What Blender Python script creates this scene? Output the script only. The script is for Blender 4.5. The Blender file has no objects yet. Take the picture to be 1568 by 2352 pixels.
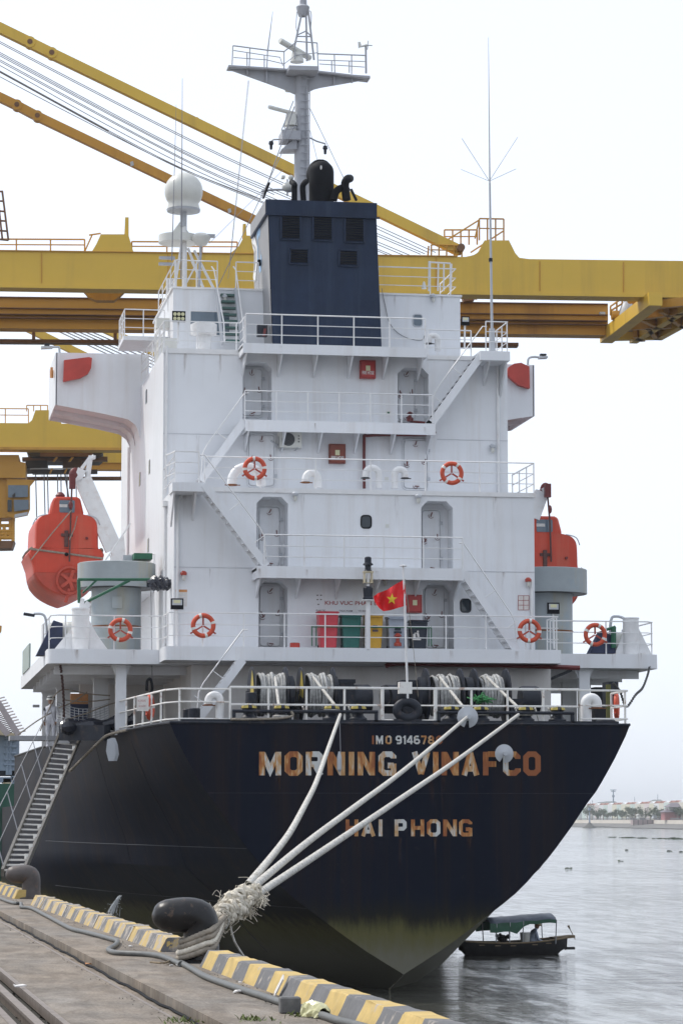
import bpy, bmesh, math, random
from mathutils import Vector, Matrix
random.seed(7)
scn = bpy.context.scene
# ---------------------------------------------------------------- camera
F = 6430.0; HORIZON = 1882.0; VPX = -260.0; EYE = 1.6; YT = 82.0      # measured on a 1568 x 2352 picture
pitch = math.atan((HORIZON - 1176) / F)
yaw = math.atan((784 - VPX) / F * math.cos(pitch))
FW = Vector((math.sin(yaw) * math.cos(pitch), math.cos(yaw) * math.cos(pitch), math.sin(pitch)))
RT = Vector((math.cos(yaw), -math.sin(yaw), 0)); UP = RT.cross(FW); CAM = Vector((0, 0, EYE))
cd = bpy.data.cameras.new('camera'); cam = bpy.data.objects.new('camera', cd); scn.collection.objects.link(cam)
cam.matrix_world = Matrix(((RT.x, UP.x, -FW.x, CAM.x), (RT.y, UP.y, -FW.y, CAM.y), (RT.z, UP.z, -FW.z, CAM.z), (0, 0, 0, 1)))
cd.sensor_fit = 'VERTICAL'; cd.sensor_height = 36; cd.sensor_width = 24; cd.lens = 36 * F / 2352
cd.clip_start = 0.5; cd.clip_end = 30000
scn.camera = cam
# ---------------------------------------------------------------- sky and sun
SUN_AZ = math.radians(-52)      # measured from +Y (ahead of the ship), negative = to port (left)
SUN_EL = math.radians(52)
world = bpy.data.worlds.new('World'); scn.world = world; world.use_nodes = True
wn = world.node_tree.nodes; wl = world.node_tree.links
sky = wn.new('ShaderNodeTexSky'); sky.sky_type = 'NISHITA'; sky.sun_disc = False
sky.sun_elevation = SUN_EL; sky.sun_rotation = SUN_AZ
sky.air_density = 1.0; sky.dust_density = 2.0; sky.ozone_density = 1.0; sky.altitude = 0
hs = wn.new('ShaderNodeHueSaturation'); hs.inputs['Saturation'].default_value = 0.5; hs.inputs['Value'].default_value = 1.0
mx = wn.new('ShaderNodeMix'); mx.data_type = 'RGBA'; mx.inputs[0].default_value = 0.6     # thin even overcast in front of the blue
mx.inputs[7].default_value = (8.3, 8.95, 10.1, 1)
wl.new(sky.outputs[0], hs.inputs['Color']); wl.new(hs.outputs[0], mx.inputs[6]); wl.new(mx.outputs[2], wn['Background'].inputs[0])
wn['Background'].inputs[1].default_value = 0.15
sd = bpy.data.lights.new('sun', 'SUN'); sd.energy = 2.6; sd.angle = math.radians(1.5); sd.color = (1, 0.95, 0.87)
sun = bpy.data.objects.new('sun', sd); scn.collection.objects.link(sun)
sv = Vector((math.sin(SUN_AZ) * math.cos(SUN_EL), math.cos(SUN_AZ) * math.cos(SUN_EL), math.sin(SUN_EL)))
sun.rotation_euler = sv.to_track_quat('Z', 'Y').to_euler(); sun.location = (0, 60, 80)
scn.view_settings.view_transform = 'Standard'; scn.view_settings.look = 'None'
scn.view_settings.exposure = 0.0; scn.view_settings.gamma = 1.0; scn.view_settings.use_curve_mapping = False
scn.cycles.volume_max_steps = 64; scn.cycles.max_bounces = 6
# ---------------------------------------------------------------- measuring helpers
def ray(x, y): return FW + RT * ((x - 784) / F) + UP * ((1176 - y) / F)
def P(x, y, d=0.0):                       # point of the plane d metres forward of the transom
    r = ray(x, y); return CAM + r * ((YT + d) / r.y)
def PZ(x, y, z):                          # point of the level z
    r = ray(x, y); return CAM + r * ((z - EYE) / r.z)
def PX(x, y, X):
    r = ray(x, y); return CAM + r * (X / r.x)
def Xa(x, d): return P(x, 1300, d).x
def Za(x, y, d): return P(x, y, d).z
def V(*a): return Vector(a)
# ---------------------------------------------------------------- materials
def mk(name, col, rough=0.55, metal=0.0, var=0.10, scale=2.0, bump=0.0, bscale=6.0, streak=None, samt=0.35, sscale=2.2, spots=None, spamt=0.4, spscale=4.0, emit=None, alpha=None, spec=None):
    m = bpy.data.materials.new(name); m.use_nodes = True
    n = m.node_tree.nodes; l = m.node_tree.links; b = n['Principled BSDF']
    tc = n.new('ShaderNodeTexCoord'); cur = None
    no = n.new('ShaderNodeTexNoise'); no.inputs['Scale'].default_value = scale; no.inputs['Detail'].default_value = 6; no.inputs['Roughness'].default_value = 0.65
    l.new(tc.outputs['Object'], no.inputs['Vector'])
    r = n.new('ShaderNodeValToRGB'); r.color_ramp.elements[0].position = 0.3; r.color_ramp.elements[1].position = 0.7
    c0 = [max(0, c * (1 - var)) for c in col[:3]]; c1 = [min(1, c * (1 + var)) for c in col[:3]]
    r.color_ramp.elements[0].color = (*c0, 1); r.color_ramp.elements[1].color = (*c1, 1)
    l.new(no.outputs['Fac'], r.inputs['Fac']); cur = r.outputs['Color']
    def blend(cur, c, amt, lo, hi, sc, seed):
        mp = n.new('ShaderNodeMapping'); mp.inputs['Scale'].default_value = sc; mp.inputs['Location'].default_value = (seed, seed * .7, seed * .3)
        l.new(tc.outputs['Object'], mp.inputs['Vector'])
        t = n.new('ShaderNodeTexNoise'); t.inputs['Scale'].default_value = 1; t.inputs['Detail'].default_value = 7; t.inputs['Roughness'].default_value = 0.7
        l.new(mp.outputs[0], t.inputs['Vector'])
        q = n.new('ShaderNodeValToRGB'); q.color_ramp.elements[0].position = lo; q.color_ramp.elements[1].position = hi
        q.color_ramp.elements[0].color = (0, 0, 0, 1); q.color_ramp.elements[1].color = (amt, amt, amt, 1)
        l.new(t.outputs['Fac'], q.inputs['Fac'])
        x = n.new('ShaderNodeMix'); x.data_type = 'RGBA'; x.inputs[7].default_value = (*c, 1)
        l.new(q.outputs['Color'], x.inputs[0]); l.new(cur, x.inputs[6]); return x.outputs[2]
    if streak: cur = blend(cur, streak, samt, 0.5, 0.72, (sscale, sscale, sscale * 0.06), 3.1)
    if spots: cur = blend(cur, spots, spamt, 0.56, 0.66, (spscale, spscale, spscale), 9.7)
    l.new(cur, b.inputs['Base Color'])
    b.inputs['Roughness'].default_value = rough; b.inputs['Metallic'].default_value = metal
    if bump:
        t = n.new('ShaderNodeTexNoise'); t.inputs['Scale'].default_value = bscale; t.inputs['Detail'].default_value = 5
        l.new(tc.outputs['Object'], t.inputs['Vector'])
        bp = n.new('ShaderNodeBump'); bp.inputs['Strength'].default_value = 0.6; bp.inputs['Distance'].default_value = bump
        l.new(t.outputs['Fac'], bp.inputs['Height']); l.new(bp.outputs[0], b.inputs['Normal'])
    if emit: b.inputs['Emission Color'].default_value = (*emit[:3], 1); b.inputs['Emission Strength'].default_value = emit[3]
    if spec is not None: b.inputs['Specular IOR Level'].default_value = spec
    if alpha is not None: b.inputs['Alpha'].default_value = alpha
    return m
M = {}
M['white'] = mk('white_paint', (.73, .745, .77), .42, var=.06, scale=.35, bump=.02, bscale=1.0, streak=(.42, .34, .26), samt=.26, sscale=1.6)
M['wclean'] = mk('white_fittings', (.74, .74, .74), .4, var=.06, scale=3, spots=(.36, .2, .1), spamt=.16, spscale=3)
M['wrusty'] = mk('white_rail_with_rust', (.76, .75, .72), .45, var=.06, scale=3, spots=(.3, .13, .05), spamt=.75, spscale=2.2)
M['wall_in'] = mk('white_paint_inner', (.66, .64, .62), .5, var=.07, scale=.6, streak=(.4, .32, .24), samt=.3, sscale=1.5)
M['seam'] = mk('weld_seam', (.52, .53, .56), .5, var=.15)
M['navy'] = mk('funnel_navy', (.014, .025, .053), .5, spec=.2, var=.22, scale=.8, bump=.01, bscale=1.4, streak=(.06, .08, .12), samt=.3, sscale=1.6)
M['navyd'] = mk('navy_machinery', (.014, .018, .028), .5, spec=.3, var=.3, scale=3, spots=(.12, .08, .06), spamt=.35)
M['black'] = mk('soot_black', (.006, .007, .010), .7, spec=.15, var=.3)
M['dark'] = mk('dark_opening', (.012, .013, .016), .5)
M['grey'] = mk('vent_grey', (.30, .335, .35), .55, var=.1, scale=1.2, streak=(.36, .30, .15), samt=.6, sscale=2.0, spots=(.26, .32, .37), spamt=.6, spscale=1.3)
M['mast'] = mk('mast_grey', (.38, .39, .42), .5, var=.08, scale=2, streak=(.3, .24, .2), samt=.25)
M['bright'] = mk('grey_plate', (.44, .46, .49), .45, var=.06)
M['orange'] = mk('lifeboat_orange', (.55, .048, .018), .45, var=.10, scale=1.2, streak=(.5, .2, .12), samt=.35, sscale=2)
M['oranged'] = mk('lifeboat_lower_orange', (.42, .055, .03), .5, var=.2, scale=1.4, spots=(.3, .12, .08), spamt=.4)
M['ring'] = mk('life_ring_orange', (.56, .075, .03), .55, var=.16, scale=5)
M['ringw'] = mk('reflective_tape', (.72, .70, .66), .35, var=.08)
M['bracket'] = mk('ring_bracket_red', (.36, .05, .03), .5, var=.2)
M['red'] = mk('locker_red', (.40, .028, .026), .45, var=.15, scale=2)
M['redbrown'] = mk('locker_red_brown', (.20, .045, .025), .5, var=.15, scale=2)
M['dkred'] = mk('fire_pipe_red', (.13, .018, .018), .5, var=.25)
M['sred'] = mk('signal_red', (.46, .05, .035), .5, var=.15, scale=1.5)
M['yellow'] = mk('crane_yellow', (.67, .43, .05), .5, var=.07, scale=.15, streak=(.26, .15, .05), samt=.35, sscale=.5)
M['yorange'] = mk('crane_orange_yellow', (.52, .26, .025), .5, var=.12, scale=.2, streak=(.17, .06, .02), samt=.5, sscale=.35)  # deeper, more orange yellow with stronger brown streaks
M['cbrown'] = mk('crane_brown', (.16, .075, .03), .6, var=.3, scale=.6)
M['cdark'] = mk('crane_dark_trolley', (.03, .025, .025), .6, var=.4, scale=.6)
M['wire'] = mk('wire_rope', (.20, .20, .21), .5)
M['wiregrey'] = mk('rigging_grey', (.22, .22, .24), .5)
M['glass'] = mk('window_glass', (.02, .03, .04), .08, var=.1)
M['glasssky'] = mk('cab_glass', (.12, .16, .2), .05, var=.1)
M['green'] = mk('green_paint', (.015, .11, .055), .45, var=.2)
M['tread'] = mk('tread_green', (.05, .11, .10), .6, var=.2)
M['rope'] = mk('white_mooring_rope', (.49, .475, .44), .9, var=.34, scale=17, spots=(.26, .225, .18), spamt=.6, spscale=4)
M['ropedirty'] = mk('dirty_mooring_rope', (.27, .235, .19), .9, var=.3, scale=12)
M['ropefray'] = mk('frayed_rope', (.62, .57, .48), .95, var=.28, scale=14)
M['ropecoil'] = mk('coiled_rope', (.36, .36, .35), .9, var=.4, scale=9)
M['bollard'] = mk('black_iron', (.014, .0135, .0145), .36, spec=.35, var=.4, scale=6, bump=.006, bscale=18, spots=(.12, .075, .05), spamt=.75, spscale=9)
M['bollard2'] = mk('worn_iron', (.075, .062, .058), .5, var=.3, scale=5, bump=.005, bscale=18, spots=(.16, .09, .06), spamt=.6, spscale=7)
M['rubber'] = mk('grey_hose', (.10, .103, .10), .5, var=.2, scale=8)
M['steel'] = mk('rail_steel', (.20, .165, .14), .5, metal=.3, var=.3, scale=6)
M['rust'] = mk('rust', (.19, .075, .03), .85, var=.4, scale=9)
M['yelp'] = mk('yellow_marking', (.46, .36, .07), .5, var=.12, scale=3)
M['chain'] = mk('rusty_chain', (.10, .045, .04), .7, var=.3, scale=8)
M['chaing'] = mk('dark_chain', (.06, .06, .06), .6, var=.3, scale=8)
M['wood'] = mk('old_wood', (.20, .15, .09), .75, var=.3, scale=5)
M['boatdk'] = mk('tarred_boat_planks', (.016, .015, .017), .55, var=.4, scale=5)
M['tarp'] = mk('green_tarpaulin', (.02, .10, .055), .5, var=.25, scale=4, bump=.02, bscale=4)
M['tarpb'] = mk('blue_grey_tarpaulin', (.085, .105, .14), .45, var=.25, scale=4, bump=.02, bscale=3)
M['cloth'] = mk('white_coverall', (.60, .61, .66), .8, var=.2, scale=8)
M['clothb'] = mk('blue_shirt', (.30, .35, .44), .8, var=.2, scale=8)
M['skin'] = mk('skin', (.34, .19, .13), .6, var=.1)
M['straw'] = mk('straw_hat', (.40, .31, .17), .8, var=.2, scale=12)
M['flag'] = mk('flag_red', (.70, .012, .016), .6, var=.1, scale=4)
M['star'] = mk('flag_yellow', (.80, .58, .03), .6, var=.05)
M['bluetarp'] = mk('blue_cover', (.018, .028, .07), .6, var=.3, scale=3)
M['lampface'] = mk('led_face', (.62, .60, .36), .3, var=.1)
M['cream'] = mk('raft_white', (.62, .62, .58), .35, var=.06)
M['print_red'] = mk('red_print', (.34, .07, .07), .6, var=.25, scale=12)
M['print_dark'] = mk('dark_print', (.10, .07, .08), .6, var=.25, scale=12)
M['paper'] = mk('notice_paper', (.66, .63, .60), .6, var=.1, scale=12)
M['notice_or'] = mk('notice_orange', (.60, .27, .10), .6, var=.15)
M['bin_r'] = mk('bin_red', (.56, .05, .07), .4, var=.08, scale=4)
M['bin_g'] = mk('bin_green', (.012, .12, .10), .4, var=.12, scale=4)
M['bin_y'] = mk('bin_yellow', (.60, .34, .03), .4, var=.08, scale=4)
M['bin_s'] = mk('bin_grey', (.34, .38, .45), .4, var=.08, scale=4)
M['bin_k'] = mk('bin_navy', (.010, .018, .035), .4, var=.12, scale=4)
M['plastic'] = mk('clear_wrap', (.55, .53, .30), .2, var=.2, scale=9)
M['concrete'] = mk('block_concrete', (.12, .12, .12), .85, var=.25, scale=14)
M['litter'] = mk('litter_white', (.62, .6, .58), .7, var=.2, scale=14)
M['algae'] = mk('groyne_stone', (.10, .10, .09), .9, var=.3)
# ---------------------------------------------------------------- mesh helpers
ORG = {}
def org(o): return ORG.get(o.name, Vector((0, 0, 0))) if o else Vector((0, 0, 0))
class MB:
    def __init__(s): s.v = []; s.f = []
    def add(s, vs, fs):
        k = len(s.v); s.v += [Vector(v) for v in vs]; s.f += [[i + k for i in f] for f in fs]; return s
    def box(s, a, b):
        x0, y0, z0 = [min(a[i], b[i]) for i in range(3)]; x1, y1, z1 = [max(a[i], b[i]) for i in range(3)]
        return s.add([(x0, y0, z0), (x1, y0, z0), (x1, y1, z0), (x0, y1, z0), (x0, y0, z1), (x1, y0, z1), (x1, y1, z1), (x0, y1, z1)],
                     [(0, 3, 2, 1), (4, 5, 6, 7), (0, 1, 5, 4), (1, 2, 6, 5), (2, 3, 7, 6), (3, 0, 4, 7)])
    def bar(s, a, b, w, h, up=(0, 0, 1)):
        a = Vector(a); b = Vector(b); t = (b - a).normalized(); u = Vector(up)
        if abs(t.dot(u)) > .99: u = Vector((0, 1, 0))
        r = t.cross(u).normalized() * (w / 2); q = r.cross(t).normalized() * (h / 2)
        vs = [a - r - q, a + r - q, a + r + q, a - r + q, b - r - q, b + r - q, b + r + q, b - r + q]
        return s.add(vs, [(0, 3, 2, 1), (4, 5, 6, 7), (0, 1, 5, 4), (1, 2, 6, 5), (2, 3, 7, 6), (3, 0, 4, 7)])
    def tube(s, pts, r, n=6, closed=False, cap=True):
        pts = [Vector(p) for p in pts]; N = len(pts)
        rs = r if isinstance(r, (list, tuple)) else [r] * N
        prev = None; k = len(s.v)
        for i, p in enumerate(pts):
            if closed: t = (pts[(i + 1) % N] - pts[i - 1])
            else: t = pts[min(i + 1, N - 1)] - pts[max(i - 1, 0)]
            t = t.normalized() if t.length > 1e-9 else Vector((0, 0, 1))
            if prev is None:
                u = Vector((0, 0, 1)) if abs(t.z) < .9 else Vector((1, 0, 0))
                a = t.cross(u).normalized()
            else:
                a = (prev - t * prev.dot(t))
                a = a.normalized() if a.length > 1e-6 else t.orthogonal().normalized()
            prev = a; b = t.cross(a)
            for j in range(n):
                q = 2 * math.pi * j / n; s.v.append(p + (a * math.cos(q) + b * math.sin(q)) * rs[i])
        for i in range(N if closed else N - 1):
            for j in range(n):
                i2 = (i + 1) % N
                s.f.append([k + i * n + j, k + i * n + (j + 1) % n, k + i2 * n + (j + 1) % n, k + i2 * n + j])
        if cap and not closed:
            s.f.append([k + j for j in range(n)][::-1]); s.f.append([k + (N - 1) * n + j for j in range(n)])
        return s
    def lathe(s, prof, c, axis=(0, 0, 1), n=24):        # prof: (radius, height)
        c = Vector(c); ax = Vector(axis).normalized(); a = ax.orthogonal().normalized(); b = ax.cross(a); k = len(s.v)
        for (r, h) in prof:
            for j in range(n):
                q = 2 * math.pi * j / n; s.v.append(c + ax * h + (a * math.cos(q) + b * math.sin(q)) * max(r, 1e-4))
        for i in range(len(prof) - 1):
            for j in range(n): s.f.append([k + i * n + j, k + i * n + (j + 1) % n, k + (i + 1) * n + (j + 1) % n, k + (i + 1) * n + j])
        s.f.append([k + j for j in range(n)][::-1]); s.f.append([k + (len(prof) - 1) * n + j for j in range(n)])
        return s
    def prism(s, poly, vec):                           # closed planar polygon swept along vec
        poly = [Vector(p) for p in poly]; vec = Vector(vec); n = len(poly); k = len(s.v)
        s.v += poly + [p + vec for p in poly]
        s.f.append([k + i for i in range(n)]); s.f.append([k + n + i for i in range(n)][::-1])
        for i in range(n): s.f.append([k + i, k + n + i, k + n + (i + 1) % n, k + (i + 1) % n])
        return s
    def ball(s, c, r, n=16, m=10, sc=(1, 1, 1)):
        c = Vector(c); k = len(s.v)
        for i in range(m + 1):
            a = math.pi * i / m
            for j in range(n):
                q = 2 * math.pi * j / n; s.v.append(c + Vector((math.sin(a) * math.cos(q) * sc[0], math.sin(a) * math.sin(q) * sc[1], math.cos(a) * sc[2])) * r)
        for i in range(m):
            for j in range(n): s.f.append([k + i * n + j, k + (i + 1) * n + j, k + (i + 1) * n + (j + 1) % n, k + i * n + (j + 1) % n])
        return s
    def build(s, name, mat, parent=None, smooth=None, loc=None, **tags):
        o0 = org(parent) if loc is None else Vector(loc)
        me = bpy.data.meshes.new(name); me.from_pydata([tuple(v - o0) for v in s.v], [], s.f); me.update()
        bm = bmesh.new(); bm.from_mesh(me); bmesh.ops.remove_doubles(bm, verts=bm.verts, dist=1e-5)
        bmesh.ops.recalc_face_normals(bm, faces=bm.faces); bm.to_mesh(me); bm.free()
        o = bpy.data.objects.new(name, me); scn.collection.objects.link(o)
        for m_ in (mat if isinstance(mat, (list, tuple)) else [mat]): me.materials.append(M[m_] if isinstance(m_, str) else m_)
        if parent: o.parent = parent
        elif loc is not None: o.location = loc
        ORG[o.name] = o0
        if smooth is not None:
            for p in me.polygons: p.use_smooth = True
            try:
                me.set_sharp_from_angle(angle=math.radians(smooth))
            except Exception: pass
        tag(o, **tags); return o
def tag(o, label=None, cat=None, group=None, kind=None):
    if label: o['label'] = label
    if cat: o['category'] = cat
    if group: o['group'] = group
    if kind: o['kind'] = kind
    return o
def empty(name, loc, label=None, cat=None, group=None, parent=None):
    o = bpy.data.objects.new(name, None); scn.collection.objects.link(o); o.empty_display_size = .2
    o.location = Vector(loc) - org(parent) if parent else loc
    if parent: o.parent = parent
    ORG[o.name] = Vector(loc); return tag(o, label, cat, group)
def copy_tree(o, parent=None):
    c = o.copy(); scn.collection.objects.link(c); c.parent = parent
    for ch in list(o.children): copy_tree(ch, c)
    return c
def arc(c, r, a0, a1, n, u, w):      # points on an arc in the plane u, w
    c = Vector(c); u = Vector(u); w = Vector(w)
    return [c + u * (r * math.cos(math.radians(a0 + (a1 - a0) * i / n))) + w * (r * math.sin(math.radians(a0 + (a1 - a0) * i / n))) for i in range(n + 1)]
def rrect(x0, z0, x1, z1, r, n=4):   # rounded rectangle outline in x, z
    pts = []
    for cx, cz, a in ((x1 - r, z1 - r, 0), (x0 + r, z1 - r, 90), (x0 + r, z0 + r, 180), (x1 - r, z0 + r, 270)):
        for i in range(n + 1):
            t = math.radians(a + 90 * i / n); pts.append((cx + r * math.cos(t), cz + r * math.sin(t)))
    return pts
def spline(pts, n=8):
    pts = [Vector(p) for p in pts]; out = []
    for i in range(len(pts) - 1):
        p0 = pts[max(i - 1, 0)]; p1 = pts[i]; p2 = pts[i + 1]; p3 = pts[min(i + 2, len(pts) - 1)]
        for k in range(n):
            t = k / n; out.append(.5 * ((2 * p1) + (p2 - p0) * t + (2 * p0 - 5 * p1 + 4 * p2 - p3) * t * t + (3 * p1 - p0 - 3 * p2 + p3) * t ** 3))
    out.append(pts[-1]); return out
def twist_rope(mb, pts, r, lobes=3, pitch_=.5, n=12, step=.12):
    L = [0]; pts = [Vector(p) for p in pts]
    for i in range(1, len(pts)): L.append(L[-1] + (pts[i] - pts[i - 1]).length)
    N = max(4, int(L[-1] / step)); out = []; j = 0
    for i in range(N + 1):
        t = L[-1] * i / N
        while j < len(L) - 2 and L[j + 1] < t: j += 1
        q = (t - L[j]) / max(1e-6, L[j + 1] - L[j]); out.append((pts[j].lerp(pts[j + 1], q), t))
    k = len(mb.v); prev = None
    for i, (p, t) in enumerate(out):
        tg = (out[min(i + 1, N)][0] - out[max(i - 1, 0)][0]).normalized()
        a = tg.orthogonal().normalized() if prev is None else (prev - tg * prev.dot(tg)).normalized()
        prev = a; b = tg.cross(a)
        for m in range(n):
            q = 2 * math.pi * m / n; rr = r * (.64 + .40 * abs(math.cos(lobes / 2 * (q + 2 * math.pi * t / pitch_))))
            mb.v.append(p + (a * math.cos(q) + b * math.sin(q)) * rr)
    for i in range(N):
        for m in range(n): mb.f.append([k + i * n + m, k + i * n + (m + 1) % n, k + (i + 1) * n + (m + 1) % n, k + (i + 1) * n + m])
    return mb
def invY(pts, Y0, Y1):               # picture points of a taut line running from depth Y0 to Y1
    L = [0]
    for i in range(1, len(pts)): L.append(L[-1] + math.hypot(pts[i][0] - pts[i - 1][0], pts[i][1] - pts[i - 1][1]))
    out = []
    for (x, y), s_ in zip(pts, L):
        k = s_ / L[-1]; Y = 1 / ((1 - k) / Y0 + k / Y1); out.append(P(x, y, Y - YT))
    return out
# ================================================================ setting: water, quay, far shore
S0 = 1.0887
def zp(x0, y0, sc): return lambda x, y: ((x0 + x / sc) / S0, (y0 + y / sc) / S0)
WZ = -3.5
def water_mat():
    m = bpy.data.materials.new('river_water'); m.use_nodes = True; n = m.node_tree.nodes; l = m.node_tree.links; b = n['Principled BSDF']
    b.inputs['Base Color'].default_value = (.060, .060, .052, 1); b.inputs['Roughness'].default_value = .06; b.inputs['IOR'].default_value = 1.38
    tc = n.new('ShaderNodeTexCoord')
    def noise(sc, det, rot=.03):
        mp = n.new('ShaderNodeMapping'); mp.inputs['Scale'].default_value = sc; mp.inputs['Rotation'].default_value = (0, 0, rot); l.new(tc.outputs['Object'], mp.inputs['Vector'])
        t = n.new('ShaderNodeTexNoise'); t.inputs['Scale'].default_value = 1; t.inputs['Detail'].default_value = det; t.inputs['Roughness'].default_value = .62; l.new(mp.outputs[0], t.inputs['Vector']); return t.outputs['Fac']
    def ma(op, a, v):
        k = n.new('ShaderNodeMath'); k.operation = op
        for q_, x_ in enumerate((a, v)):
            if isinstance(x_, (int, float)): k.inputs[q_].default_value = x_
            else: l.new(x_, k.inputs[q_])
        return k.outputs[0]
    hsum = None
    for sc, amp, st in (((.30, .55, 1), 1.0, 5), ((1.2, 2.2, 1), .42, 5), ((4, 7, 1), .12, 3), ((.05, .10, 1), 2.0, 3)):
        v = ma('MULTIPLY', noise(sc, st), amp); hsum = v if hsum is None else ma('ADD', hsum, v)
    def ramp(f, lo, hi, a, c):
        r = n.new('ShaderNodeMapRange'); r.interpolation_type = 'SMOOTHSTEP'; r.inputs['From Min'].default_value = lo; r.inputs['From Max'].default_value = hi; r.inputs['To Min'].default_value = a; r.inputs['To Max'].default_value = c; l.new(f, r.inputs['Value']); return r.outputs[0]
    chop = ma('MULTIPLY', ramp(noise((1.5, .26, 1), 5, 0), .38, .64, .15, 1.0), ramp(noise((.05, .025, 1), 4), .35, .65, .45, 1.0))   # gusts: calm and ruffled patches
    bp = n.new('ShaderNodeBump'); bp.inputs['Distance'].default_value = .30; l.new(chop, bp.inputs['Strength'])
    l.new(hsum, bp.inputs['Height']); l.new(bp.outputs[0], b.inputs['Normal'])
    return m
M['water'] = water_mat()
w = MB(); w.add([(-9000, -200, WZ), (9000, -200, WZ), (9000, 16000, WZ), (-9000, 16000, WZ)], [(0, 1, 2, 3)])
w.build('water', 'water', kind='structure')
# ---- quay
def Q(x0, Y, z=0.0): return Vector((x0 - (.031 if x0 > 3 else .0235) * (Y - 30), Y, z))
def concrete_mat(name, col, joints=False):
    m = bpy.data.materials.new(name); m.use_nodes = True; n = m.node_tree.nodes; l = m.node_tree.links; b = n['Principled BSDF']
    tc = n.new('ShaderNodeTexCoord'); b.inputs['Roughness'].default_value = .88
    def noise(sc, det, dist=0):
        mp = n.new('ShaderNodeMapping'); mp.inputs['Scale'].default_value = sc; l.new(tc.outputs['Object'], mp.inputs['Vector'])
        t = n.new('ShaderNodeTexNoise'); t.inputs['Scale'].default_value = 1; t.inputs['Detail'].default_value = det; t.inputs['Roughness'].default_value = .7; t.inputs['Distortion'].default_value = dist
        l.new(mp.outputs[0], t.inputs['Vector']); return t.outputs['Fac']
    def ramp(f, stops):
        r = n.new('ShaderNodeValToRGB'); e = r.color_ramp.elements
        e[0].position, e[0].color = stops[0][0], (*stops[0][1], 1); e[1].position, e[1].color = stops[-1][0], (*stops[-1][1], 1)
        for p_, c_ in stops[1:-1]: k = e.new(p_); k.color = (*c_, 1)
        l.new(f, r.inputs['Fac']); return r.outputs['Color']
    def mix(a, b_, f, mode='MULTIPLY'):
        x = n.new('ShaderNodeMix'); x.data_type = 'RGBA'; x.blend_type = mode
        if isinstance(f, float): x.inputs[0].default_value = f
        else: l.new(f, x.inputs[0])
        l.new(a, x.inputs[6]); l.new(b_, x.inputs[7]); return x.outputs[2]
    d = Vector(col)
    base = ramp(noise((1.8, .8, 1), 9), [(.3, d * .6), (.5, d), (.72, d * 1.4)])
    fine = ramp(noise((40, 14, 1), 6), [(.32, (.55, .54, .52)), (.6, (1, 1, 1)), (.8, (1.0, 1.0, 1.0))])
    dirt = ramp(noise((3.2, .9, 1), 10, .9), [(.40, (.38, .33, .28)), (.56, (1, 1, 1))])
    warm = ramp(noise((.7, .22, 1), 5), [(.4, (1.0, .93, .84)), (.65, (.94, .97, 1.0))])
    c = mix(mix(mix(base, fine, .9), dirt, .5), warm, .9)
    l.new(c, b.inputs['Base Color'])
    bp = n.new('ShaderNodeBump'); bp.inputs['Strength'].default_value = .7; bp.inputs['Distance'].default_value = .012
    l.new(noise((22, 9, 9), 8), bp.inputs['Height']); l.new(bp.outputs[0], b.inputs['Normal'])
    return m
M['apron'] = concrete_mat('quay_concrete', (.245, .215, .185))
M['trench'] = concrete_mat('trench_concrete', (.27, .235, .20))
M['gravel'] = mk('track_dirt', (.045, .042, .036), .95, var=.5, scale=14, bump=.03, bscale=20, spots=(.10, .09, .07), spamt=.6, spscale=18)
q = MB()
YA, YB = 8, 420
def strip(x0, x1, z=0.0, z2=None):
    q.add([Q(x0, YA, z), Q(x1, YA, z if z2 is None else z2), Q(x1, YB, z if z2 is None else z2), Q(x0, YB, z)], [(0, 1, 2, 3)])
for a, b_, za, zb in ((-80, .80, 0, 0), (.80, .80, 0, -.16), (1.26, 1.26, -.16, 0), (1.26, 2.165, 0, 0), (2.165, 2.165, 0, -.1), (2.41, 2.41, -.1, .025), (2.41, 3.82, .025, .025), (3.82, 3.82, .025, -8)):
    strip(a, b_ + (1e-4 if a == b_ else 0), za, zb)
quay = q.build('quay', 'apron', kind='structure')
t = MB(); t.add([Q(2.165, YA, -.075), Q(2.41, YA, -.075), Q(2.41, YB, -.075), Q(2.165, YB, -.075)], [(0, 1, 2, 3)]); t.build('trench_floor', 'trench', quay)
t = MB(); t.add([Q(.80, YA, -.11), Q(1.26, YA, -.11), Q(1.26, YB, -.11), Q(.80, YB, -.11)], [(0, 1, 2, 3)]); t.build('track_bed', 'gravel', quay)
# fallen edge lumps and grit along the trench and the kerb: loose bits nobody could count
g = MB(); rg = random.Random(3)
for i in range(900):
    Y = 22 + 34 * rg.random() ** 1.6
    x0 = rg.choice((rg.uniform(2.18, 2.4), rg.gauss(3.22, .10), rg.gauss(3.22, .10), rg.uniform(.82, 1.24), rg.uniform(.82, 1.24), rg.gauss(2.1, .05)))
    z = .0
    if 2.17 < x0 < 2.41: z = -.073
    elif x0 > 2.42: z = .027
    elif .80 < x0 < 1.26: z = -.108
    elif x0 > 2.13: continue
    if x0 > 3.36: continue
    s_ = rg.uniform(.003, .014) if x0 > 1.3 else rg.uniform(.008, .03); p = Q(x0, Y, z + s_ * .3)
    vs = [p + Vector((rg.uniform(-1, 1) * s_, rg.uniform(-1.6, 1.6) * s_, rg.uniform(-.2, .9) * s_)) for _ in range(6)]
    g.add(vs, [(0, 1, 2), (0, 2, 3), (0, 3, 4), (0, 4, 5), (0, 5, 1), (1, 2, 3, 4, 5)])
g.build('grit', 'gravel', label='dark loose grit scattered along the kerb and track', cat='grit', kind='stuff')
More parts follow.
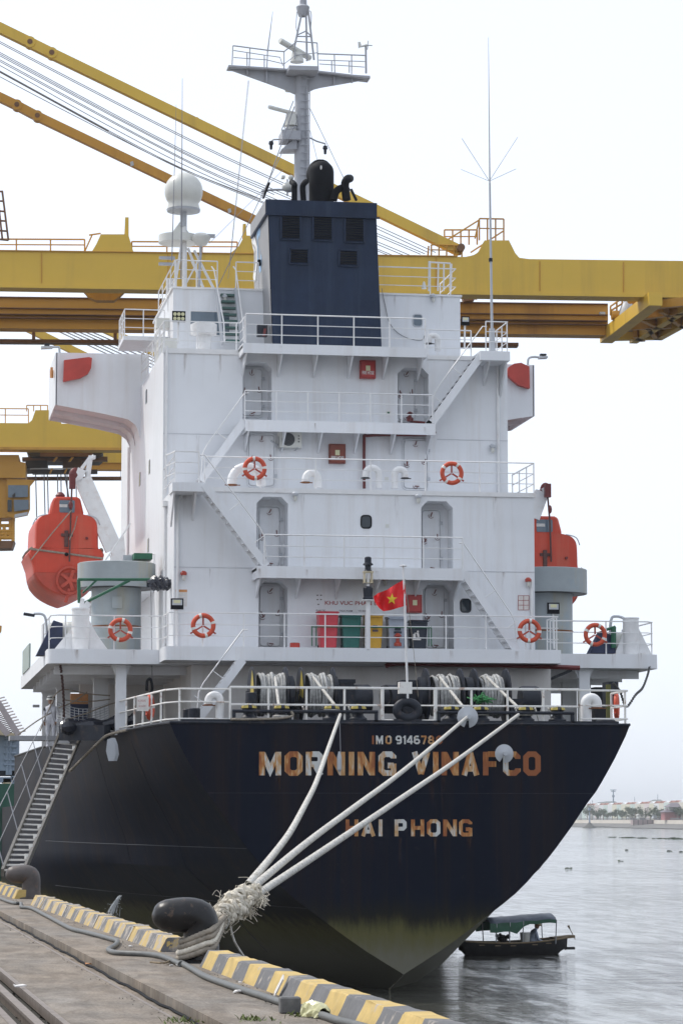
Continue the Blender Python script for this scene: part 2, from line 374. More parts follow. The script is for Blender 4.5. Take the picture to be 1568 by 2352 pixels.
# rails of the gantry track
def rail_at(x0, name):
    r = MB(); prof = [(-.07, -.16), (.07, -.16), (.07, -.135), (.02, -.12), (.02, -.045), (.038, -.03), (.038, .0), (-.038, .0), (-.038, -.03), (-.02, -.045), (-.02, -.12), (-.07, -.135)]
    a = [Q(x0 + u, 12, z) for u, z in prof]; d_ = Q(0, 200) - Q(0, 12); r.prism(a, d_); return r.build('rail', 'steel', quay)
rail_at(1.04, 'rail')
gd = MB(); gd.bar(Q(1.245, 12, -.04), Q(1.245, 200, -.04), .05, .09); gd.build('edge_angle', 'steel', quay); gd = MB(); gd.bar(Q(.83, 12, -.04), Q(.83, 200, -.04), .06, .09); gd.build('edge_angle', 'steel', quay)
gd = MB(); gd.bar(Q(2.15, 12, -.008), Q(2.15, 200, -.008), .03, .02); gd.build('edge_angle', 'steel', quay)
# cable lying in the trench
c = MB(); c.tube([Q(2.37 + .012 * math.sin(i * .9) + .01 * math.sin(i * 2.7), 20 + i * .5, -.06) for i in range(70)], .014, 6)
c.build('trench_cable', 'black', label='thin dark cable lying in the trench of the quay', cat='cable')
# ---- kerbs
def stripe_mat(name, shift, flip, wear):
    m = bpy.data.materials.new(name); m.use_nodes = True; n = m.node_tree.nodes; l = m.node_tree.links; b = n['Principled BSDF']
    tc = n.new('ShaderNodeTexCoord'); sp = n.new('ShaderNodeSeparateXYZ'); l.new(tc.outputs['Object'], sp.inputs[0])
    nz = n.new('ShaderNodeTexNoise'); nz.inputs['Scale'].default_value = 9; nz.inputs['Detail'].default_value = 6; l.new(tc.outputs['Object'], nz.inputs['Vector'])
    def math_(op, a, v):
        k = n.new('ShaderNodeMath'); k.operation = op
        if isinstance(a, (int, float)): k.inputs[0].default_value = a
        else: l.new(a, k.inputs[0])
        if isinstance(v, (int, float)): k.inputs[1].default_value = v
        else: l.new(v, k.inputs[1])
        return k.outputs[0]
    y = math_('ADD', math_('DIVIDE', sp.outputs['Y'], 1.4), shift); y = math_('ADD', y, math_('MULTIPLY', math_('SUBTRACT', nz.outputs['Fac'], .5), .05))
    f = math_('GREATER_THAN', math_('FRACT', y, 0), .5)
    def noisecol(c, v, sc, loc):
        mp = n.new('ShaderNodeMapping'); mp.inputs['Location'].default_value = (loc, loc, loc); l.new(tc.outputs['Object'], mp.inputs[0])
        t = n.new('ShaderNodeTexNoise'); t.inputs['Scale'].default_value = sc; t.inputs['Detail'].default_value = 8; t.inputs['Roughness'].default_value = .7; l.new(mp.outputs[0], t.inputs[0])
        r = n.new('ShaderNodeValToRGB'); r.color_ramp.elements[0].position = .3; r.color_ramp.elements[1].position = .7
        r.color_ramp.elements[0].color = (*[k * (1 - v) for k in c], 1); r.color_ramp.elements[1].color = (*[k * (1 + v) for k in c], 1); l.new(t.outputs['Fac'], r.inputs[0]); return r.outputs[0], t.outputs['Fac']
    ye, _ = noisecol((.50, .355, .12), .22, 5, 0); gr, _ = noisecol((.125, .125, .13), .22, 6, 4); wr, wf = noisecol((.33, .29, .25), .25, 5, 8)
    x = n.new('ShaderNodeMix'); x.data_type = 'RGBA'; l.new(f, x.inputs[0]); l.new(ye, x.inputs[6]); l.new(gr, x.inputs[7])
    wv = n.new('ShaderNodeValToRGB'); wv.color_ramp.elements[0].position = wear; wv.color_ramp.elements[1].position = wear + .12; l.new(wf, wv.inputs[0])
    x2 = n.new('ShaderNodeMix'); x2.data_type = 'RGBA'; l.new(wv.outputs[0], x2.inputs[0]); l.new(x.outputs[2], x2.inputs[6]); l.new(wr, x2.inputs[7])
    l.new(x2.outputs[2], b.inputs['Base Color']); b.inputs['Roughness'].default_value = .75
    bp = n.new('ShaderNodeBump'); bp.inputs['Strength'].default_value = .7; bp.inputs['Distance'].default_value = .012; l.new(wf, bp.inputs['Height']); l.new(bp.outputs[0], b.inputs['Normal'])
    return m
def kerb(Y0, Y1, shift, wear, label, chip):
    k = MB(); prof = [(3.36, .024), (3.44, .195), (3.455, .205), (3.63, .205), (3.645, .19), (3.72, .024)]
    n = int((Y1 - Y0) / .25); rk = random.Random(int(Y0 * 10)); base = Q(3.5, Y0, .024); rows = []
    for i in range(n + 1):
        Y = Y0 + (Y1 - Y0) * i / n
        rows.append([Q(a + rk.uniform(-1, 1) * chip * (1 if z > .05 else .2), Y, z + rk.uniform(-1.2, .5) * chip * (1 if z > .05 else 0)) for a, z in prof])
    nn = len(prof); vs = [p for r in rows for p in r]; fs = []
    for i in range(n):
        for j in range(nn - 1): fs.append((i * nn + j, i * nn + j + 1, (i + 1) * nn + j + 1, (i + 1) * nn + j))
    fs.append(list(range(nn))); fs.append([n * nn + j for j in range(nn)])
    k.add(vs, fs)
    return k.build('kerb', stripe_mat('kerb_stripes', shift, 0, wear), None, loc=base, label=label, cat='kerb', group='striped kerbs along the quay edge')
kerb(12, 30.35, .52, .56, 'yellow and grey striped concrete kerb, nearest one in front of the roped bollard', .009)
kerb(33.7, 52.6, .0, .47, 'yellow and grey striped concrete kerb between the two bollards with worn paint', .012)
kerb(56.6, 120, .1, .6, 'striped kerb at the left edge beyond the smaller brown bollard', .010)
# straps of pale mortar across the kerbs
def mortar(Y, label, w_=.05):
    k = MB(); pr = [(3.352, .03), (3.432, .205), (3.45, .217), (3.635, .217)]
    a = [Q(u, Y + .02 * math.sin(i * 9), z) for i, (u, z) in enumerate(pr)]
    for i in range(len(a) - 1): k.bar(a[i], a[i + 1], w_, .012, up=(-1, 0, .3) if i == 0 else (0, 0, 1))
    k.build('mortar_band', 'paper', label=label, cat='mortar')
for Y, lb in ((37.0, 'pale mortar band over the kerb, nearest the roped bollard'), (41.4, 'pale mortar band over the worn kerb, second from the roped bollard'), (46.2, 'pale mortar band over the worn kerb, third from the roped bollard'), (50.6, 'pale mortar band over the kerb close to the smaller brown bollard')): mortar(Y, lb)
nb = MB(); z7 = zp(300, 2140, 2.613); a = PZ(*z7(1025, 855), .11); nb.bar(a + V(-.012, .06, -.075), a + V(.055, -.02, .085), .10, .012, up=(-1, 0, .4)); nb.build('kerb_plate', 'paper', label='small pale number plate stuck on the nearest striped kerb', cat='plate')
# ---- bollards
def bollard(px, py, s_, mat, label, flip=1):
    b0 = PZ(px, py, .025); k = MB()
    pts = [(0, 0, 0, .215), (0, 0, .06, .205), (0, 0, .26, .195), (-.005, 0, .40, .20), (-.045, 0, .50, .21), (-.15, 0, .53, .208), (-.28, 0, .525, .205), (-.39, 0, .52, .19), (-.46, 0, .515, .16), (-.515, 0, .51, .105), (-.545, 0, .51, .03), (-.548, 0, .51, .005)]
    pr = spline([Vector(p[:3]) for p in pts], 3)
    rad = []
    for i in range(len(pts) - 1):
        for q_ in range(3): rad.append(pts[i][3] + (pts[i + 1][3] - pts[i][3]) * q_ / 3)
    rad.append(pts[-1][3])
    k.tube([b0 + V(p.x * s_, p.y * s_, p.z * s_) for p in pr], [r * s_ for r in rad], 22)
    zc_ = b0.z + .52 * s_
    for v_ in k.v:
        if v_.z > b0.z + .3 * s_: v_.z = zc_ + (v_.z - zc_) * .9 if v_.z > zc_ else v_.z
    th = empty('bollard', b0, label, 'bollard', 'bollards on the quay edge'); k.build('body', mat, th, smooth=50)
    k = MB(); k.lathe([(.30 * s_, -.02), (.30 * s_, .02), (.24 * s_, .035)], b0, n=20); k.build('base_flange', mat, th, smooth=40)
    return b0
BOL = bollard(462, 2210, 1.0, 'bollard', 'black cast iron bollard with mooring ropes tied round it')
bollard(72, 2064, .94, 'bollard2', 'brown worn hooked bollard at the left with no rope on it')
# ---- grey hose along the kerb, block, wrap, weeds, litter
z8 = zp(0, 2140, 3.136)
hp = [z8(*p) for p in ((-120, 290), (0, 332), (60, 356), (120, 372), (168, 374), (172, 402), (250, 412), (350, 462), (450, 515), (560, 572), (640, 592), (760, 622), (880, 655), (925, 672), (900, 705), (852, 735), (900, 758), (1000, 765), (1150, 772), (1262, 788), (1340, 815), (1420, 850))]
hp += [z7(*p) for p in ((400, 700), (470, 738), (560, 790), (680, 835), (800, 876), (940, 920), (1080, 966), (1200, 1000), (1300, 1035), (1420, 1075), (1568, 1112), (1760, 1170))]
h = MB(); h.tube(spline([PZ(x, y, .055) for x, y in hp], 4), .032, 10); h.build('hose', 'rubber', smooth=60, label='long grey hose snaking along the foot of the kerb', cat='hose')
a = PZ(*z7(1110, 1030), .025); bk = MB(); bk.box(a + V(-.085, -.06, 0), a + V(.085, .07, .135)); o = bk.build('concrete_block', 'concrete', label='small grey concrete block set on the hose by the kerb', cat='block')
bv = o.modifiers.new('bevel', 'BEVEL'); bv.width = .012
a = PZ(*z7(1275, 1025), .06); wp = MB(); rw = random.Random(5)
dv = (PZ(*z7(1360, 1030), .055) - PZ(*z7(1200, 1000), .055)).normalized()
N_, R_ = 14, 14
ringv = []
for i in range(N_):
    for j in range(R_):
        an = 2 * math.pi * j / R_; rr = (.045 + .042 * abs(math.sin(math.pi * i / (N_ - 1))) ** .6) * (1 + .22 * rw.uniform(-1, 1)); side = dv.cross(V(0, 0, 1)).normalized()
        ringv.append(a + dv * ((i / (N_ - 1) - .5) * .42) + side * rr * math.cos(an) + V(0, 0, max(-.03, rr * math.sin(an))))
wp.add(ringv, [(i * R_ + j, i * R_ + (j + 1) % R_, (i + 1) * R_ + (j + 1) % R_, (i + 1) * R_ + j) for i in range(N_ - 1) for j in range(R_)])
wp.build('plastic_wrap', 'plastic', label='crumpled yellowish plastic sheet wrapped round the hose', cat='plastic')
def weeds(px, py, n, r, label):
    p0 = PZ(px, py, .02); k = MB(); rr = random.Random(int(px))
    for i in range(n):
        b = p0 + V(rr.gauss(0, r), rr.gauss(0, r * 2.4), 0); hgt = rr.uniform(.015, .05); d_ = V(rr.uniform(-.05, .05), rr.uniform(-.05, .05), hgt); s_ = V(rr.uniform(-.008, .008), .006, 0)
        k.add([b - s_, b + s_, b + d_ * .6 + s_, b + d_, b + d_ * .6 - s_], [(0, 1, 2, 3, 4)])
    k.build('weeds', M.setdefault('weed', mk('weed_green', (.10, .13, .03), .7, var=.4, scale=20)), label=label, cat='weeds', kind='stuff')
weeds(*z7(870, 1075), 70, .07, 'green weeds in the paving joint near the bottom edge'); weeds(*z7(1150, 1052), 30, .04, 'green weeds beside the concrete block'); weeds(*z7(400, 1085), 60, .07, 'green weeds at the rim of the trench at the bottom')
def scrap(px, py, s_, mat, label, cat, z=.03, long=1.0):
    p0 = PZ(px, py, z); k = MB(); rr = random.Random(int(px * 7))
    vs = [p0 + V(math.cos(i * 1.05) * s_ * long * rr.uniform(.6, 1.1), math.sin(i * 1.05) * s_ * rr.uniform(.6, 1.4), rr.uniform(.0, .5) * s_) for i in range(6)]
    k.prism(vs, V(0, 0, .012)); k.build('litter', mat, label=label, cat='litter', group='litter on the quay')
scrap(*z7(385, 720), .035, 'litter', 'white plastic scrap by the hose in front of the roped bollard', 'litter'); scrap(*z7(335, 722), .03, 'litter', 'small pale scrap left of the white one by the hose', 'litter')
scrap(*z7(790, 835), .025, 'litter', 'white scrap against the nearest kerb', 'litter'); scrap(*z7(780, 898), .04, 'litter', 'flat pale paper on the paving before the nearest kerb', 'litter', long=1.6)
scrap(*z8(690, 855), .05, 'notice_or', 'yellow wrapper lying in the trench', 'litter', z=-.06); scrap(*z8(1025, 715), .03, 'litter', 'white scrap at the end of the worn kerb', 'litter')
scrap(*z8(155, 1030), .045, 'litter', 'pale rag caught on the rail at the lower left', 'litter', z=.02, long=1.8)
tw = MB(); tw.tube(spline([PZ(*z7(*p), .05) for p in ((200, 695), (290, 700), (340, 680), (415, 655))], 4), .012, 6); tw.build('stick', 'wood', label='bare brown stick lying by the hose at the bollard', cat='stick')
# ================================================================ the ship
XC = 15.08; DK = 4.43; DA = 7.05; P2 = 9.69; RF = 12.40; P4 = 15.03; TOP = 17.64; MON = 20.55
ship = empty('cargo_ship', (XC, YT, WZ), 'dark hulled cargo ship moored stern on to the viewer with white deckhouse', 'ship')
# ---- hull
def hull_mat():
    m = bpy.data.materials.new('hull_dark_navy'); m.use_nodes = True; n = m.node_tree.nodes; l = m.node_tree.links; b = n['Principled BSDF']
    geo = n.new('ShaderNodeNewGeometry')
    def noise(sc, det=7, rough=.65):
        mp = n.new('ShaderNodeMapping'); mp.inputs['Scale'].default_value = sc; l.new(geo.outputs['Position'], mp.inputs[0])
        t = n.new('ShaderNodeTexNoise'); t.inputs['Scale'].default_value = 1; t.inputs['Detail'].default_value = det; t.inputs['Roughness'].default_value = rough; l.new(mp.outputs[0], t.inputs[0]); return t.outputs['Fac']
    def ramp(f, lo, hi, c0=(0, 0, 0), c1=(1, 1, 1)):
        r = n.new('ShaderNodeValToRGB'); e = r.color_ramp.elements; e[0].position = lo; e[1].position = hi; e[0].color = (*c0, 1); e[1].color = (*c1, 1); l.new(f, r.inputs[0]); return r.outputs[0]
    def mix(f, a, c, mode='MIX'):
        x = n.new('ShaderNodeMix'); x.data_type = 'RGBA'; x.blend_type = mode
        l.new(f, x.inputs[0]); l.new(a, x.inputs[6])
        if isinstance(c, tuple): x.inputs[7].default_value = (*c, 1)
        else: l.new(c, x.inputs[7])
        return x.outputs[2]
    def mul(a, v):
        k = n.new('ShaderNodeMath'); k.operation = 'MULTIPLY'; l.new(a, k.inputs[0])
        if isinstance(v, float): k.inputs[1].default_value = v
        else: l.new(v, k.inputs[1])
        return k.outputs[0]
    base = ramp(noise((.5, .5, .25)), .3, .7, (.0035, .006, .015), (.007, .0105, .022))
    c = mix(mul(ramp(noise((1.3, .8, .05)), .48, .68), .6), base, (.024, .016, .014))
    c = mix(mul(ramp(noise((3.2, 2.0, .07)), .56, .74), .5), c, (.046, .027, .018))
    c = mix(mul(ramp(noise((1.9, 1.2, .035)), .56, .66), .5), c, (.004, .006, .012))
    c = mix(mul(ramp(noise((5, 3, 3)), .62, .7), .5), c, (.03, .027, .026))
    sp = n.new('ShaderNodeSeparateXYZ'); l.new(geo.outputs['Position'], sp.inputs[0])
    ad = n.new('ShaderNodeMath'); ad.operation = 'ADD'; l.new(sp.outputs['Z'], ad.inputs[0])
    nn = mul(noise((2.2, 2.2, .5), 9, .75), 1.15); l.new(nn, ad.inputs[1])
    zf = ad.outputs[0]
    def zband(lo, hi):
        mr = n.new('ShaderNodeMapRange'); mr.interpolation_type = 'SMOOTHSTEP'; mr.inputs['From Min'].default_value = hi; mr.inputs['From Max'].default_value = lo; l.new(zf, mr.inputs['Value']); return mr.outputs[0]
    c = mix(mul(zband(-.95, -.0), .9), c, (.020, .019, .012))
    c = mix(mul(zband(-1.25, -.6), .85), c, (.12, .112, .045))
    c = mix(mul(zband(-2.1, -1.1), .9), c, (.15, .145, .115))
    l.new(c, b.inputs['Base Color']); b.inputs['Roughness'].default_value = .52; b.inputs['Specular IOR Level'].default_value = .07
    bp = n.new('ShaderNodeBump'); bp.inputs['Strength'].default_value = .5; bp.inputs['Distance'].default_value = .02; l.new(noise((.7, .7, .7), 3), bp.inputs['Height']); l.new(bp.outputs[0], b.inputs['Normal'])
    return m
M['hull'] = hull_mat()
def interp(tab, x):
    if x <= tab[0][0]: return tab[0][1]
    for (a, va), (b, vb) in zip(tab, tab[1:]):
        if x <= b: return va + (vb - va) * (x - a) / (b - a)
    return tab[-1][1]
kT = .01305
TR = sorted([(1.6 + (1882 - y) * kT, o * .01318) for y, o in ((1664, 527), (1689, 517), (1745, 489), (1814, 449), (1857, 415), (1882, 400), (1966, 337), (2006, 299), (2033, 276), (2062, 243), (2101, 190), (2140, 138), (2175, 88), (2200, 48), (2229, 1))])
BL = [(0, 0), (3, .12), (6, .22), (12, .42), (20, .68), (30, .88), (45, 1), (200, 1)]
ZTIP0 = 1.6 - (2229 - 1882) * kT
def zkeel(d): return ZTIP0 - .24 * min(d, 7)
zl = [DK - (DK - ZTIP0) * i / 22 for i in range(23)] + [-3.2, -3.5, -4.2, -5.5]
def hb(d, z):
    f_ = min(1, max(0, (1.0 - z) / 3.9)); zs_ = z + .24 * min(d, 7) * f_; b = interp(BL, d); w0 = interp(TR, zs_) if zs_ > ZTIP0 else .01
    wf = 9.4 if z > -3 else 9.4 + (z + 3) * .5
    if d > 55: wf *= max(.15, 1 - ((d - 55) / 70) ** 2)
    bl = b if z > 0 else b ** (1 + .5 * -z)
    return w0 * (1 - bl) + wf * bl
h = MB(); ds = [0, .6, 1.5, 3, 4.5, 6, 8, 10, 12, 15, 18, 22, 26, 30, 36, 42, 46]; ds2 = [46, 52, 60, 70, 80, 90, 100, 110]
def side(ds, zl, sgn):
    vs = []; fs = []; n = len(zl)
    for d in ds:
        for z in zl: zz = max(z, zkeel(d)); vs.append((XC + sgn * hb(d, zz), YT + d, zz))
    for i in range(len(ds) - 1):
        for j in range(n - 1): fs.append((i * n + j, i * n + j + 1, (i + 1) * n + j + 1, (i + 1) * n + j))
    h.add(vs, fs)
zl2 = [min(z, 2.2) for z in zl]
for sg in (-1, 1): side(ds, zl, sg); side(ds2, sorted(set(zl2), reverse=True), sg)
vs = []
for z in zl[:23]: vs += [(XC - hb(0, z), YT, z), (XC + hb(0, z), YT, z)]
h.add(vs, [(2 * i, 2 * i + 1, 2 * i + 3, 2 * i + 2) for i in range(22)])
dv = [(XC - hb(d, DK), YT + d, DK - .03) for d in ds] + [(XC + hb(d, DK), YT + d, DK - .03) for d in ds[::-1]]
h.add(dv, [list(range(len(dv)))])
for sg in (-1, 1): h.add([(XC, YT + 46, DK), (XC + sg * hb(46, DK), YT + 46, DK), (XC + sg * 9.4, YT + 46, -3), (XC, YT + 46, -3)], [(0, 1, 2, 3)])
hull = h.build('hull', 'hull', ship, smooth=28)
cap = MB(); cap.tube([(XC - hb(d, DK), YT + d, DK) for d in ds[::-1]] + [(XC + hb(d, DK), YT + d, DK) for d in ds], .045, 6); cap.build('deck_edge_bar', 'navyd', hull, smooth=40)
lg = MB(); lg.box((XC - 6.6, YT + .02, DK), (XC + 6.6, YT + .55, DK + .10)); lg.build('fairlead_sill', 'navyd', hull)
# seams on the plating
def seam_on_transom(y0):
    z = 1.6 + (1882 - y0) * kT; w_ = hb(0, z) - .02; s_ = MB(); s_.bar((XC - w_, YT - .006, z), (XC + w_, YT - .006, z), .012, .014); s_.build('weld_seam', 'navyd', hull)
seam_on_transom(1823); 
for z in (.75, -1.0):
    s_ = MB(); s_.tube([(XC - hb(d, z) - .004, YT + d, z) for d in (0.05, 1, 2, 3, 4.5, 6, 8, 10, 12, 15, 18, 22, 26, 30)], .012, 4); s_.build('weld_seam', 'navyd', hull)
for d in (7.0, 14.0):
    s_ = MB(); s_.tube([(XC - hb(d, z) - .004, YT + d, z) for z in zl[1:22]], .010, 4); s_.build('weld_seam', 'navyd', hull)
# ---- painted names: block letters with weathered paint
def paint_mat(name, seed, lo, hi):
    m = bpy.data.materials.new(name); m.use_nodes = True; n = m.node_tree.nodes; l = m.node_tree.links; b = n['Principled BSDF']; b.inputs['Roughness'].default_value = .7
    g_ = n.new('ShaderNodeNewGeometry'); mp = n.new('ShaderNodeMapping'); mp.inputs['Scale'].default_value = (1.5, 1, .45); mp.inputs['Location'].default_value = (seed, 0, seed); l.new(g_.outputs['Position'], mp.inputs[0])
    t = n.new('ShaderNodeTexNoise'); t.inputs['Scale'].default_value = 1; t.inputs['Detail'].default_value = 4; l.new(mp.outputs[0], t.inputs[0])
    mp2 = n.new('ShaderNodeMapping'); mp2.inputs['Scale'].default_value = (14, 1, 3); l.new(g_.outputs['Position'], mp2.inputs[0])
    t2 = n.new('ShaderNodeTexNoise'); t2.inputs['Scale'].default_value = 1; t2.inputs['Detail'].default_value = 6; l.new(mp2.outputs[0], t2.inputs[0])
    ad = n.new('ShaderNodeMath'); ad.operation = 'MULTIPLY_ADD'; ad.inputs[1].default_value = .35; l.new(t2.outputs['Fac'], ad.inputs[0]); l.new(t.outputs['Fac'], ad.inputs[2])
    r = n.new('ShaderNodeValToRGB'); e = r.color_ramp.elements; e[0].position = lo; e[0].color = (.56, .57, .56, 1); e[1].position = hi; e[1].color = (.27, .085, .025, 1)
    k = e.new(lo * .6 + hi * .4); k.color = (.50, .30, .13, 1); k = e.new(lo * .35 + hi * .65); k.color = (.42, .17, .045, 1)
    l.new(ad.outputs[0], r.inputs[0]); l.new(r.outputs[0], b.inputs['Base Color']); return m
def ribbon(pts, w_, closed):
    pts = [Vector((p[0], p[1])) for p in pts]; n = len(pts); L = []; R = []
    for i in range(n):
        if closed: a, b, c = pts[i - 1], pts[i], pts[(i + 1) % n]
        else: a, b, c = pts[max(i - 1, 0)], pts[i], pts[min(i + 1, n - 1)]
        t0 = (b - a).normalized() if (b - a).length > 1e-9 else None; t1 = (c - b).normalized() if (c - b).length > 1e-9 else None
        t0 = t0 or t1; t1 = t1 or t0
        n0 = Vector((-t0.y, t0.x)); n1 = Vector((-t1.y, t1.x)); m_ = (n0 + n1).normalized(); s_ = (w_ / 2) / max(.35, m_.dot(n0))
        L.append(b + m_ * s_); R.append(b - m_ * s_)
    return L, R, [(i, (i + 1) % n) for i in range(n if closed else n - 1)]
W_ = .2
def O8(c=.22, x0=0.1, x1=.6, y0=.1, y1=.9): return [(x0 + c, y0), (x1 - c, y0), (x1, y0 + c), (x1, y1 - c), (x1 - c, y1), (x0 + c, y1), (x0, y1 - c), (x0, y0 + c)]
GL = {  # strokes on a 0.7 x 1 cell, stroke width 0.2; (points, closed)
 'O': (.7, [(O8(.13), 1)]), '0': (.7, [(O8(.16), 1)]), 'I': (.2, [([(.1, 0), (.1, 1)], 0)]),
 'M': (.85, [([(.1, 0), (.1, 1)], 0), ([(.75, 0), (.75, 1)], 0), ([(.13, .93), (.425, .22), (.72, .93)], 0)]),
 'R': (.7, [([(.1, 0), (.1, 1)], 0), ([(.2, .9), (.5, .9), (.6, .8), (.6, .58), (.5, .48), (.2, .48)], 0), ([(.38, .42), (.62, 0)], 0)]),
 'P': (.7, [([(.1, 0), (.1, 1)], 0), ([(.2, .9), (.5, .9), (.6, .8), (.6, .55), (.5, .45), (.2, .45)], 0)]),
 'N': (.72, [([(.1, 0), (.1, 1)], 0), ([(.62, 0), (.62, 1)], 0), ([(.13, .93), (.59, .07)], 0)]),
 'G': (.7, [([(.6, .72), (.6, .78), (.48, .9), (.22, .9), (.1, .78), (.1, .22), (.22, .1), (.6, .1)], 0), ([(.6, 0), (.6, .5)], 0), ([(.6, .42), (.36, .42)], 0)]),
 'C': (.7, [([(.6, .70), (.6, .78), (.48, .9), (.22, .9), (.1, .78), (.1, .22), (.22, .1), (.48, .1), (.6, .22), (.6, .30)], 0)]),
 'V': (.8, [([(.1, 1), (.4, .06)], 0), ([(.7, 1), (.4, .06)], 0)]),
 'A': (.8, [([(.08, 0), (.4, .96)], 0), ([(.72, 0), (.4, .96)], 0), ([(.22, .28), (.58, .28)], 0)]),
 'F': (.62, [([(.1, 0), (.1, 1)], 0), ([(.2, .9), (.62, .9)], 0), ([(.2, .48), (.56, .48)], 0)]),
 'H': (.72, [([(.1, 0), (.1, 1)], 0), ([(.62, 0), (.62, 1)], 0), ([(.2, .5), (.52, .5)], 0)]),
 '9': (.7, [(O8(.13, .1, .6, .45, .9), 1), ([(.6, .6), (.6, .22), (.48, .1), (.15, .1)], 0)]),
 '6': (.7, [(O8(.13, .1, .6, .1, .55), 1), ([(.1, .4), (.1, .78), (.22, .9), (.55, .9)], 0)]),
 '8': (.7, [(O8(.13, .1, .6, .1, .5), 1), (O8(.13, .13, .57, .5, .9), 1)]),
 '1': (.35, [([(.25, 0), (.25, 1)], 0), ([(.2, .86), (.02, .74)], 0)]),
 '4': (.7, [([(.5, 0), (.5, 1)], 0), ([(.46, .96), (.08, .3)], 0), ([(.04, .28), (.68, .28)], 0)]),
 '7': (.66, [([(.02, .9), (.6, .9)], 0), ([(.58, .9), (.28, 0)], 0)]),
}
def letter(ch, x, z, w_, h_, sw, mat, ylift):
    cw, st = GL[ch]; k = MB(); sx = w_ / cw; e = 0
    for pts, cl in st:
        L, R, sg = ribbon([(p[0] * sx, p[1] * h_) for p in pts], sw, cl); y = YT - ylift - .0015 * e; e += 1
        vs = [(x + p.x, y, z + p.y) for p in L] + [(x + p.x, y, z + p.y) for p in R]; n = len(L)
        k.add(vs, [(i, j, n + j, n + i) for i, j in sg])
    return k.build('letter', mat, hull)
PM = [paint_mat('weathered_letter_paint_%d' % i, i * 3.7, *lh) for i, lh in enumerate(((.74, 1.02), (.62, .78), (.52, .74), (.44, .70)))]
def word(items, yt, yb, sw, ylift=.008):
    for ch, xa, xb, k in items:
        a = P(xa, yb); b = P(xb, yt); letter(ch, a.x, a.z, b.x - a.x, b.z - a.z, sw, PM[k], ylift)
z6 = zp(480, 1780, 1.668)
def wx(v): return z6(v, 0)[0]
def wy(v): return z6(0, v)[1]
word([(c, wx(a), wx(b), k) for c, a, b, k in (('M', 281, 371, 1), ('O', 387, 460, 1), ('R', 476, 545, 1), ('N', 566, 636, 3), ('I', 654, 675, 3), ('N', 692, 760, 2), ('G', 778, 850, 1), ('V', 918, 990, 1), ('I', 1005, 1026, 1), ('N', 1041, 1109, 3), ('A', 1127, 1192, 2), ('F', 1214, 1272, 2), ('C', 1297, 1367, 1), ('O', 1381, 1451, 3))], wy(167), wy(265), .165)
word([(c, wx(a), wx(b), k) for c, a, b, k in (('H', 641, 692, 3), ('A', 707, 762, 2), ('I', 776, 795, 0), ('P', 845, 893, 0), ('H', 913, 967, 1), ('O', 978, 1035, 1), ('N', 1046, 1103, 2), ('G', 1112, 1167, 2))], wy(449), wy(519), .112)
word([(c, wx(a), wx(b), k) for c, a, b, k in (('I', 751, 757, 3), ('M', 766, 796, 1), ('O', 806, 832, 2), ('9', 848, 874, 0), ('1', 880, 890, 0), ('4', 894, 921, 0), ('6', 924, 950, 0), ('7', 954, 978, 3), ('8', 983, 1009, 1), ('0', 1016, 1044, 3))], wy(99), wy(135), .05)
# ---- walls with openings
def hole_poly(x0, z0, x1, z1, c): return [(x0, z0), (x1, z0), (x1, z1 - c), (x1 - c, z1), (x0 + c, z1), (x0, z1 - c)]
def wall_with_holes(mb, outer, holes, Y, depth=.9):
    bm = bmesh.new(); edges = []
    for loop in [outer] + holes:
        vs = [bm.verts.new((x, Y, z)) for x, z in loop]
        for i in range(len(vs)): edges.append(bm.edges.new((vs[i], vs[(i + 1) % len(vs)])))
    bmesh.ops.triangle_fill(bm, use_beauty=True, use_dissolve=False, edges=edges)
    bm.verts.index_update(); mb.add([v.co.copy() for v in bm.verts], [[v.index for v in f.verts] for f in bm.faces]); bm.free()
    for lp in holes:
        n = len(lp); k = [(x, Y, z) for x, z in lp] + [(x, Y + depth, z) for x, z in lp]
        mb.add(k, [(i, (i + 1) % n, n + (i + 1) % n, n + i) for i in range(n)] + [list(range(n, 2 * n))])
XL, XR = 9.10, 21.13
dL, dU, dW = 8.65, 12.6, 16.75
def rx(a, b, d): return Xa(a, d), Xa(b, d)
# lower block
H1 = []
for (xa, xb, zt, zb_, dd) in ((594, 661, Za(620, 1334, dL), DA, dL), (970, 1041, Za(1000, 1340, dL), DA, dL), (589, 661, Za(620, 1141, dL), P2, dL), (967, 1040, Za(1000, 1151, dL), P2, dL)):
    a, b = rx(xa, xb, dd); H1.append(hole_poly(a, zb_ + .03, b, zt, .22))
lb = MB(); wall_with_holes(lb, [(XL, DA), (XR, DA), (XR, RF), (XL, RF)], H1, YT + dL)
for X in (XL, XR): lb.add([(X, YT + dL, DA), (X, YT + 34, DA), (X, YT + 34, RF), (X, YT + dL, RF)], [(0, 1, 2, 3)])
lb.add([(XL, YT + dL, RF), (XR, YT + dL, RF), (XR, YT + 34, RF), (XL, YT + 34, RF)], [(0, 1, 2, 3)])
house1 = lb.build('lower_deckhouse', 'white', ship)
# upper block
H2 = []
for xa, xb, yt in ((556, 623, 832), (914, 985, 836)):
    a, b = rx(xa, xb, dU); H2.append(hole_poly(a, P4 + .03, b, Za(600, yt, dU), .22))
ub = MB(); wall_with_holes(ub, [(XL, RF + .002), (XR, RF + .002), (XR, TOP), (XL, TOP)], H2, YT + dU)
for X in (XL, XR): ub.add([(X, YT + dU, RF), (X, YT + 30, RF), (X, YT + 30, TOP), (X, YT + dU, TOP)], [(0, 1, 2, 3)])
ub.add([(XL, YT + dU, TOP), (XR, YT + dU, TOP), (XR, YT + 30, TOP), (XL, YT + 30, TOP)], [(0, 1, 2, 3)])
house2 = ub.build('upper_deckhouse', 'white', ship)
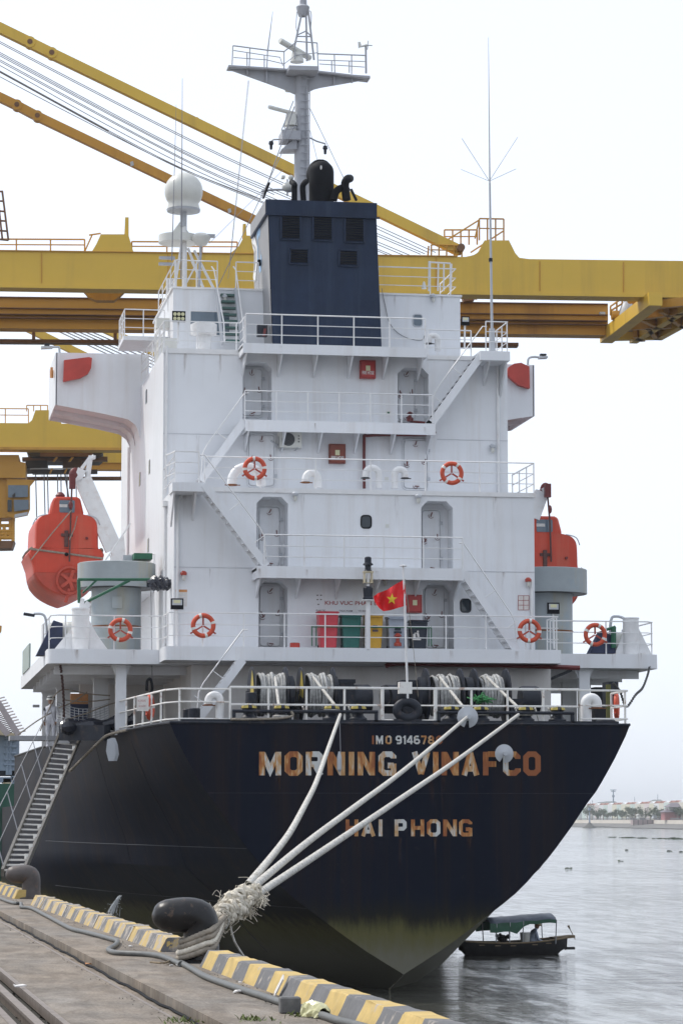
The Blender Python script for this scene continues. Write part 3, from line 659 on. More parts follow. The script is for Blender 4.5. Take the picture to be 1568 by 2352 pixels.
# wheelhouse, with the box round the funnel foot
wh = MB(); wx0, wx1 = Xa(394, dW), Xa(1059, dW); wh.box((wx0, YT + dW, TOP + .004), (wx1, YT + 24, MON)); house3 = wh.build('wheelhouse', 'white', ship)
tr = MB(); tr.box((wx0 - .06, YT + dW - .05, MON), (wx1 + .06, YT + 24.05, MON + .07)); tr.build('roof_edge', 'wclean', house3)
# horizontal weld seams and the corner pipes
def hseam(par, x0, x1, z, d):
    s_ = MB(); s_.bar((x0, YT + d - .004, z), (x1, YT + d - .004, z), .02, .022); s_.build('weld_seam', 'seam', par)
hseam(house1, XL, Xa(585, dL), Za(450, 1303, dL), dL); hseam(house1, Xa(1068, dL), XR, Za(450, 1303, dL), dL)
hseam(house2, XL, Xa(545, dU), Za(450, 997, dU), dU); hseam(house2, Xa(1004, dU), XR, Za(450, 997, dU), dU)
def pipe(pts, r, mat, name='pipe', par=None, n=6): k = MB(); k.tube(pts, r, n); return k.build(name, mat, par or ship, smooth=50)
pipe([(XL + .10, YT + dU - .06, RF), (XL + .10, YT + dU - .06, TOP + .1)], .05, 'wclean', 'drain_pipe')
pipe([(XR - .35, YT + dU - .06, RF), (XR - .35, YT + dU - .06, TOP)], .05, 'wclean', 'drain_pipe')
pipe([(XL + .12, YT + dL - .06, DA), (XL + .12, YT + dL - .06, RF - .5), (XL + .3, YT + dL - .06, RF - .1)], .05, 'wclean', 'drain_pipe')
pipe([(XR - .12, YT + dL - .06, DA), (XR - .12, YT + dL - .06, Za(1220, 1395, dL) + .9)], .05, 'wclean', 'drain_pipe')
pipe([(XL - .06, YT + 11.0, DA), (XL - .06, YT + 11.0, RF - .35)], .055, 'wclean', 'drain_pipe')
pipe([(XL - .05, YT + 26, DA + 1.4), (XL - .05, YT + 26, 16.0)], .05, 'wclean', 'drain_pipe')
pp = MB(); pp.box((XL - .16, YT + 10.85, RF - .38), (XL + .02, YT + 11.15, RF - .2)); pp.build('drain_box', 'wclean', ship)
# roof kerbs
def fascia(x0, x1, z, d, hgt=.10, proud=.03, par=ship):
    k = MB(); k.box((x0, YT + d - proud, z - hgt), (x1, YT + d + .05, z + .03)); return k.build('deck_edge', 'wclean', par)
fascia(Xa(468, dL), XR + .05, RF, dL, .12, .05, house1)
fascia(XL - .04, Xa(553, dU), TOP, dU, .14, .05, house2); fascia(Xa(982, dU), XR - 1.0, TOP, dU, .12, .04, house2)
# ---- platforms with brackets (walkways on the aft walls)
def platform(x0, x1, z, d_out, d_in, h_=.36, nb=6, chamf=.35, name='walkway', bl=.9):
    e = empty(name, (x0, YT + d_in, z), parent=ship)
    k = MB(); k.box((x0, YT + d_out, z - h_), (x1, YT + d_out + .06, z + .06)); k.box((x0, YT + d_out + .06, z - .08), (x1, YT + d_in - .01, z))
    k.box((x0, YT + d_out + .06, z - h_), (x0 + .06, YT + d_in - .01, z + .06)); k.box((x1 - .06, YT + d_out + .06, z - h_), (x1, YT + d_in - .01, z + .06))
    k.build('deck_plate', 'white', e)
    for i in range(nb):
        X = x0 + .12 + (x1 - x0 - .24) * i / (nb - 1); b = MB()
        b.prism([(X, YT + d_in - .01, z - .082), (X, YT + d_out + .07, z - .082), (X, YT + d_out + .07, z - .24), (X, YT + d_in - .01, z - bl)], (.05, 0, 0)); b.build('bracket', 'white', e)
    return e
pl4 = platform(Xa(562, 11.4), Xa(1001, 11.4), P4, 11.4, dU, .33)
pl2 = platform(Xa(590, 7.4), Xa(1064, 7.4), P2, 7.4, dL, .33)
plT = platform(Xa(556, 11.4), Xa(981, 11.4), TOP + .02, 11.4, dU - .0, .28)
# small landing at the head of the right stair, and the left landing on the lower roof
k = MB(); x0, x1 = Xa(1104, 11.4), Xa(1173, 11.4); k.box((x0, YT + 11.35, TOP - .30), (x1, YT + 12.9, TOP + .02)); k.prism([(x1 - .12, YT + 11.5, TOP - .30), (x1 - .12, YT + 12.58, TOP - .30), (x1 - .12, YT + 12.58, TOP - 1.4)], (.06, 0, 0)); k.prism([(x0 + .35, YT + 11.5, TOP - .30), (x0 + .35, YT + 12.58, TOP - .30), (x0 + .35, YT + 12.58, TOP - 1.0)], (.06, 0, 0)); k.build('landing', 'white', ship)
k = MB(); lx0, lx1 = Xa(395, 7.5), Xa(470, 7.5); k.box((lx0, YT + 7.5, RF - .26), (lx1, YT + dL, RF + .03)); k.prism([(lx0 + .05, YT + 7.6, RF - .26), (lx0 + .05, YT + dL, RF - .26), (lx0 + .05, YT + dL, RF - 1.3)], (.06, 0, 0)); k.prism([(lx1 - .3, YT + 7.6, RF - .26), (lx1 - .3, YT + dL, RF - .26), (lx1 - .3, YT + dL, RF - 1.1)], (.06, 0, 0)); k.build('landing', 'white', ship)
# ---- deck A: broad deck over the mooring deck
dk = MB(); cx0, cx1 = Xa(379, 6.9), Xa(1289, 6.9); ax0, ax1 = Xa(112, 8.7), Xa(1510, 8.7)
def rounded_front(x0, x1, y0, y1, r):
    a = [(x0, y1)] + [(x0 + r - r * math.cos(math.radians(t)), y0 + r - r * math.sin(math.radians(t))) for t in range(0, 91, 15)]
    b = [(x1 - r + r * math.sin(math.radians(t)), y0 + r - r * math.cos(math.radians(t))) for t in range(0, 91, 15)] + [(x1, y1)]
    return a + b
dk.prism([(x, y, DA - .40) for x, y in rounded_front(cx0, cx1, YT + 6.9, YT + 8.69, .22)], (0, 0, .44))
dk.prism([(x, y, DA - .44) for x, y in rounded_front(ax0, ax1, YT + 8.7, YT + 27, .3)], (0, 0, .47))
deckA = dk.build('poop_deck_roof', 'white', ship, smooth=30)
for i in range(7):
    Y = YT + 10.2 + i * 2.2; b = MB(); b.box((ax0 + .3, Y, DA - .72), (ax1 - .3, Y + .08, DA - .442)); b.build('deck_beam', 'white', deckA)
# house at mooring deck level
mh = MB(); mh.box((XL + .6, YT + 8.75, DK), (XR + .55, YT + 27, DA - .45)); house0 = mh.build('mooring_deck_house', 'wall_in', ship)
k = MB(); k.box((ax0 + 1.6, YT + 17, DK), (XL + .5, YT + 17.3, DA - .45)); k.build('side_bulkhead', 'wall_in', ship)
# pillars
def pillar(px, d, w_=.42, dep=.3):
    X = Xa(px, d); k = MB(); k.box((X - w_ / 2, YT + d, DK - .1), (X + w_ / 2, YT + d + dep, DA - .44)); k.prism([(X - w_ / 2, YT + d + .1, DA - .442), (X + w_ / 2, YT + d + .1, DA - .442), (X + w_ / 2 + .16, YT + d + .1, DA - .442), (X + w_ / 2, YT + d + .1, DA - .8), (X - w_ / 2, YT + d + .1, DA - .8), (X - w_ / 2 - .16, YT + d + .1, DA - .442)], (0, .1, 0)); return k.build('pillar', 'white', ship)
pillar(281, 9.2, .34); pillar(1339, 9.0, .36); pillar(235, 14, .5); pillar(150, 20, .5); pillar(117, 23.5, .5); pillar(1305, 13, .5)
# ---- bridge wings
wz0, wz1 = Za(130, 932, 22.6), Za(130, 830, 22.6)
def wing(sgn, xo):
    xi = XL if sgn < 0 else XR; k = MB(); Y0, Y1 = YT + 21.4, YT + 25.5; zt = TOP + 1.25; W = abs(xo - xi)
    zs = [Za(x, y, 21.4) for x, y in ((130, 930), (170, 937), (240, 951), (290, 963), (308, 976), (316, 992), (319, 1012))]
    fr = [1.0, .80, .42, .15, .06, .02, 0.0]
    lo = [(xi + sgn * W * f, z) for f, z in zip(fr, zs)]
    a = [(xo, zt), (xi - sgn * .3, zt + .02), (xi - sgn * .3, zs[-1])] + lo[::-1]
    k.prism([(x, Y0, z) for x, z in a], (0, .05, 0)); k.prism([(x, Y1, z) for x, z in a], (0, .05, 0))
    k.box((xo - .03, Y0 - .0, zs[0]), (xo + .03, Y1 + .05, zt))
    m = len(lo)
    k.add([(x, Y0 + .05, z + .16) for x, z in lo] + [(x, Y1, z + .16) for x, z in lo], [(i, i + 1, m + i + 1, m + i) for i in range(m - 1)])
    k.prism([(x, Y0 + 2.2, z) for x, z in lo] + [(x, Y0 + 2.2, z + .15) for x, z in lo[::-1]], (0, .04, 0))
    return k.build('bridge_wing', 'white', ship)
wing(-1, Xa(122, 22.2)); wing(1, Xa(1217, 22.2))
# ---------------------------------------------------------------- railings: bars in one part, every post a piece of it
def railing(path, z, h=1.05, bars=(1, .66, .33), spacing=1.35, r=.024, rp=.024, mat='wclean', first=True, last=True, par=None, rm=.016, posts=None):
    path = [Vector((p[0], p[1], z if len(p) < 3 else p[2])) for p in path]; k = MB()
    for i, b in enumerate(bars): k.tube([p + V(0, 0, h * b) for p in path], r if i == 0 else rm, 6)
    o = k.build('railing', mat, par or ship, smooth=60)
    L = [0]
    for i in range(1, len(path)): L.append(L[-1] + (path[i] - path[i - 1]).length)
    if posts is None:
        n = max(1, round(L[-1] / spacing)); ts = [L[-1] * i / n for i in range(n + 1)]
        if not first: ts = ts[1:]
        if not last: ts = ts[:-1]
    else: ts = posts
    for t in ts:
        j = 0
        while j < len(L) - 2 and L[j + 1] < t: j += 1
        p = path[j].lerp(path[j + 1], (t - L[j]) / max(1e-6, L[j + 1] - L[j])); q_ = MB(); q_.tube([p, p + V(0, 0, h)], rp, 6); q_.build('post', mat, o)
    return o
# lower roof (life ring level)
Yb = YT + dL + .1
railing([(Xa(470, dL), Yb), (XR + .02, Yb)], RF, 1.05, spacing=1.75, last=False)
railing([(XR + .02, Yb), (XR + .02, YT + 12)], RF, 1.05, spacing=1.2)
railing([(XL + .03, YT + 12.4), (XL + .03, Yb)], RF, 1.05, spacing=1.8)
railing([(Xa(388, 7.6), YT + dL), (Xa(402, 7.6), YT + 7.6), (Xa(456, 7.6), YT + 7.6)], RF, 1.05, spacing=.9)
# walkways
railing([(Xa(607, 7.45), YT + 7.45), (Xa(1062, 7.45), YT + 7.45)], P2 + .02, 1.06, spacing=1.22)
railing([(Xa(561, 11.45), YT + 11.45), (Xa(994, 11.45), YT + 11.45)], P4 + .02, 1.04, spacing=1.16)
railing([(Xa(562, 11.45), YT + 11.45), (Xa(876, 11.45), YT + 11.45), (Xa(978, 11.45), YT + 11.45)], TOP + .04, 1.06, spacing=1.16)
railing([(Xa(370, dU) + .02, YT + dU + 3), (Xa(373, dU) + .02, YT + dU + .12), (Xa(550, dU), YT + dU + .12), (Xa(560, 11.5), YT + 11.5)], TOP, 1.0, spacing=1.35)
railing([(Xa(985, dU), YT + dU + .1), (Xa(1085, dU), YT + dU + .1)], TOP, .95, spacing=1.2)
railing([(Xa(1118, 11.45), YT + 11.45), (Xa(1168, 11.45), YT + 11.45), (Xa(1168, 11.45), YT + 14)], TOP + .02, 1.05, spacing=.9)
railing([(Xa(870, dW), YT + dW + .1), (Xa(1050, dW), YT + dW + .1), (Xa(1050, dW), YT + dW + 3)], MON + .06, 1.0, spacing=1.7, posts=None)
railing([(Xa(400, dW), YT + dW + .1), (Xa(497, dW), YT + dW + .1)], MON + .06, 1.0, spacing=.8)
railing([(Xa(540, dW), YT + dW + .1), (Xa(592, dW), YT + dW + .1)], MON + .06, 1.0, spacing=.8)
railing([(Xa(395, dW) + .05, YT + dW + .1), (Xa(395, dW) + .05, YT + 23)], MON + .06, 1.0, spacing=1.4)
# deck A
railing([(ax0 + .12, YT + 13.2), (ax0 + .12, YT + 9.0), (ax0 + .35, YT + 8.8), (Xa(375, 8.8), YT + 8.8)], DA + .03, 1.1, spacing=1.5)
railing([(Xa(377, 8.6), YT + 8.6), (cx0 + .15, YT + 7.05), (cx1 - .1, YT + 7.05), (cx1 - .1, YT + 8.6)], DA + .03, 1.1, spacing=1.36)
railing([(cx1 + .05, YT + 8.8), (ax1 - .35, YT + 8.8), (ax1 - .12, YT + 9.1), (ax1 - .12, YT + 13)], DA + .03, 1.1, spacing=1.7)
# transom rail: heavy, two bars
ht = .98
path = [(XC - hb(d, DK) + .1, YT + d) for d in (9.5, 7, 5, 3, 1.2)] + [(XC - hb(0, DK) + .35, YT + .3), (Xa(530, .3), YT + .3)]
railing(path, DK, 1.0, (1, .62, .12), 1.5, .032, .034, 'wrusty', rm=.026)
railing([(Xa(530, .12), YT + .12), (Xa(877, .12), YT + .12)], DK + .03, 1.02, (1, .5), 1.22, .042, .036, 'wrusty', rm=.034)
railing([(Xa(877, .12), YT + .12), (Xa(998, .12), YT + .12)], DK + .03, 1.02, (1, .5, .07), 1.5, .042, .06, 'wrusty', rm=.026)
railing([(Xa(998, .12), YT + .12), (Xa(1326, .12), YT + .12)], DK + .03, 1.02, (1, .5), 1.2, .042, .036, 'wrusty', rm=.034)
railing([(Xa(1326, .12), YT + .12), (Xa(1436, .12), YT + .12), (Xa(1438, .2), YT + 2.2)], DK + .03, 1.0, (1, .55, .15), 1.5, .034, .036, 'wrusty', rm=.026)
# inclined rail stanchion stays behind the transom rail
for x in (575, 695, 800, 1062, 1110, 1180, 1225, 1255):
    k = MB(); k.bar((Xa(x, .2), YT + .2, DK + .5), (Xa(x + 12, .2), YT + .34, DK + .1), .04, .04); k.build('rail_stay', 'wrusty', ship)
# ---------------------------------------------------------------- stairs (treads are pieces)
def stair(a, b, wid, n, par=ship, mat='white', tmat='wclean', rails=(1,), railh=.95, tw=None):
    """a = foot, b = head (outer stringer, world points); the stair is wid deep in +Y"""
    a = Vector(a); b = Vector(b); e = empty('stair', a, parent=par); w = V(0, wid, 0)
    for off in (V(0, 0, 0), w): k = MB(); k.bar(a + off, b + off, .05, .26, up=(0, 0, 1)); k.build('stringer', mat, e)
    dx = (b - a).normalized()
    for i in range(n):
        p = a.lerp(b, (i + .5) / n); k = MB(); tr_ = .24 * (1 if (b.x - a.x) > 0 else -1)
        k.box(p + V(-.02 * (1 if tr_ > 0 else -1) - tr_ * .5, .03, -.02), p + V(tr_ * .5, wid - .03, .015)); k.build('tread', tmat, e)
    for s_ in rails:
        off = V(0, 0, 0) if s_ == 1 else w; up = V(0, 0, railh); k = MB()
        k.tube([a + off + V(0, 0, .15), a + off + up * .9 + dx * .1, a + off + up + dx * .35, b + off + up, b + off + V(dx.x * .25, 0, railh)], .022, 6); k.build('handrail', 'wclean', e, smooth=60)
        for f in (.25, .65): p = a.lerp(b, f) + off; k = MB(); k.tube([p, p + V(-dx.z if dx.x > 0 else dx.z, 0, abs(dx.x)) * (railh * abs(dx.x))], .018, 6); k.build('baluster', 'wclean', e)
    return e
def sp(x, y, d): return P(x, y, d)
stair(sp(462, 1104, 11.5) * 1, sp(562, 966, 11.5), .8, 11)                        # level 3 to 4
stair(sp(992, 970, 11.5), sp(1108, 812, 11.5), .8, 12, tmat='black')              # to the top deck
stair(sp(612, 1300, 7.5), sp(470, 1112, 7.5), .8, 12)                             # left, down to the walkway
stair(sp(1186, 1494, 7.5), sp(1064, 1314, 7.5), .8, 12)                           # right, down to deck A
stair(sp(452, 1658, 6.2), sp(558, 1515, 6.2), .8, 10)                             # from the mooring deck up
# green-treaded ladder behind the left railing
e = empty('ladder', P(520, 790, 16), parent=ship)
for xa, xb in ((497, 511), (540, 552)):
    k = MB(); k.bar(P(xa + 14, 790, 15.6), P(xa, 664, 16.6), .07, .2); k.build('stringer', 'bright', e)
for i in range(8):
    p = P(511 + 8 - i * 1.6, 782 - i * 15, 15.7 + .12 * i); q_ = P(549 + 4 - i * 1.4, 782 - i * 15, 15.7 + .12 * i); k = MB(); k.box(p + V(0, 0, -.03), V(q_.x, p.y + .26, q_.z + .03)); k.build('tread', 'tread', e)
k = MB()
for x0, x1 in ((486, 512), (536, 556)): k.tube([P(x0, 612, 16.6), P(x0 + 6, 620, 16.5), P(x1 + 2, 740, 15.5), P(x1 + 4, 785, 15.4)], .024, 6)
k.build('handrail', 'wclean', e, smooth=60)
# ---------------------------------------------------------------- doors
def door(x0, y0, x1, y1, d, par=ship, dark=0):
    a = P(x0, y0, d); b = P(x1, y1, d); e = empty('door', ((a.x + b.x) / 2, a.y, b.z), parent=par); X0, X1, Z1, Z0 = a.x, b.x, a.z, b.z; Y = a.y
    k = MB(); k.prism([(x, Y - .05, z) for x, z in rrect(X0, Z0, X1, Z1, .12)], (0, .05, 0)); k.build('leaf', 'white', e)
    k = MB(); k.tube([(x, Y - .03, z) for x, z in rrect(X0 - .05, Z0 - .05, X1 + .05, Z1 + .05, .14)], .025, 5, closed=True); k.build('frame', 'white', e)
    W, Hh = X1 - X0, Z1 - Z0; rr = random.Random(int(x0 + y0))
    for fx, fz, an in ((.5, .92, 70), (.12, .52, 100), (.88, .55, 85), (.12, .48, 60), (.5, .04, 10)):
        c = V(X0 + W * fx, Y - .075, Z0 + Hh * fz); t_ = math.radians(an + rr.uniform(-25, 25)); k = MB()
        k.bar(c - V(math.cos(t_), 0, math.sin(t_)) * .03, c + V(math.cos(t_), 0, math.sin(t_)) * .12, .028, .03); k.tube(arc(c, .085, 180 + rr.uniform(-30, 30), 330, 6, (1, 0, 0), (0, 0, 1)), .008, 4)
        k.build('dog_lever', 'dkred', e)
    for fz in (.2, .8): k = MB(); k.box((X1 - .0, Y - .08, Z0 + Hh * fz - .05), (X1 + .11, Y - .02, Z0 + Hh * fz + .05)); k.build('hinge', 'bright', e)
    return e
bk = .88
door(597, 1347, 642, 1484, dL + bk); door(975, 1351, 1018, 1488, dL + bk); door(596, 1166, 640, 1300, dL + bk); door(969, 1174, 1008, 1310, dL + bk)
door(556, 848, 600, 955, dU + bk); door(914, 851, 950, 965, dU + bk)
door(572, 1000, 628, 1116, dU - .01); door(927, 1012, 979, 1122, dU - .01)
# ---------------------------------------------------------------- windows and small openings
def window(x0, y0, x1, y1, d, frame='bright', glass='glass', r=.1):
    a = P(x0, y0, d); b = P(x1, y1, d); e = empty('window', ((a.x + b.x) / 2, a.y, b.z), parent=ship); Y = a.y
    k = MB(); k.tube([(x, Y - .012, z) for x, z in rrect(a.x, b.z, b.x, a.z, r)], .025, 5, closed=True); k.build('frame', frame, e)
    k = MB(); k.prism([(x, Y - .008, z) for x, z in rrect(a.x, b.z, b.x, a.z, r)], (0, .006, 0)); k.build('pane', glass, e)
window(829, 1184, 852, 1213, dL, 'black'); window(1057, 1376, 1080, 1406, dL, 'navyd'); window(948, 722, 969, 750, dW, 'bright', 'glasssky')
window(437, 714, 528, 772, dW, 'wclean', 'glasssky', .03); window(1001, 1548, 1050, 1580, 10.19, 'black'); window(1185, 1560, 1208, 1590, 10.19, 'black', 'glass', .05)
for (x, y0, y1) in ((337, 896, 926), (344, 1057, 1088), (322, 1086, 1116), (296, 1120, 1150), (341, 1238, 1268)):
    a = PX(x, y0, XL); b = PX(x, y1, XL); k = MB(); k.box((XL - .02, a.y - .22, b.z), (XL + .02, a.y + .22, a.z)); k.build('window', 'glass', ship)
# ---------------------------------------------------------------- funnel
fa = P(614, 462, 14.7); fb = P(863, 466, 14.7); f0 = P(626, 790, 14.7); f1 = P(876, 792, 14.7); zt = fa.z; YF = fa.y; lt = zt - .50
zc = zt + .06; dep = 4.0
fn = empty('funnel', (XC, YF, TOP), parent=ship)
k = MB()
xl = lambda z: f0.x + (fa.x + .03 - f0.x) * (z - f0.z) / (zt - f0.z); xr = lambda z: f1.x + (fb.x - f1.x) * (z - f0.z) / (zt - f0.z)
z0 = TOP + .06
bl, br_ = [(xl(z0), YF, z0), (xl(z0) , YF + dep + .9, z0)], [(xr(z0), YF, z0), (xr(z0), YF + dep + .9, z0)]
tl, t_r = [(xl(lt), YF, lt), (xl(lt), YF + dep, lt)], [(xr(lt), YF, lt), (xr(lt), YF + dep, lt)]
k.add([bl[0], br_[0], br_[1], bl[1], tl[0], t_r[0], t_r[1], tl[1]], [(0, 1, 5, 4), (1, 2, 6, 5), (2, 3, 7, 6), (4, 5, 6, 7)]); body = k.build('casing', 'navy', fn)
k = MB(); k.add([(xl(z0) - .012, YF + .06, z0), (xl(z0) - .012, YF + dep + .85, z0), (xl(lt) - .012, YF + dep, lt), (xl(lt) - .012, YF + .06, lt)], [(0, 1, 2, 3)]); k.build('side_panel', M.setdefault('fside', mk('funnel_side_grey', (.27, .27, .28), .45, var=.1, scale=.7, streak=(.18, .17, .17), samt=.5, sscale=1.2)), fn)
k = MB(); k.prism([(fa.x - .06, YF - .05, lt + .02), (fb.x + .03, YF - .05, lt + .02), (fb.x + .03, YF - .05, zc), (fa.x - .06, YF - .05, zc)], (0, dep + .3, 0)); k.build('cap', 'navy', fn)
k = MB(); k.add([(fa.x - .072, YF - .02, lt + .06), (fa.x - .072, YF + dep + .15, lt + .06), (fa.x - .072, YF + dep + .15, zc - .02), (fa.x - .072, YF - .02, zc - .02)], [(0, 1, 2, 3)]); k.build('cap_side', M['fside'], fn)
k = MB(); k.bar((fa.x - .08, YF - .07, lt + .01), (fb.x + .12, YF - .07, lt + .01), .1, .05); k.build('cap_lip', 'navy', fn)
# louvres: frame, dark backing, slats
z4 = zp(600, 380, 2.24)
for (xa, ya, xb, yb) in ((230, 350, 338, 492), (408, 358, 517, 498), (586, 366, 694, 508), (278, 540, 382, 628), (554, 548, 658, 640)):
    a = P(*z4(xa, ya), 14.7); b = P(*z4(xb, yb), 14.7); lv = empty('louvre', ((a.x + b.x) / 2, YF, b.z), parent=ship); h_ = a.z - b.z
    k = MB(); k.box((a.x, YF - .012, b.z), (b.x, YF - .004, a.z)); k.build('backing', 'dark', lv)
    k = MB()
    for p, q_ in (((a.x, a.z), (b.x, a.z)), ((a.x, b.z), (b.x, b.z)), ((a.x, b.z), (a.x, a.z)), ((b.x, b.z), (b.x, a.z))): k.bar((p[0], YF - .04, p[1]), (q_[0], YF - .04, q_[1]), .07, .045, up=(0, 1, 0))
    k.build('frame', 'navy', lv); n = int(h_ / .085)
    for i in range(n):
        z = b.z + h_ * (i + .5) / n; k = MB(); k.add([(a.x + .02, YF - .075, z - .03), (b.x - .02, YF - .075, z - .03), (b.x - .02, YF - .02, z + .03), (a.x + .02, YF - .02, z + .03)], [(0, 1, 2, 3)]); k.build('slat', M.setdefault('slatm', mk('louvre_navy', (.007, .011, .022), .6, spec=.15, var=.3)), lv)
for (xa, ya, xb) in ((238, 330, 300), (410, 338, 510), (588, 350, 680)):
    a = P(*z4(xa, ya), 14.7); b = P(*z4(xb, ya + 16), 14.7); k = MB(); rr = random.Random(xa)
    for i in range(26):
        x = rr.uniform(a.x, b.x); z = rr.uniform(b.z, a.z); s_ = rr.uniform(.02, .06); k.add([(x - s_, YF - .006, z), (x, YF - .006, z - s_ * .5), (x + s_, YF - .006, z + .01), (x, YF - .006, z + s_ * .5)], [(0, 1, 2, 3)])
    k.build('peeled_paint', 'seam', fn)
# emblem on the port side of the funnel: pale blue loop behind a white loop
def emblem(pts, mat, lift, wd):
    k = MB(); n = len(pts); P_ = [PX(x, y, xl(20) - lift) for x, y in pts]; C_ = sum(P_, Vector()) / n
    def sx(z): return xl(z) - .015 - lift
    V_ = [(sx(p.z), p.y, p.z) for p in P_] + [(sx(q_.z), q_.y, q_.z) for q_ in [p.lerp(C_, wd) for p in P_]]
    k.add(V_, [(i, (i + 1) % n, n + (i + 1) % n, n + i) for i in range(n)]); return k.build('emblem', mat, fn)
z3 = zp(380, 400, 3.92)
M['embw'] = mk('emblem_white', (.72, .72, .72), .5); M['embb'] = mk('emblem_blue', (.27, .45, .66), .5)
emblem([z3(*p) for p in ((1080, 620), (1090, 690), (1075, 850), (1095, 960), (1085, 1090), (1070, 1110), (1055, 1000), (1060, 850), (1055, 720))], 'embb', .006, .45)
emblem([z3(*p) for p in ((1015, 715), (1040, 770), (1058, 850), (1050, 1010), (1030, 1180), (1016, 1205), (1008, 1150), (1030, 980), (1035, 880), (1005, 800))], 'embw', .016, .45)
k = MB(); a = PX(*z3(1085, 1010), xl(20)); k.box(a + V(-.18, -.12, -.1), a + V(.02, .1, .1)); k.build('lamp_box', 'black', fn)
# exhaust pipes on the funnel
def exhaust(pts, r, d):
    k = MB(); pp = [P(x, y, d + (i * .0)) for i, (x, y) in enumerate(pts)]; 
    k.tube(spline(pp, 4), r, 14); return k
k = MB(); c = P(738, 455, 16.2); top = P(738, 396, 16.2); sc_ = .0154
k.lathe([(.45, -.4), (.45, top.z - c.z)] + [(.45 * math.cos(math.radians(t_)), top.z - c.z + .42 * math.sin(math.radians(t_))) for t_ in range(10, 91, 10)], c, n=28); k.tube(spline([top + V(0, .1, .1), top + V(0, .6, .2), top + V(0, 1.1, .15)], 4), .40, 18); k.build('exhaust_pipe', 'black', fn, smooth=50)
k = MB(); c2 = P(737, 385, 15.66); k.prism([(c2.x + .035 * math.cos(t_ * .5236), c2.y - .03, c2.z + .08 * math.sin(t_ * .5236)) for t_ in range(12)], (0, .02, 0)); k.build('vent_hole', 'litter', fn)
for pts, r in ((((676, 460), (676, 432), (676, 424), (670, 418)), .105), (((697, 460), (695, 432), (698, 422), (703, 417)), .105), (((796, 460), (792, 425), (797, 412), (803, 410)), .15), (((766, 460), (772, 440), (784, 432), (796, 436)), .13)):
    k = MB(); q_ = [P(x, y, 15.6 + (.5 if i == 3 else 0)) for i, (x, y) in enumerate(pts)]; k.tube(spline(q_, 5), r, 12); k.build('exhaust_pipe', 'black', fn, smooth=50)
# ---------------------------------------------------------------- mast and its yards
dM = 20.3; mm = empty('mast', (XC, YT + dM, MON), parent=ship)
def Pm(x, y, dd=0): return P(x, y, dM + dd)
k = MB(); a = Pm(692, 560); b = Pm(693, 168); k.tube([a, b], [.30, .25], 18); k.build('column', 'mast', mm, smooth=50)
k = MB()
for i in range(15): y = 420 - i * 17; p = Pm(708, y, -.25); k.tube([p + V(-.32, -.06, 0), p + V(.02, -.1, 0)], .014, 5)
for x in (704, 710): k.tube([Pm(x, 440, -.3), Pm(x + 1, 200, -.3)], .02, 5)
k.build('ladder', 'mast', mm)
# crosstree arms
k = MB(); k.prism([Pm(*p, -.05) for p in ((526, 153), (660, 163), (684, 170), (684, 218), (672, 213), (655, 205), (527, 159))], (0, .12, 0)); k.build('crosstree_arm', 'mast', mm)
k = MB(); k.prism([Pm(*p, -.05) for p in ((850, 174), (726, 166), (706, 170), (706, 212), (722, 204), (738, 200), (848, 181))], (0, .12, 0)); k.build('crosstree_arm', 'mast', mm)
def deckp(x0, y0, x1, y1, dd0, dd1, t_=.09): k = MB(); a = Pm(x0, y0, dd0); b = Pm(x1, y1, dd0); k.prism([a, b, b + V(0, 0, -t_), a + V(0, 0, -t_)], (0, dd1 - dd0, 0)); k.build('platform', 'mast', mm)
deckp(525, 149, 668, 158, -.35, .3, .06); deckp(732, 162, 850, 176, -.35, .3, .06); deckp(664, 150, 732, 152, -1.0, .8, .16)
for x, y0, y1 in ((568, 155, 172), (612, 160, 190), (767, 168, 196), (808, 172, 190)): k = MB(); k.bar(Pm(x, y0, -.12), Pm(x, y1, -.12), .05, .12); k.build('stiffener', 'mast', mm)
z2 = zp(540, 0, 3.409)
def mrail(pts, dd, r=.026): k = MB(); k.tube([Pm(*z2(*p), dd) for p in pts], r, 6); return k
rl = [((145, 390), (170, 392), (440, 428), (580, 440), (690, 352), (860, 366), (868, 458), (1268, 472)), ((150, 430), (415, 470), (545, 488), (570, 560)), ((875, 512), (1130, 520), (1268, 524)), ((150, 490), (430, 510), (580, 545), (680, 470), (860, 450)), ((880, 545), (1265, 572))]
for i, r_ in enumerate(rl): k = mrail(r_, -.35, .026 if i < 1 else .017); k.build('platform_rail', 'mast', mm, smooth=60)
for (xa, ya, xb, yb) in ((145, 390, 138, 552), (290, 408, 284, 580), (440, 428, 434, 590), (580, 440, 580, 585), (672, 352, 672, 500), (862, 366, 870, 590), (1008, 465, 1012, 635), (1155, 470, 1155, 630), (265, 445, 266, 560), (412, 470, 412, 570), (985, 515, 986, 610), (1135, 522, 1135, 620)): k = mrail(((xa, ya), (xb, yb)), -.35, .022); k.build('rail_post', 'mast', mm)
# upper tripod
for pts in (((740, 70), (640, 530)), ((765, 0), (775, 520)), ((785, 80), (835, 510)), ((680, 310), (815, 312)), ((690, 300), (765, 265)), ((765, 265), (815, 312))): k = mrail(pts, -.1, .04 if pts[1][1] > 400 else .026); k.build('tripod_tube', 'mast', mm)
k = MB(); a = Pm(*z2(740, 140)); k.lathe([(.16, 0), (.2, .1), (.26, .36), (.2, .42), (.12, .46), (.12, .62), (.08, .65), (.08, 1.2)], a, n=14); k.build('masthead_lamp', 'mast', mm, smooth=40)
k = MB(); k.tube(spline([Pm(*z2(*p)) for p in ((690, 100), (683, 230), (700, 300))], 4), .012, 4); k.tube(spline([Pm(*z2(*p)) for p in ((800, 90), (812, 130), (808, 300), (830, 460))], 4), .014, 4); k.build('cable', 'wiregrey', mm)
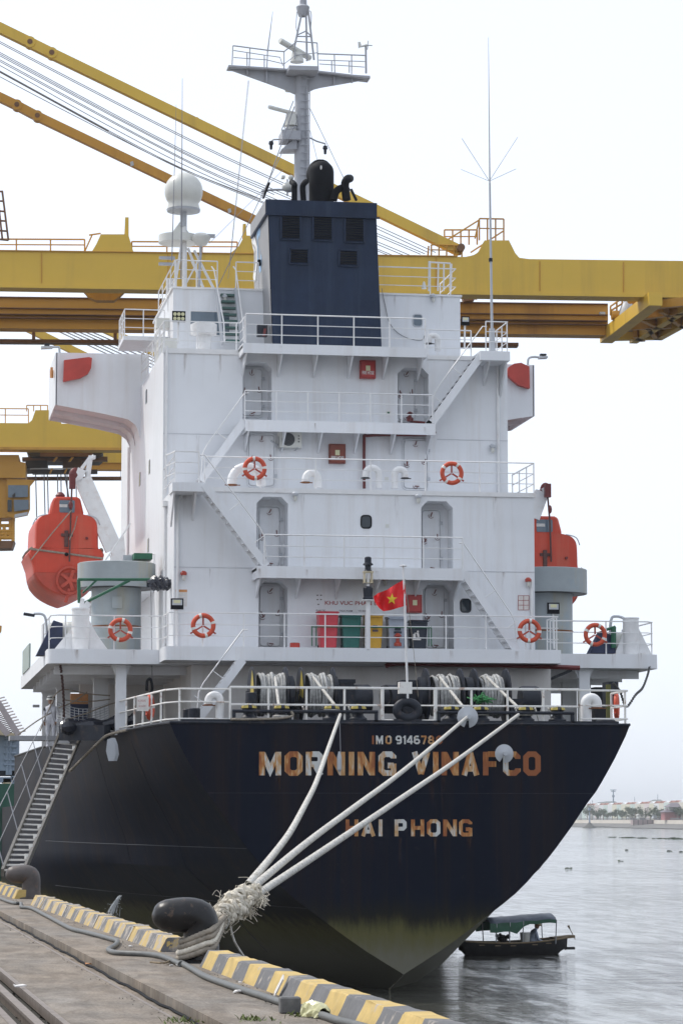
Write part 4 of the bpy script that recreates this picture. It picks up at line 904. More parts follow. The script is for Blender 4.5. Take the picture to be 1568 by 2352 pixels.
# radar scanners
def scanner(p, q_, r, ped, par, mat='cream'):
    k = MB(); a = Pm(*z2(*p), -.5); b = Pm(*z2(*q_), .3); k.tube([a, a.lerp(b, .04), b], [r * .9, r, r], 10); k.build('radar_scanner', mat, par, smooth=40)
    c = Pm(*z2(*ped[0]), -.1); d_ = Pm(*z2(*ped[1]), -.1); k = MB(); k.tube([c, d_], [.2, .26], 10); k.build('radar_pedestal', mat, par, smooth=40)
scanner((545, 345), (800, 495), .115, ((690, 450), (690, 530)), mm); scanner((452, 912), (690, 975), .075, ((640, 975), (640, 1075)), mm)
k = MB(); a = Pm(*z2(620, 770), .4); k.lathe([(.13, -.05), (.2, .1), (.22, .3), (.1, .5)], a, n=12); k.build('searchlight', 'cream', mm, smooth=40)
# lower radar platform with lamps
k = MB(); k.prism([Pm(*z2(*p), -.3) for p in ((560, 1270), (690, 1170), (690, 1270))], (0, .8, 0)); k.box(Pm(*z2(565, 1182), -.5), Pm(*z2(690, 1168), .5)); k.build('radar_platform', 'mast', mm)
for pts in (((570, 1180), (560, 1105), (660, 860)), ((610, 1170), (610, 1075), (690, 1085)), ((560, 1110), (690, 1090)), ((600, 1000), (580, 1080), (640, 1160))): k = mrail(pts, -.4, .02); k.build('platform_rail', 'mast', mm)
k = MB(); k.box(Pm(*z2(605, 1075), -.3), Pm(*z2(665, 1160), .3)); k.build('radar_box', 'cream', mm)
for pts, lx in ((((690, 1160), (600, 1185), (490, 1190), (470, 1205)), 470), (((800, 1175), (860, 1205), (930, 1225), (930, 1245)), 930)):
    k = mrail(pts, -.2, .03); k.build('lamp_arm', 'mast', mm, smooth=60); e_ = pts[-1]
    a = Pm(*z2(e_[0], e_[1]), -.2); k = MB(); k.lathe([(.08, 0), (.10, -.1), (.06, -.14), (.05, -.3), (.02, -.32)], a, n=10); k.build('signal_lamp', 'navyd', mm, smooth=40)
# anemometer and whip at the yard ends
e = empty('anemometer', Pm(*z2(1275, 560), -.3), parent=ship); k = MB(); k.tube([Pm(*z2(1278, 625), -.3), Pm(*z2(1275, 385), -.3)], .04, 8); k.build('post', 'mast', e); k = MB(); a = Pm(*z2(1275, 390), -.3); k.tube([a + V(-.22, 0, -.05), a + V(.05, 0, .03)], [.03, .05], 8); k.prism([a + V(-.28, 0, -.12), a + V(-.16, 0, -.03), a + V(-.2, 0, .14), a + V(-.3, 0, .14)], (0, .015, 0)); k.build('vane', 'cream', e)
k = MB()
for an in (20, 140, 260): k.bar(a + V(.08, 0, .02), a + V(.08 + .05 * math.cos(an), .1 * math.sin(math.radians(an)), .02 + .2 * math.cos(math.radians(an))), .03, .012)
k.bar(a + V(.08, 0, .02), a + V(.25, 0, .02), .03, .03); k.build('propeller', 'mast', e)
def whip(p0, p1, d, r0, r1, par=None, mat='wiregrey', name='whip_antenna'): k = MB(); k.tube([P(*p0, d), P(*p1, d)], [r0, r1], 6); return k.build(name, mat, par or ship)
whip(z2(440, 440), z2(484, 100), dM, .03, .008, mat='mast')
whip((418, 400), (419, 180), 15.5, .02, .008); whip((416, 640), (418, 400), 15.5, .025, .02); whip((395, 600), (405, 240), 17, .022, .006)
# stays and flag lines (thin wires)
st = [(((676, 245), (603, 455)), .02), (((690, 262), (500, 660)), .014), (((712, 250), (800, 432)), .014), (((572, 185), (528, 610)), .008), (((570, 185), (524, 640)), .008), (((650, 390), (480, 560)), .008), (((712, 300), (735, 395)), .01)]
for (a, b), r in st: k = MB(); k.tube([P(*a, 19.5), P(*b, 16.5)], r, 5); k.build('stay_wire', 'wiregrey', ship)
for a, b in (((618, 420), (604, 455)), ((806, 435), (818, 460))): k = MB(); k.tube([P(*a, 16.8), P(*b, 16.6)], .05, 6); k.build('turnbuckle', 'black', ship)
# small things on the monkey island
e = empty('floodlight_stand', P(655, 440, 17.5), parent=ship); k = MB(); k.tube(spline([P(*p, 17.5) for p in ((600, 440), (625, 436), (660, 436))], 3), .04, 6); k.tube([P(660, 450, 17.5), P(660, 412, 17.5)], .03, 6); k.build('frame', 'mast', e); k = MB(); k.ball(P(663, 430, 17.5), .24, 12, 8, (1.1, 1, .8)); k.box(P(645, 412, 17.5), P(655, 403, 17.2)); k.ball(P(668, 408, 17.5), .1); k.build('lamp', 'cream', e, smooth=50)
# radome on its tripod
rd = empty('satellite_dome', P(424, 665, 18), parent=ship); R0 = P(422, 440, 18)
k = MB(); r_ = .70; prof = []
for i in range(15):
    t_ = math.radians(90 - i * 9.2); prof.append((r_ * math.cos(t_) * 1.0, r_ * math.sin(t_)))
prof += [(.60, -.66)]; prof = [(max(.002, a), b) for a, b in prof]
k.lathe(prof, R0, n=32); k.build('dome', 'cream', rd, smooth=60)
k = MB(); k.lathe([(.60, -.75), (.62, -.67), (.1, -.66)], R0, n=28); k.lathe([(.12, -1.3), (.12, -.66)], R0, n=12); k.build('dome_base', 'bright', rd, smooth=40)
k = MB(); c = P(410, 548, 18.3); k.lathe([(.72, -.18), (.72, .1), (.3, .14), (.26, .1)], c, n=28); k.add([c + V(-.3, -.3, .1), c + V(.05, -.3, .6), c + V(.4, -.3, .1)], [(0, 1, 2)]); k.build('round_platform', 'cream', rd, smooth=40)
k = MB(); c = P(462, 548, 17.6); k.lathe([(.02, -.30), (.2, -.24), (.34, -.02), (.34, .08), (.2, .18), (.02, .2)], c, n=20); k.build('small_dome', 'cream', rd, smooth=50); k = MB(); k.box(c + V(.1, -.1, .05), c + V(.5, .1, .16)); k.tube([c + V(0, 0, -.2), c + V(-.08, 0, -1.9)], .05, 8); k.build('dome_arm', 'mast', rd)
for pts in (((424, 490), (424, 665), .09), ((418, 560), (400, 665), .05), ((432, 570), (468, 665), .05), ((446, 575), (492, 665), .05), ((440, 600), (470, 665), .03), ((455, 600), (420, 665), .03), ((404, 600), (404, 665), .04), ((392, 640), (392, 668), .04)): k = MB(); k.tube([P(*pts[0], 18), P(*pts[1], 18)], pts[2], 8); k.build('leg', 'wclean', rd, smooth=50)
for y, x0 in ((592, 366), (606, 365)): k = MB(); k.bar(P(x0, y, 18), P(402, y + 1, 18), .12, .1); k.build('bracket_arm', 'mast', rd)
k = MB(); rr = random.Random(2)
for x in (385, 390, 396): k.tube([P(x, 640, 18.5), P(x + 3, 715, 18.5)], .05, 6)
for i in range(7): k.bar(P(384 + i, 640 + i * 11, 18.4), P(400, 640 + i * 11, 18.4), .03, .03)
k.build('cable_ladder', 'wclean', ship)
# mushroom vent, floodlights, whip with spreaders
e = empty('mushroom_vent', P(468, 795, 13.4), parent=ship); k = MB(); c = P(468, 795, 13.4); k.lathe([(.26, -.2), (.26, .5)], c, n=20); k.build('stem', 'wclean', e, smooth=40); k = MB(); k.lathe([(.28, .36), (.45, .40), (.46, .75), (.40, .78)], c, n=24); k.build('cap', 'wclean', e, smooth=40)
def gooseneck(x, yb, yt, xt, d, r=.11, mat='wclean', lip='rust', name='gooseneck_vent'):
    """stem at x rising from yb to yt, mouth turned over to xt"""
    e = empty(name, P(x, yb, d), parent=ship); a = P(x, yb, d); b = P(x, yt, d); m_ = P(xt, yt, d); R = (m_.x - a.x) / 2; s_ = 1 if R > 0 else -1; zc_ = b.z - abs(R) - r * .5
    pts = [a] + arc((a.x + R, a.y, zc_), abs(R), 180 if s_ > 0 else 0, 0 if s_ > 0 else 180, 10, (1, 0, 0), (0, 0, 1)) + [V(m_.x, a.y, zc_ - .12)]
    k = MB(); k.tube(pts, r, 14); k.build('pipe', mat, e, smooth=60)
    k = MB(); k.lathe([(r * 1.12, -.14), (r * 1.12, -.10)], (m_.x, a.y, zc_), n=14); k.bar((m_.x - r * 1.6, a.y - r, zc_ - .14), (m_.x + r * 1.6, a.y - r, zc_ - .14), .03, .03); k.build('mouth_flap', lip, e)
    return e
gooseneck(600, 1116, 1068, 533, 9.4, .16); k = None
gooseneck(730, 1120, 1082, 702, 9.4, .13); gooseneck(870, 1121, 1071, 839, 9.4, .11, lip='dark'); gooseneck(906, 1122, 1074, 930, 9.4, .11, lip='dark')
gooseneck(1005, 806, 768, 984, 12.9, .11, lip='dark'); gooseneck(505, 1660, 1592, 479, .5, .12, lip='rust'); gooseneck(1345, 1662, 1598, 1368, .6, .17, lip='rust')
def floodlight(x, y, w_, h_, d, post, face=(0, -1, -.25), leds=0, lab='floodlight'):
    e = empty(lab, P(*post, d), parent=ship); c = P(x, y, d); s_ = .0142; W, H = w_ * s_, h_ * s_
    k = MB(); k.box(c + V(-W / 2, -.04, -H / 2), c + V(W / 2, .06, H / 2)); k.build('housing', 'black', e); k = MB()
    if leds:
        for i in range(3):
            for j in range(2): k.lathe([(.062, -.01), (.062, .0)], c + V((i - 1) * W * .3, -.045, (j - .5) * H * .42), (0, -1, 0), 12)
        k.build('led', 'lampface', e)
    else: k.box(c + V(-W * .4, -.046, -H * .12), c + V(W * .4, -.042, H * .38)); k.build('led', 'bright', e); k = MB(); k.box(c + V(-W * .28, -.05, .02), c + V(W * .26, -.047, H * .34)); k.build('reflector', 'lampface', e)
    k = MB(); k.tube([P(*post, d + .08), c + V(0, .08, 0)], .035, 8); k.build('post', 'wclean', e)
floodlight(411, 727, 32, 26, 12.8, (409, 790), leds=1); floodlight(1068, 737, 20, 22, 13.2, (1066, 800)); floodlight(407, 1387, 29, 25, 8.2, (406, 1480)); floodlight(1270, 1397, 28, 26, 8.2, (1272, 1490))
e = empty('radio_whip', P(1130, 812, 12.2), parent=ship)
for a, b, r0, r1 in (((1130, 812), (1129, 755), .12, .10), ((1129, 755), (1124, 420), .05, .035), ((1124, 420), (1121, 86), .028, .008)): k = MB(); k.tube([P(*a, 12.2), P(*b, 12.2)], [r0, r1], 8); k.build('whip', 'bright', e)
for b in ((1060, 318), (1188, 315), (1058, 389), (1184, 388)): k = MB(); k.tube([P(1123, 416, 12.2), P(*b, 12.2 + (.8 if b[1] > 350 else -.6))], .010, 5); k.build('spreader', 'bright', e)
for y in (597,): k = MB(); k.lathe([(.07, -.06), (.07, .06)], P(1126, y, 12.2), n=10); k.build('collar', 'navyd', e)
# gate frame and light on the roof at the right
k = MB()
for x in (985, 1005, 1018, 1034): k.tube([P(x, 668, 17), P(x + 1, 600 + (6 if x > 1000 else 0), 17)], .05 if x in (985, 1034) else .03, 6)
k.tube([P(985, 602, 17), P(1034, 605, 17)], .03, 6); k.build('ladder_gate', 'wclean', ship)
k = MB(); k.lathe([(.1, -.02), (.08, .05), (.04, .22), (.005, .26)], P(973, 662, 16.9), n=10); k.build('beacon', 'cream', ship, smooth=40)
# ================================================================ gear on the ship
def wall_lamp(x, y, d, red=True):
    e = empty('bulkhead_lamp', P(x, y, d), parent=ship); c = P(x, y, d)
    k = MB(); k.lathe([(.10, 0), (.11, .08), (.05, .14)], c + V(0, -.14, 0), n=12); k.build('hood', 'bracket' if red else 'bright', e, smooth=40)
    k = MB(); k.lathe([(.06, 0), (.065, -.12), (.03, -.18)], c + V(.01, -.14, 0), n=10); k.build('globe', 'cream', e, smooth=40); k = MB(); k.bar(c + V(0, -.14, .08), c + V(0, 0, .08), .04, .04); k.build('arm', 'bright', e)
for x, y, d, r in ((421, 1322, dL, 1), (1210, 1337, dL, 1), (882, 1333, dL, 1), (676, 1140, dL, 0), (958, 1145, dL, 0), (1128, 1030, dU, 0), (515, 745 - 60, dW, 0), (992, 685, dW, 0), (640, 1078 - 85, dU, 0)): wall_lamp(x, y, d, r)
def flat(x0, y0, x1, y1, d, mat, name, par=ship, th=.02, lift=0.0):
    a = P(x0, y0, d); b = P(x1, y1, d); k = MB(); k.box((a.x, a.y - th - lift, b.z), (b.x, a.y - lift, a.z)); return k.build(name, mat, par)
FONT = None
def text(s_, x, y, hpx, d, mat, par, lift=.01, bold=.0, name='lettering', wpx=None):
    cu = bpy.data.curves.new('t', 'FONT'); cu.body = s_; cu.offset = bold; ob = bpy.data.objects.new('t', cu); scn.collection.objects.link(ob)
    bpy.context.view_layer.update(); dg = bpy.context.evaluated_depsgraph_get(); me = bpy.data.meshes.new_from_object(ob.evaluated_get(dg)); bpy.data.objects.remove(ob)
    xs = [v.co.x for v in me.vertices]; ys = [v.co.y for v in me.vertices]; a = P(x, y, d); b = P(x, y - hpx, d); s0 = (b.z - a.z) / (max(ys) - min(ys))
    sx = s0 if wpx is None else (P(x + wpx, y, d).x - a.x) / (max(xs) - min(xs)); k = MB()
    k.add([(a.x + (v.co.x - min(xs)) * sx, a.y - lift, a.z + (v.co.y - min(ys)) * s0) for v in me.vertices], [list(p.vertices) for p in me.polygons]); return k.build(name, mat, par)
# fire hose lockers
def hose_locker(x0, y0, x1, y1, d, mat, txt):
    e = empty('fire_hose_locker', P((x0 + x1) / 2, y1, d), parent=ship); a = P(x0, y0, d); b = P(x1, y1, d)
    k = MB(); k.box((a.x, a.y - .22, b.z), (b.x, a.y, a.z)); k.build('cabinet', mat, e); k = MB(); k.tube([(x, a.y - .222, z) for x, z in rrect(a.x + .03, b.z + .03, b.x - .03, a.z - .03, .03)], .008, 4, closed=True); k.build('door_edge', 'dkred', e)
    cx, cy = (x0 + x1) / 2, (y0 + y1) / 2; flat(cx - 5, cy - 8, cx + 5, cy + 4, d, 'lampface', 'sticker', e, .01, .221)
    if txt: text('FIRE HOSE', x0 + 4, y1 - 9, 8, d, 'litter', e, .225, .03, wpx=(x1 - x0) - 8)
hose_locker(825, 829, 860, 871, dU, 'red', 1); hose_locker(754, 1021, 791, 1066, dU, 'redbrown', 1); hose_locker(933, 1367, 966, 1408, dL, 'red', 0)
e = empty('hose_reel_cover', P(1232, 1610, 10.2), parent=ship); k = MB(); a = P(1210, 1554, 9.9); b = P(1253, 1595, 9.9); k.prism([(x, a.y, z) for x, z in rrect(a.x, b.z, b.x, a.z, .22)], (0, .28, 0)); k.build('cover', 'dkred', e); flat(1229, 1572, 1240, 1584, 9.9, 'paper', 'sticker', e, .01)
# fire pipes
pipe(spline([P(*p, dU - .15) for p in ((836, 1122), (836, 1010), (842, 1001), (900, 999), (975, 999), (1000, 992))], 3), .055, 'dkred', 'fire_pipe')
pipe([P(944, 958, dU - .2), P(941, 968, dU - .2), P(990, 972, dU - .2)], .045, 'dkred', 'fire_pipe'); k = MB(); k.lathe([(.11, 0), (.12, .12), (.05, .16), (.05, .26), (.12, .28), (.03, .34)], P(941, 968, dU - .3), n=12); k.build('hydrant', 'dkred', ship, smooth=40)
pipe(spline([P(*p, 7.6) for p in ((885, 1530), (910, 1524), (1000, 1526), (1150, 1528), (1330, 1534))], 3), .085, 'dkred', 'fire_pipe')
k = MB(); k.lathe([(.12, 0), (.12, .1), (.06, .14), (.06, .3), (.14, .32), (.05, .42)], P(913, 1484, 7.6), n=12); k.build('hydrant', 'bracket', ship, smooth=40)
# air conditioner
e = empty('air_conditioner', P(668, 1032, dU), parent=ship); a = P(643, 991, dU - .35); b = P(693, 1028, dU - .35)
k = MB(); k.box((a.x, a.y, b.z), (b.x, a.y + .3, a.z)); k.build('case', 'cream', e); c = V(a.x + (b.x - a.x) * .38, a.y - .006, (a.z + b.z) / 2); k = MB(); k.lathe([(.22, 0), (.22, .012)], c, (0, -1, 0), 24); k.build('fan_opening', 'dark', e)
for i in range(5): k = MB(); k.tube([c + V(.045 * (i + 1) * math.cos(t_ * .35), -.016, .045 * (i + 1) * math.sin(t_ * .35)) for t_ in range(18)], .004, 4, closed=True); k.build('grille_ring', 'bright', e)
for i in range(3): k = MB(); k.box((b.x - .13, a.y - .005, a.z - .16 - i * .1), (b.x - .08, a.y, a.z - .12 - i * .1)); k.build('mark', 'navyd', e)
for x in (648, 684): k = MB(); k.bar(P(x, 1029, dU - .38), P(x - 6, 1034, dU - .05), .03, .04); k.build('foot', 'bright', e)
k = MB(); k.tube(spline([P(*p, dU - .06) for p in ((640, 1022), (630, 1018), (622, 1012))], 4), .03, 6); k.build('hose', 'bright', e)
# notices and wall writing
e = empty('notice_board', P(416, 1405, dL), parent=ship); flat(404, 1354, 430, 1393, dL, 'paper', 'sheet', e, .008); flat(404, 1354, 430, 1360, dL, 'notice_or', 'header', e, .002, .0085)
for i, y in enumerate((1366, 1372, 1378, 1384, 1389)): flat(407, y, 427, y + 1.6, dL, 'seam', 'line', e, .001, .009)
e = empty('notice_board', P(1202, 1404, dL), parent=ship); flat(1189, 1368, 1214, 1401, dL, 'paper', 'sheet', e, .008)
k = MB()
for x in (1189, 1201.5, 1214): k.bar(P(x, 1368, dL - .012), P(x, 1401, dL - .012), .015, .01)
for y in (1368, 1379, 1390, 1401): k.bar(P(1189, y, dL - .013), P(1214, y, dL - .013), .015, .01, up=(0, 1, 0))
k.build('grid', 'print_red', e)
text('KHU VUC PHAN LOAI RAC', 746, 1389, 9, dL, 'print_red', house1, .006, .02, wpx=178)
text('PLAS TIC', 726, 1404, 4, dL, 'print_dark', house1, .006, .01); text('THUC PHAM', 778, 1405, 4, dL, 'print_dark', house1, .006, .01); text('VO BAO', 822, 1405, 4, dL, 'print_dark', house1, .006, .01)
for a in ((727, 1366), (735, 1366), (727, 1376), (735, 1376), (729, 1387)): flat(a[0], a[1], a[0] + 4, a[1] + 2.5, dL, 'print_dark', 'paint_mark', house1, .004)
text('TRAM OXYGEN', 594, 1545, 9, 10.2, 'print_dark', house0, .008, .02, wpx=66)
# small exit signs
flat(886, 944, 897, 952, dU, 'cream', 'safety_sign', ship, .01); flat(889, 946, 894, 950, dU, 'green', 'safety_sign', ship, .002, .011); flat(885, 1192 + 12, 893, 1212, dL, 'cream', 'safety_sign', ship, .008)
flat(579, 1083, 588, 1091, dU - .02, 'green', 'safety_sign', ship, .008); flat(883, 1096, 892, 1103, dU, 'cream', 'safety_sign', ship, .01)
# ---- waste bins on deck A
def bin_(x0, y0, x1, y1, mat, lid, label):
    d = 8.05; a = P(x0, y0, d); b = P(x1, y1, d); b = V(b.x, b.y, DA + .03); W = b.x - a.x; H = a.z - b.z; cx = (a.x + b.x) / 2; cy = a.y
    e = empty('wheeled_bin', (cx, cy, b.z), label, 'bin', 'waste bins against the deckhouse wall')
    k = MB(); n = 0; w0, w1 = W * .37, W * .46; d0, d1 = .24, .30; z0_, z1_ = b.z + .05, a.z - .08
    k.add([(cx - w0, cy - d0, z0_), (cx + w0, cy - d0, z0_), (cx + w0, cy + d0, z0_), (cx - w0, cy + d0, z0_), (cx - w1, cy - d1, z1_), (cx + w1, cy - d1, z1_), (cx + w1, cy + d1, z1_), (cx - w1, cy + d1, z1_)], [(0, 3, 2, 1), (4, 5, 6, 7), (0, 1, 5, 4), (1, 2, 6, 5), (2, 3, 7, 6), (3, 0, 4, 7)]); o = k.build('body', mat, e); o.modifiers.new('b', 'BEVEL').width = .03
    k = MB(); k.box((cx - W / 2, cy - .34, z1_), (cx + W / 2, cy + .34, z1_ + .035)); k.prism([(cx - W / 2, cy - .33, z1_ + .037), (cx - W / 2, cy + .3, z1_ + .037), (cx - W / 2, cy + .26, a.z), (cx - W / 2, cy - .2, a.z - .01)], (W, 0, 0)); o = k.build('lid', lid, e); o.modifiers.new('b', 'BEVEL').width = .02
    for s_ in (-1, 1): k = MB(); k.lathe([(.09, -.03), (.09, .03)], (cx + s_ * w0 * .95, cy + .2, b.z + .09), (1, 0, 0), 14); k.build('wheel', 'black', e)
    k = MB(); k.tube([(cx - W * .4, cy - .36, z1_ - .02), (cx + W * .4, cy - .36, z1_ - .02)], .018, 6); k.build('handle', lid, e)
    return e, cx, cy, W
e, cx, cy, W = bin_(727, 1404, 776, 1484, 'bin_r', 'bin_r', 'red wheeled waste bin, leftmost in the row')
e, cx, cy, W = bin_(780, 1412, 828, 1484, 'bin_g', 'bin_g', 'dark green wheeled waste bin next to the red one')
e, cx, cy, W = bin_(834, 1411, 878, 1485, 'bin_y', 'bin_y', 'yellow wheeled waste bin behind the stern light post')
flat(856, 1436, 866, 1443, 7.72, 'print_dark', 'sticker', e, .01); flat(855, 1446, 868, 1451, 7.72, 'print_dark', 'sticker', e, .01)
e, cx, cy, W = bin_(886, 1416, 930, 1486, 'bin_s', 'bin_s', 'pale grey wheeled waste bin behind the flagstaff')
flat(906, 1440, 920, 1448, 7.72, 'bin_k', 'sticker', e, .01); flat(904, 1450, 922, 1455, 7.72, 'bin_k', 'sticker', e, .01)
e, cx, cy, W = bin_(938, 1424, 980, 1487, 'bin_k', 'bin_k', 'navy blue wheeled waste bin, rightmost in the row')
a = P(957, 1452, 7.72); k = MB(); k.lathe([(.035, 0), (.035, .01)], a + V(.03, 0, .02), (0, -1, 0), 10); k.bar(a + V(.02, -.006, -.02), a + V(.05, -.006, -.16), .07, .01, up=(0, 1, 0)); k.box(a + V(-.13, -.01, -.18), a + V(-.04, -.004, -.06)); k.box(a + V(-.14, -.01, -.26), a + V(.13, -.004, -.21)); k.bar(a + V(0, -.012, -.03), a + V(-.09, -.012, -.04), .03, .008, up=(0, 1, 0)); k.build('litter_symbol', 'paper', e)
k = MB()
for x in (716, 726, 984, 990): k.tube([P(x, 1484, 7.6), P(x, 1438, 7.6)], .02, 6)
k.tube([P(716, 1440, 7.6), P(990, 1442, 7.6)], .02, 6); k.build('bin_rack', 'green', ship)
e = empty('paint_drum', P(677, 1486, 7.6), 'small rusty red paint drum on deck left of the bins', 'drum'); c = P(677, 1486, 7.6); k = MB(); k.lathe([(.16, 0), (.165, .14), (.155, .15), (.165, .16), (.16, .19)], V(c.x, c.y, DA + .03), n=18); k.build('body', 'sred', e, smooth=30); k = MB(); k.lathe([(.14, 0), (.14, .005)], V(c.x, c.y, DA + .225), n=16); k.build('lid', 'rust', e)
# ---- stern light post
e = empty('stern_light_post', P(845, 1486, 6.95), parent=ship); c = P(845, 1486, 6.95); zz = lambda y: Za(845, y, 6.95)
k = MB(); k.tube([V(c.x, c.y, DA), V(c.x, c.y, zz(1360))], .075, 12); k.tube([V(c.x, c.y, zz(1360)), V(c.x, c.y, zz(1320))], .05, 10); k.build('post', 'wclean', e, smooth=40)
k = MB(); k.lathe([(.22, 0), (.22, .03)], V(c.x, c.y, zz(1380)), n=18); k.build('lamp_tray', 'wclean', e)
k = MB(); k.lathe([(.15, 0), (.17, .05), (.14, .10), (.16, .3), (.16, .38), (.1, .44)], V(c.x, c.y, zz(1378)), n=14); k.build('lamp', 'navyd', e, smooth=30)
k = MB()
for s_ in (-.12, .12): k.box((c.x + s_ - .02, c.y - .1, zz(1338)), (c.x + s_ + .02, c.y + .1, zz(1314)))
k.box((c.x - .16, c.y - .12, zz(1338) - .02), (c.x + .16, c.y + .12, zz(1338))); k.box((c.x - .16, c.y - .12, zz(1316)), (c.x + .16, c.y + .12, zz(1312))); k.build('lamp_cage', M.setdefault('creampaint', mk('cream_paint', (.55, .48, .33), .5, var=.15, scale=6, spots=(.3, .14, .05), spamt=.6)), e)
k = MB(); k.lathe([(.14, 0), (.1, .05), (.1, .18), (.17, .2), (.15, .25), (.11, .27), (.11, .44), (.06, .47)], V(c.x, c.y, zz(1312)), n=14); k.build('lamp', 'navyd', e, smooth=30)
# ---- flagstaff and flag
pipe([P(936, 1610, .05), P(926, 1300, .05)], .035, 'wclean', 'flagstaff'); k = MB(); k.lathe([(.11, 0), (.11, .03), (.03, .05)], P(926, 1301, .05), n=12); k.build('truck', 'wclean', ship)
k = MB(); k.box(P(917, 1566, .02), P(942, 1594, .3)); k.build('flagstaff_socket', 'wrusty', ship)
pipe([P(930, 1330, .02), P(948, 1480, -.02), P(960, 1600, .02)], .008, 'ropedirty', 'halyard'); 
zf = zp(860, 1360, 3.5636)
fl = empty('flag', P(*zf(545, 540), .03), 'red flag with a yellow star flying from the flagstaff', 'flag')
top_ = [(536, 318), (460, 358), (380, 410), (300, 440), (262, 470)]; bot_ = [(560, 548), (480, 570), (420, 590), (350, 600), (315, 575)]
def lerp2(t, L): f = t * (len(L) - 1); i = min(int(f), len(L) - 2); f -= i; return (L[i][0] + (L[i + 1][0] - L[i][0]) * f, L[i][1] + (L[i + 1][1] - L[i][1]) * f)
k = MB(); NU, NV = 28, 16
def fpt(u, v, off=0):
    a = lerp2(u, top_); b = lerp2(u, bot_); x = a[0] + (b[0] - a[0]) * v - 12 * u * math.sin(math.pi * v); y = a[1] + (b[1] - a[1]) * v
    return P(*zf(x, y), .05 + .13 * math.sin(u * 9 + v * 2.5) * u ** .6 + .05 * math.sin(u * 17 - v * 5) + off)
k.add([fpt(i / NU, j / NV) for i in range(NU + 1) for j in range(NV + 1)], [(i * (NV + 1) + j, i * (NV + 1) + j + 1, (i + 1) * (NV + 1) + j + 1, (i + 1) * (NV + 1) + j) for i in range(NU) for j in range(NV)])
o = k.build('cloth', 'flag', fl, smooth=60)
# star projected on the cloth
k = MB(); cu_, cv = .50, .50; sx_, sy_ = (425, 492)
def fst(x, y):
    best = None
    for i in range(0, 101, 2):
        for j in range(0, 101, 4):
            a = lerp2(i / 100, top_); b = lerp2(i / 100, bot_); v = j / 100; X_ = a[0] + (b[0] - a[0]) * v - 12 * (i / 100) * math.sin(math.pi * v); Y_ = a[1] + (b[1] - a[1]) * v; q_ = (X_ - x) ** 2 + (Y_ - y) ** 2
            if best is None or q_ < best[0]: best = (q_, i / 100, v)
    return fpt(best[1], best[2], -.02) if False else P(*zf(x, y), fpt(best[1], best[2]).y - YT - .03)
ring = []
for i in range(10): r_ = 50 if i % 2 == 0 else 20; t_ = math.radians(-90 + 36 * i + 4); ring.append(fst(sx_ + r_ * math.cos(t_), sy_ + r_ * 1.08 * math.sin(t_)))
k.add(ring + [fst(sx_, sy_)], [(i, (i + 1) % 10, 10) for i in range(10)]); k.build('star', 'star', fl)
# ---- mooring winches
def winch(rx0, rx1, fl, d, yel, label, motor=None):
    c0 = P(rx0, 1601, d); c1 = P(rx1, 1601, d); e = empty('mooring_winch', ((c0.x + c1.x) / 2, c0.y, DK), parent=ship); r = .60; rr = random.Random(int(rx0)); cz = DK + .98
    k = MB(); k.lathe([(.25, 0), (.25, c1.x - c0.x)], (c0.x, c0.y, cz), (1, 0, 0), 14); k.build('drum', 'navyd', e)
    k = MB(); n = int((c1.x - c0.x) / .085); seg = 40
    for i in range(n):
        x = c0.x + (c1.x - c0.x) * (i + .5) / n; r2 = r + .05 * math.sin(i * 1.7 + rx0) + rr.uniform(-.02, .02)
        pts = [V(x + .015 * math.sin(3 * t_ * 2 * math.pi / seg + i), c0.y + r2 * math.cos(2 * math.pi * t_ / seg), cz + r2 * math.sin(2 * math.pi * t_ / seg)) for t_ in range(seg)]
        k.tube(pts, [.052 + .008 * math.sin(t_ * 7.3 + i * 2) for t_ in range(seg)], 7, closed=True)
    k.build('rope_coil', 'ropecoil', e, smooth=60)
    for fx in fl:
        X = Xa(fx, d); k = MB(); k.lathe([(.84, -.025), (.86, -.02), (.86, .02), (.84, .025)], (X, c0.y, cz), (1, 0, 0), 36); f_ = k.build('flange', 'navyd', e, smooth=30)
    if yel:
        X = Xa(fl[0], d) - .032
        for a0 in (-10, 170):
            k = MB(); k.add([(X, c0.y, cz)] + [(X, c0.y - .84 * math.cos(math.radians(a0 + t_)), cz + .84 * math.sin(math.radians(a0 + t_))) for t_ in range(0, 76, 8)], [list(range(11))]); k.build('yellow_sector', 'yelp', e)
    for X in (Xa(fl[0], d) - .12, Xa(fl[1], d) + .12): k = MB(); k.prism([(X - .04, c0.y - .4, DK), (X - .04, c0.y + .4, DK), (X - .04, c0.y + .12, cz + .1), (X - .04, c0.y - .12, cz + .1)], (.08, 0, 0)); k.build('stand', 'navyd', e)
    if motor:
        k = MB(); a = P(motor[0], motor[2], d - .1); b = P(motor[1], 1660, d - .1); k.box((a.x, a.y, DK), (b.x, a.y + .8, a.z)); k.box((a.x - .04, a.y - .03, a.z - .12), (b.x + .04, a.y + .84, a.z)); k.lathe([(.42, 0), (.45, .1), (.45, .5), (.4, .6)], (b.x if motor[0] > rx0 else a.x - .6, a.y + .4, cz - .1), (1, 0, 0), 20); k.build('motor', 'navyd', e, smooth=35)
    return e
winch(592, 652, (578, 655), 3.4, 1, '', None); winch(704, 760, (690, 763), 3.4, 1, '', (780, 813, 1560)); winch(990, 1050, (975, 1053), 3.4, 0, '', (925, 958, 1562)); winch(1098, 1150, (1085, 1158), 3.4, 0, '', (1175, 1200, 1605))
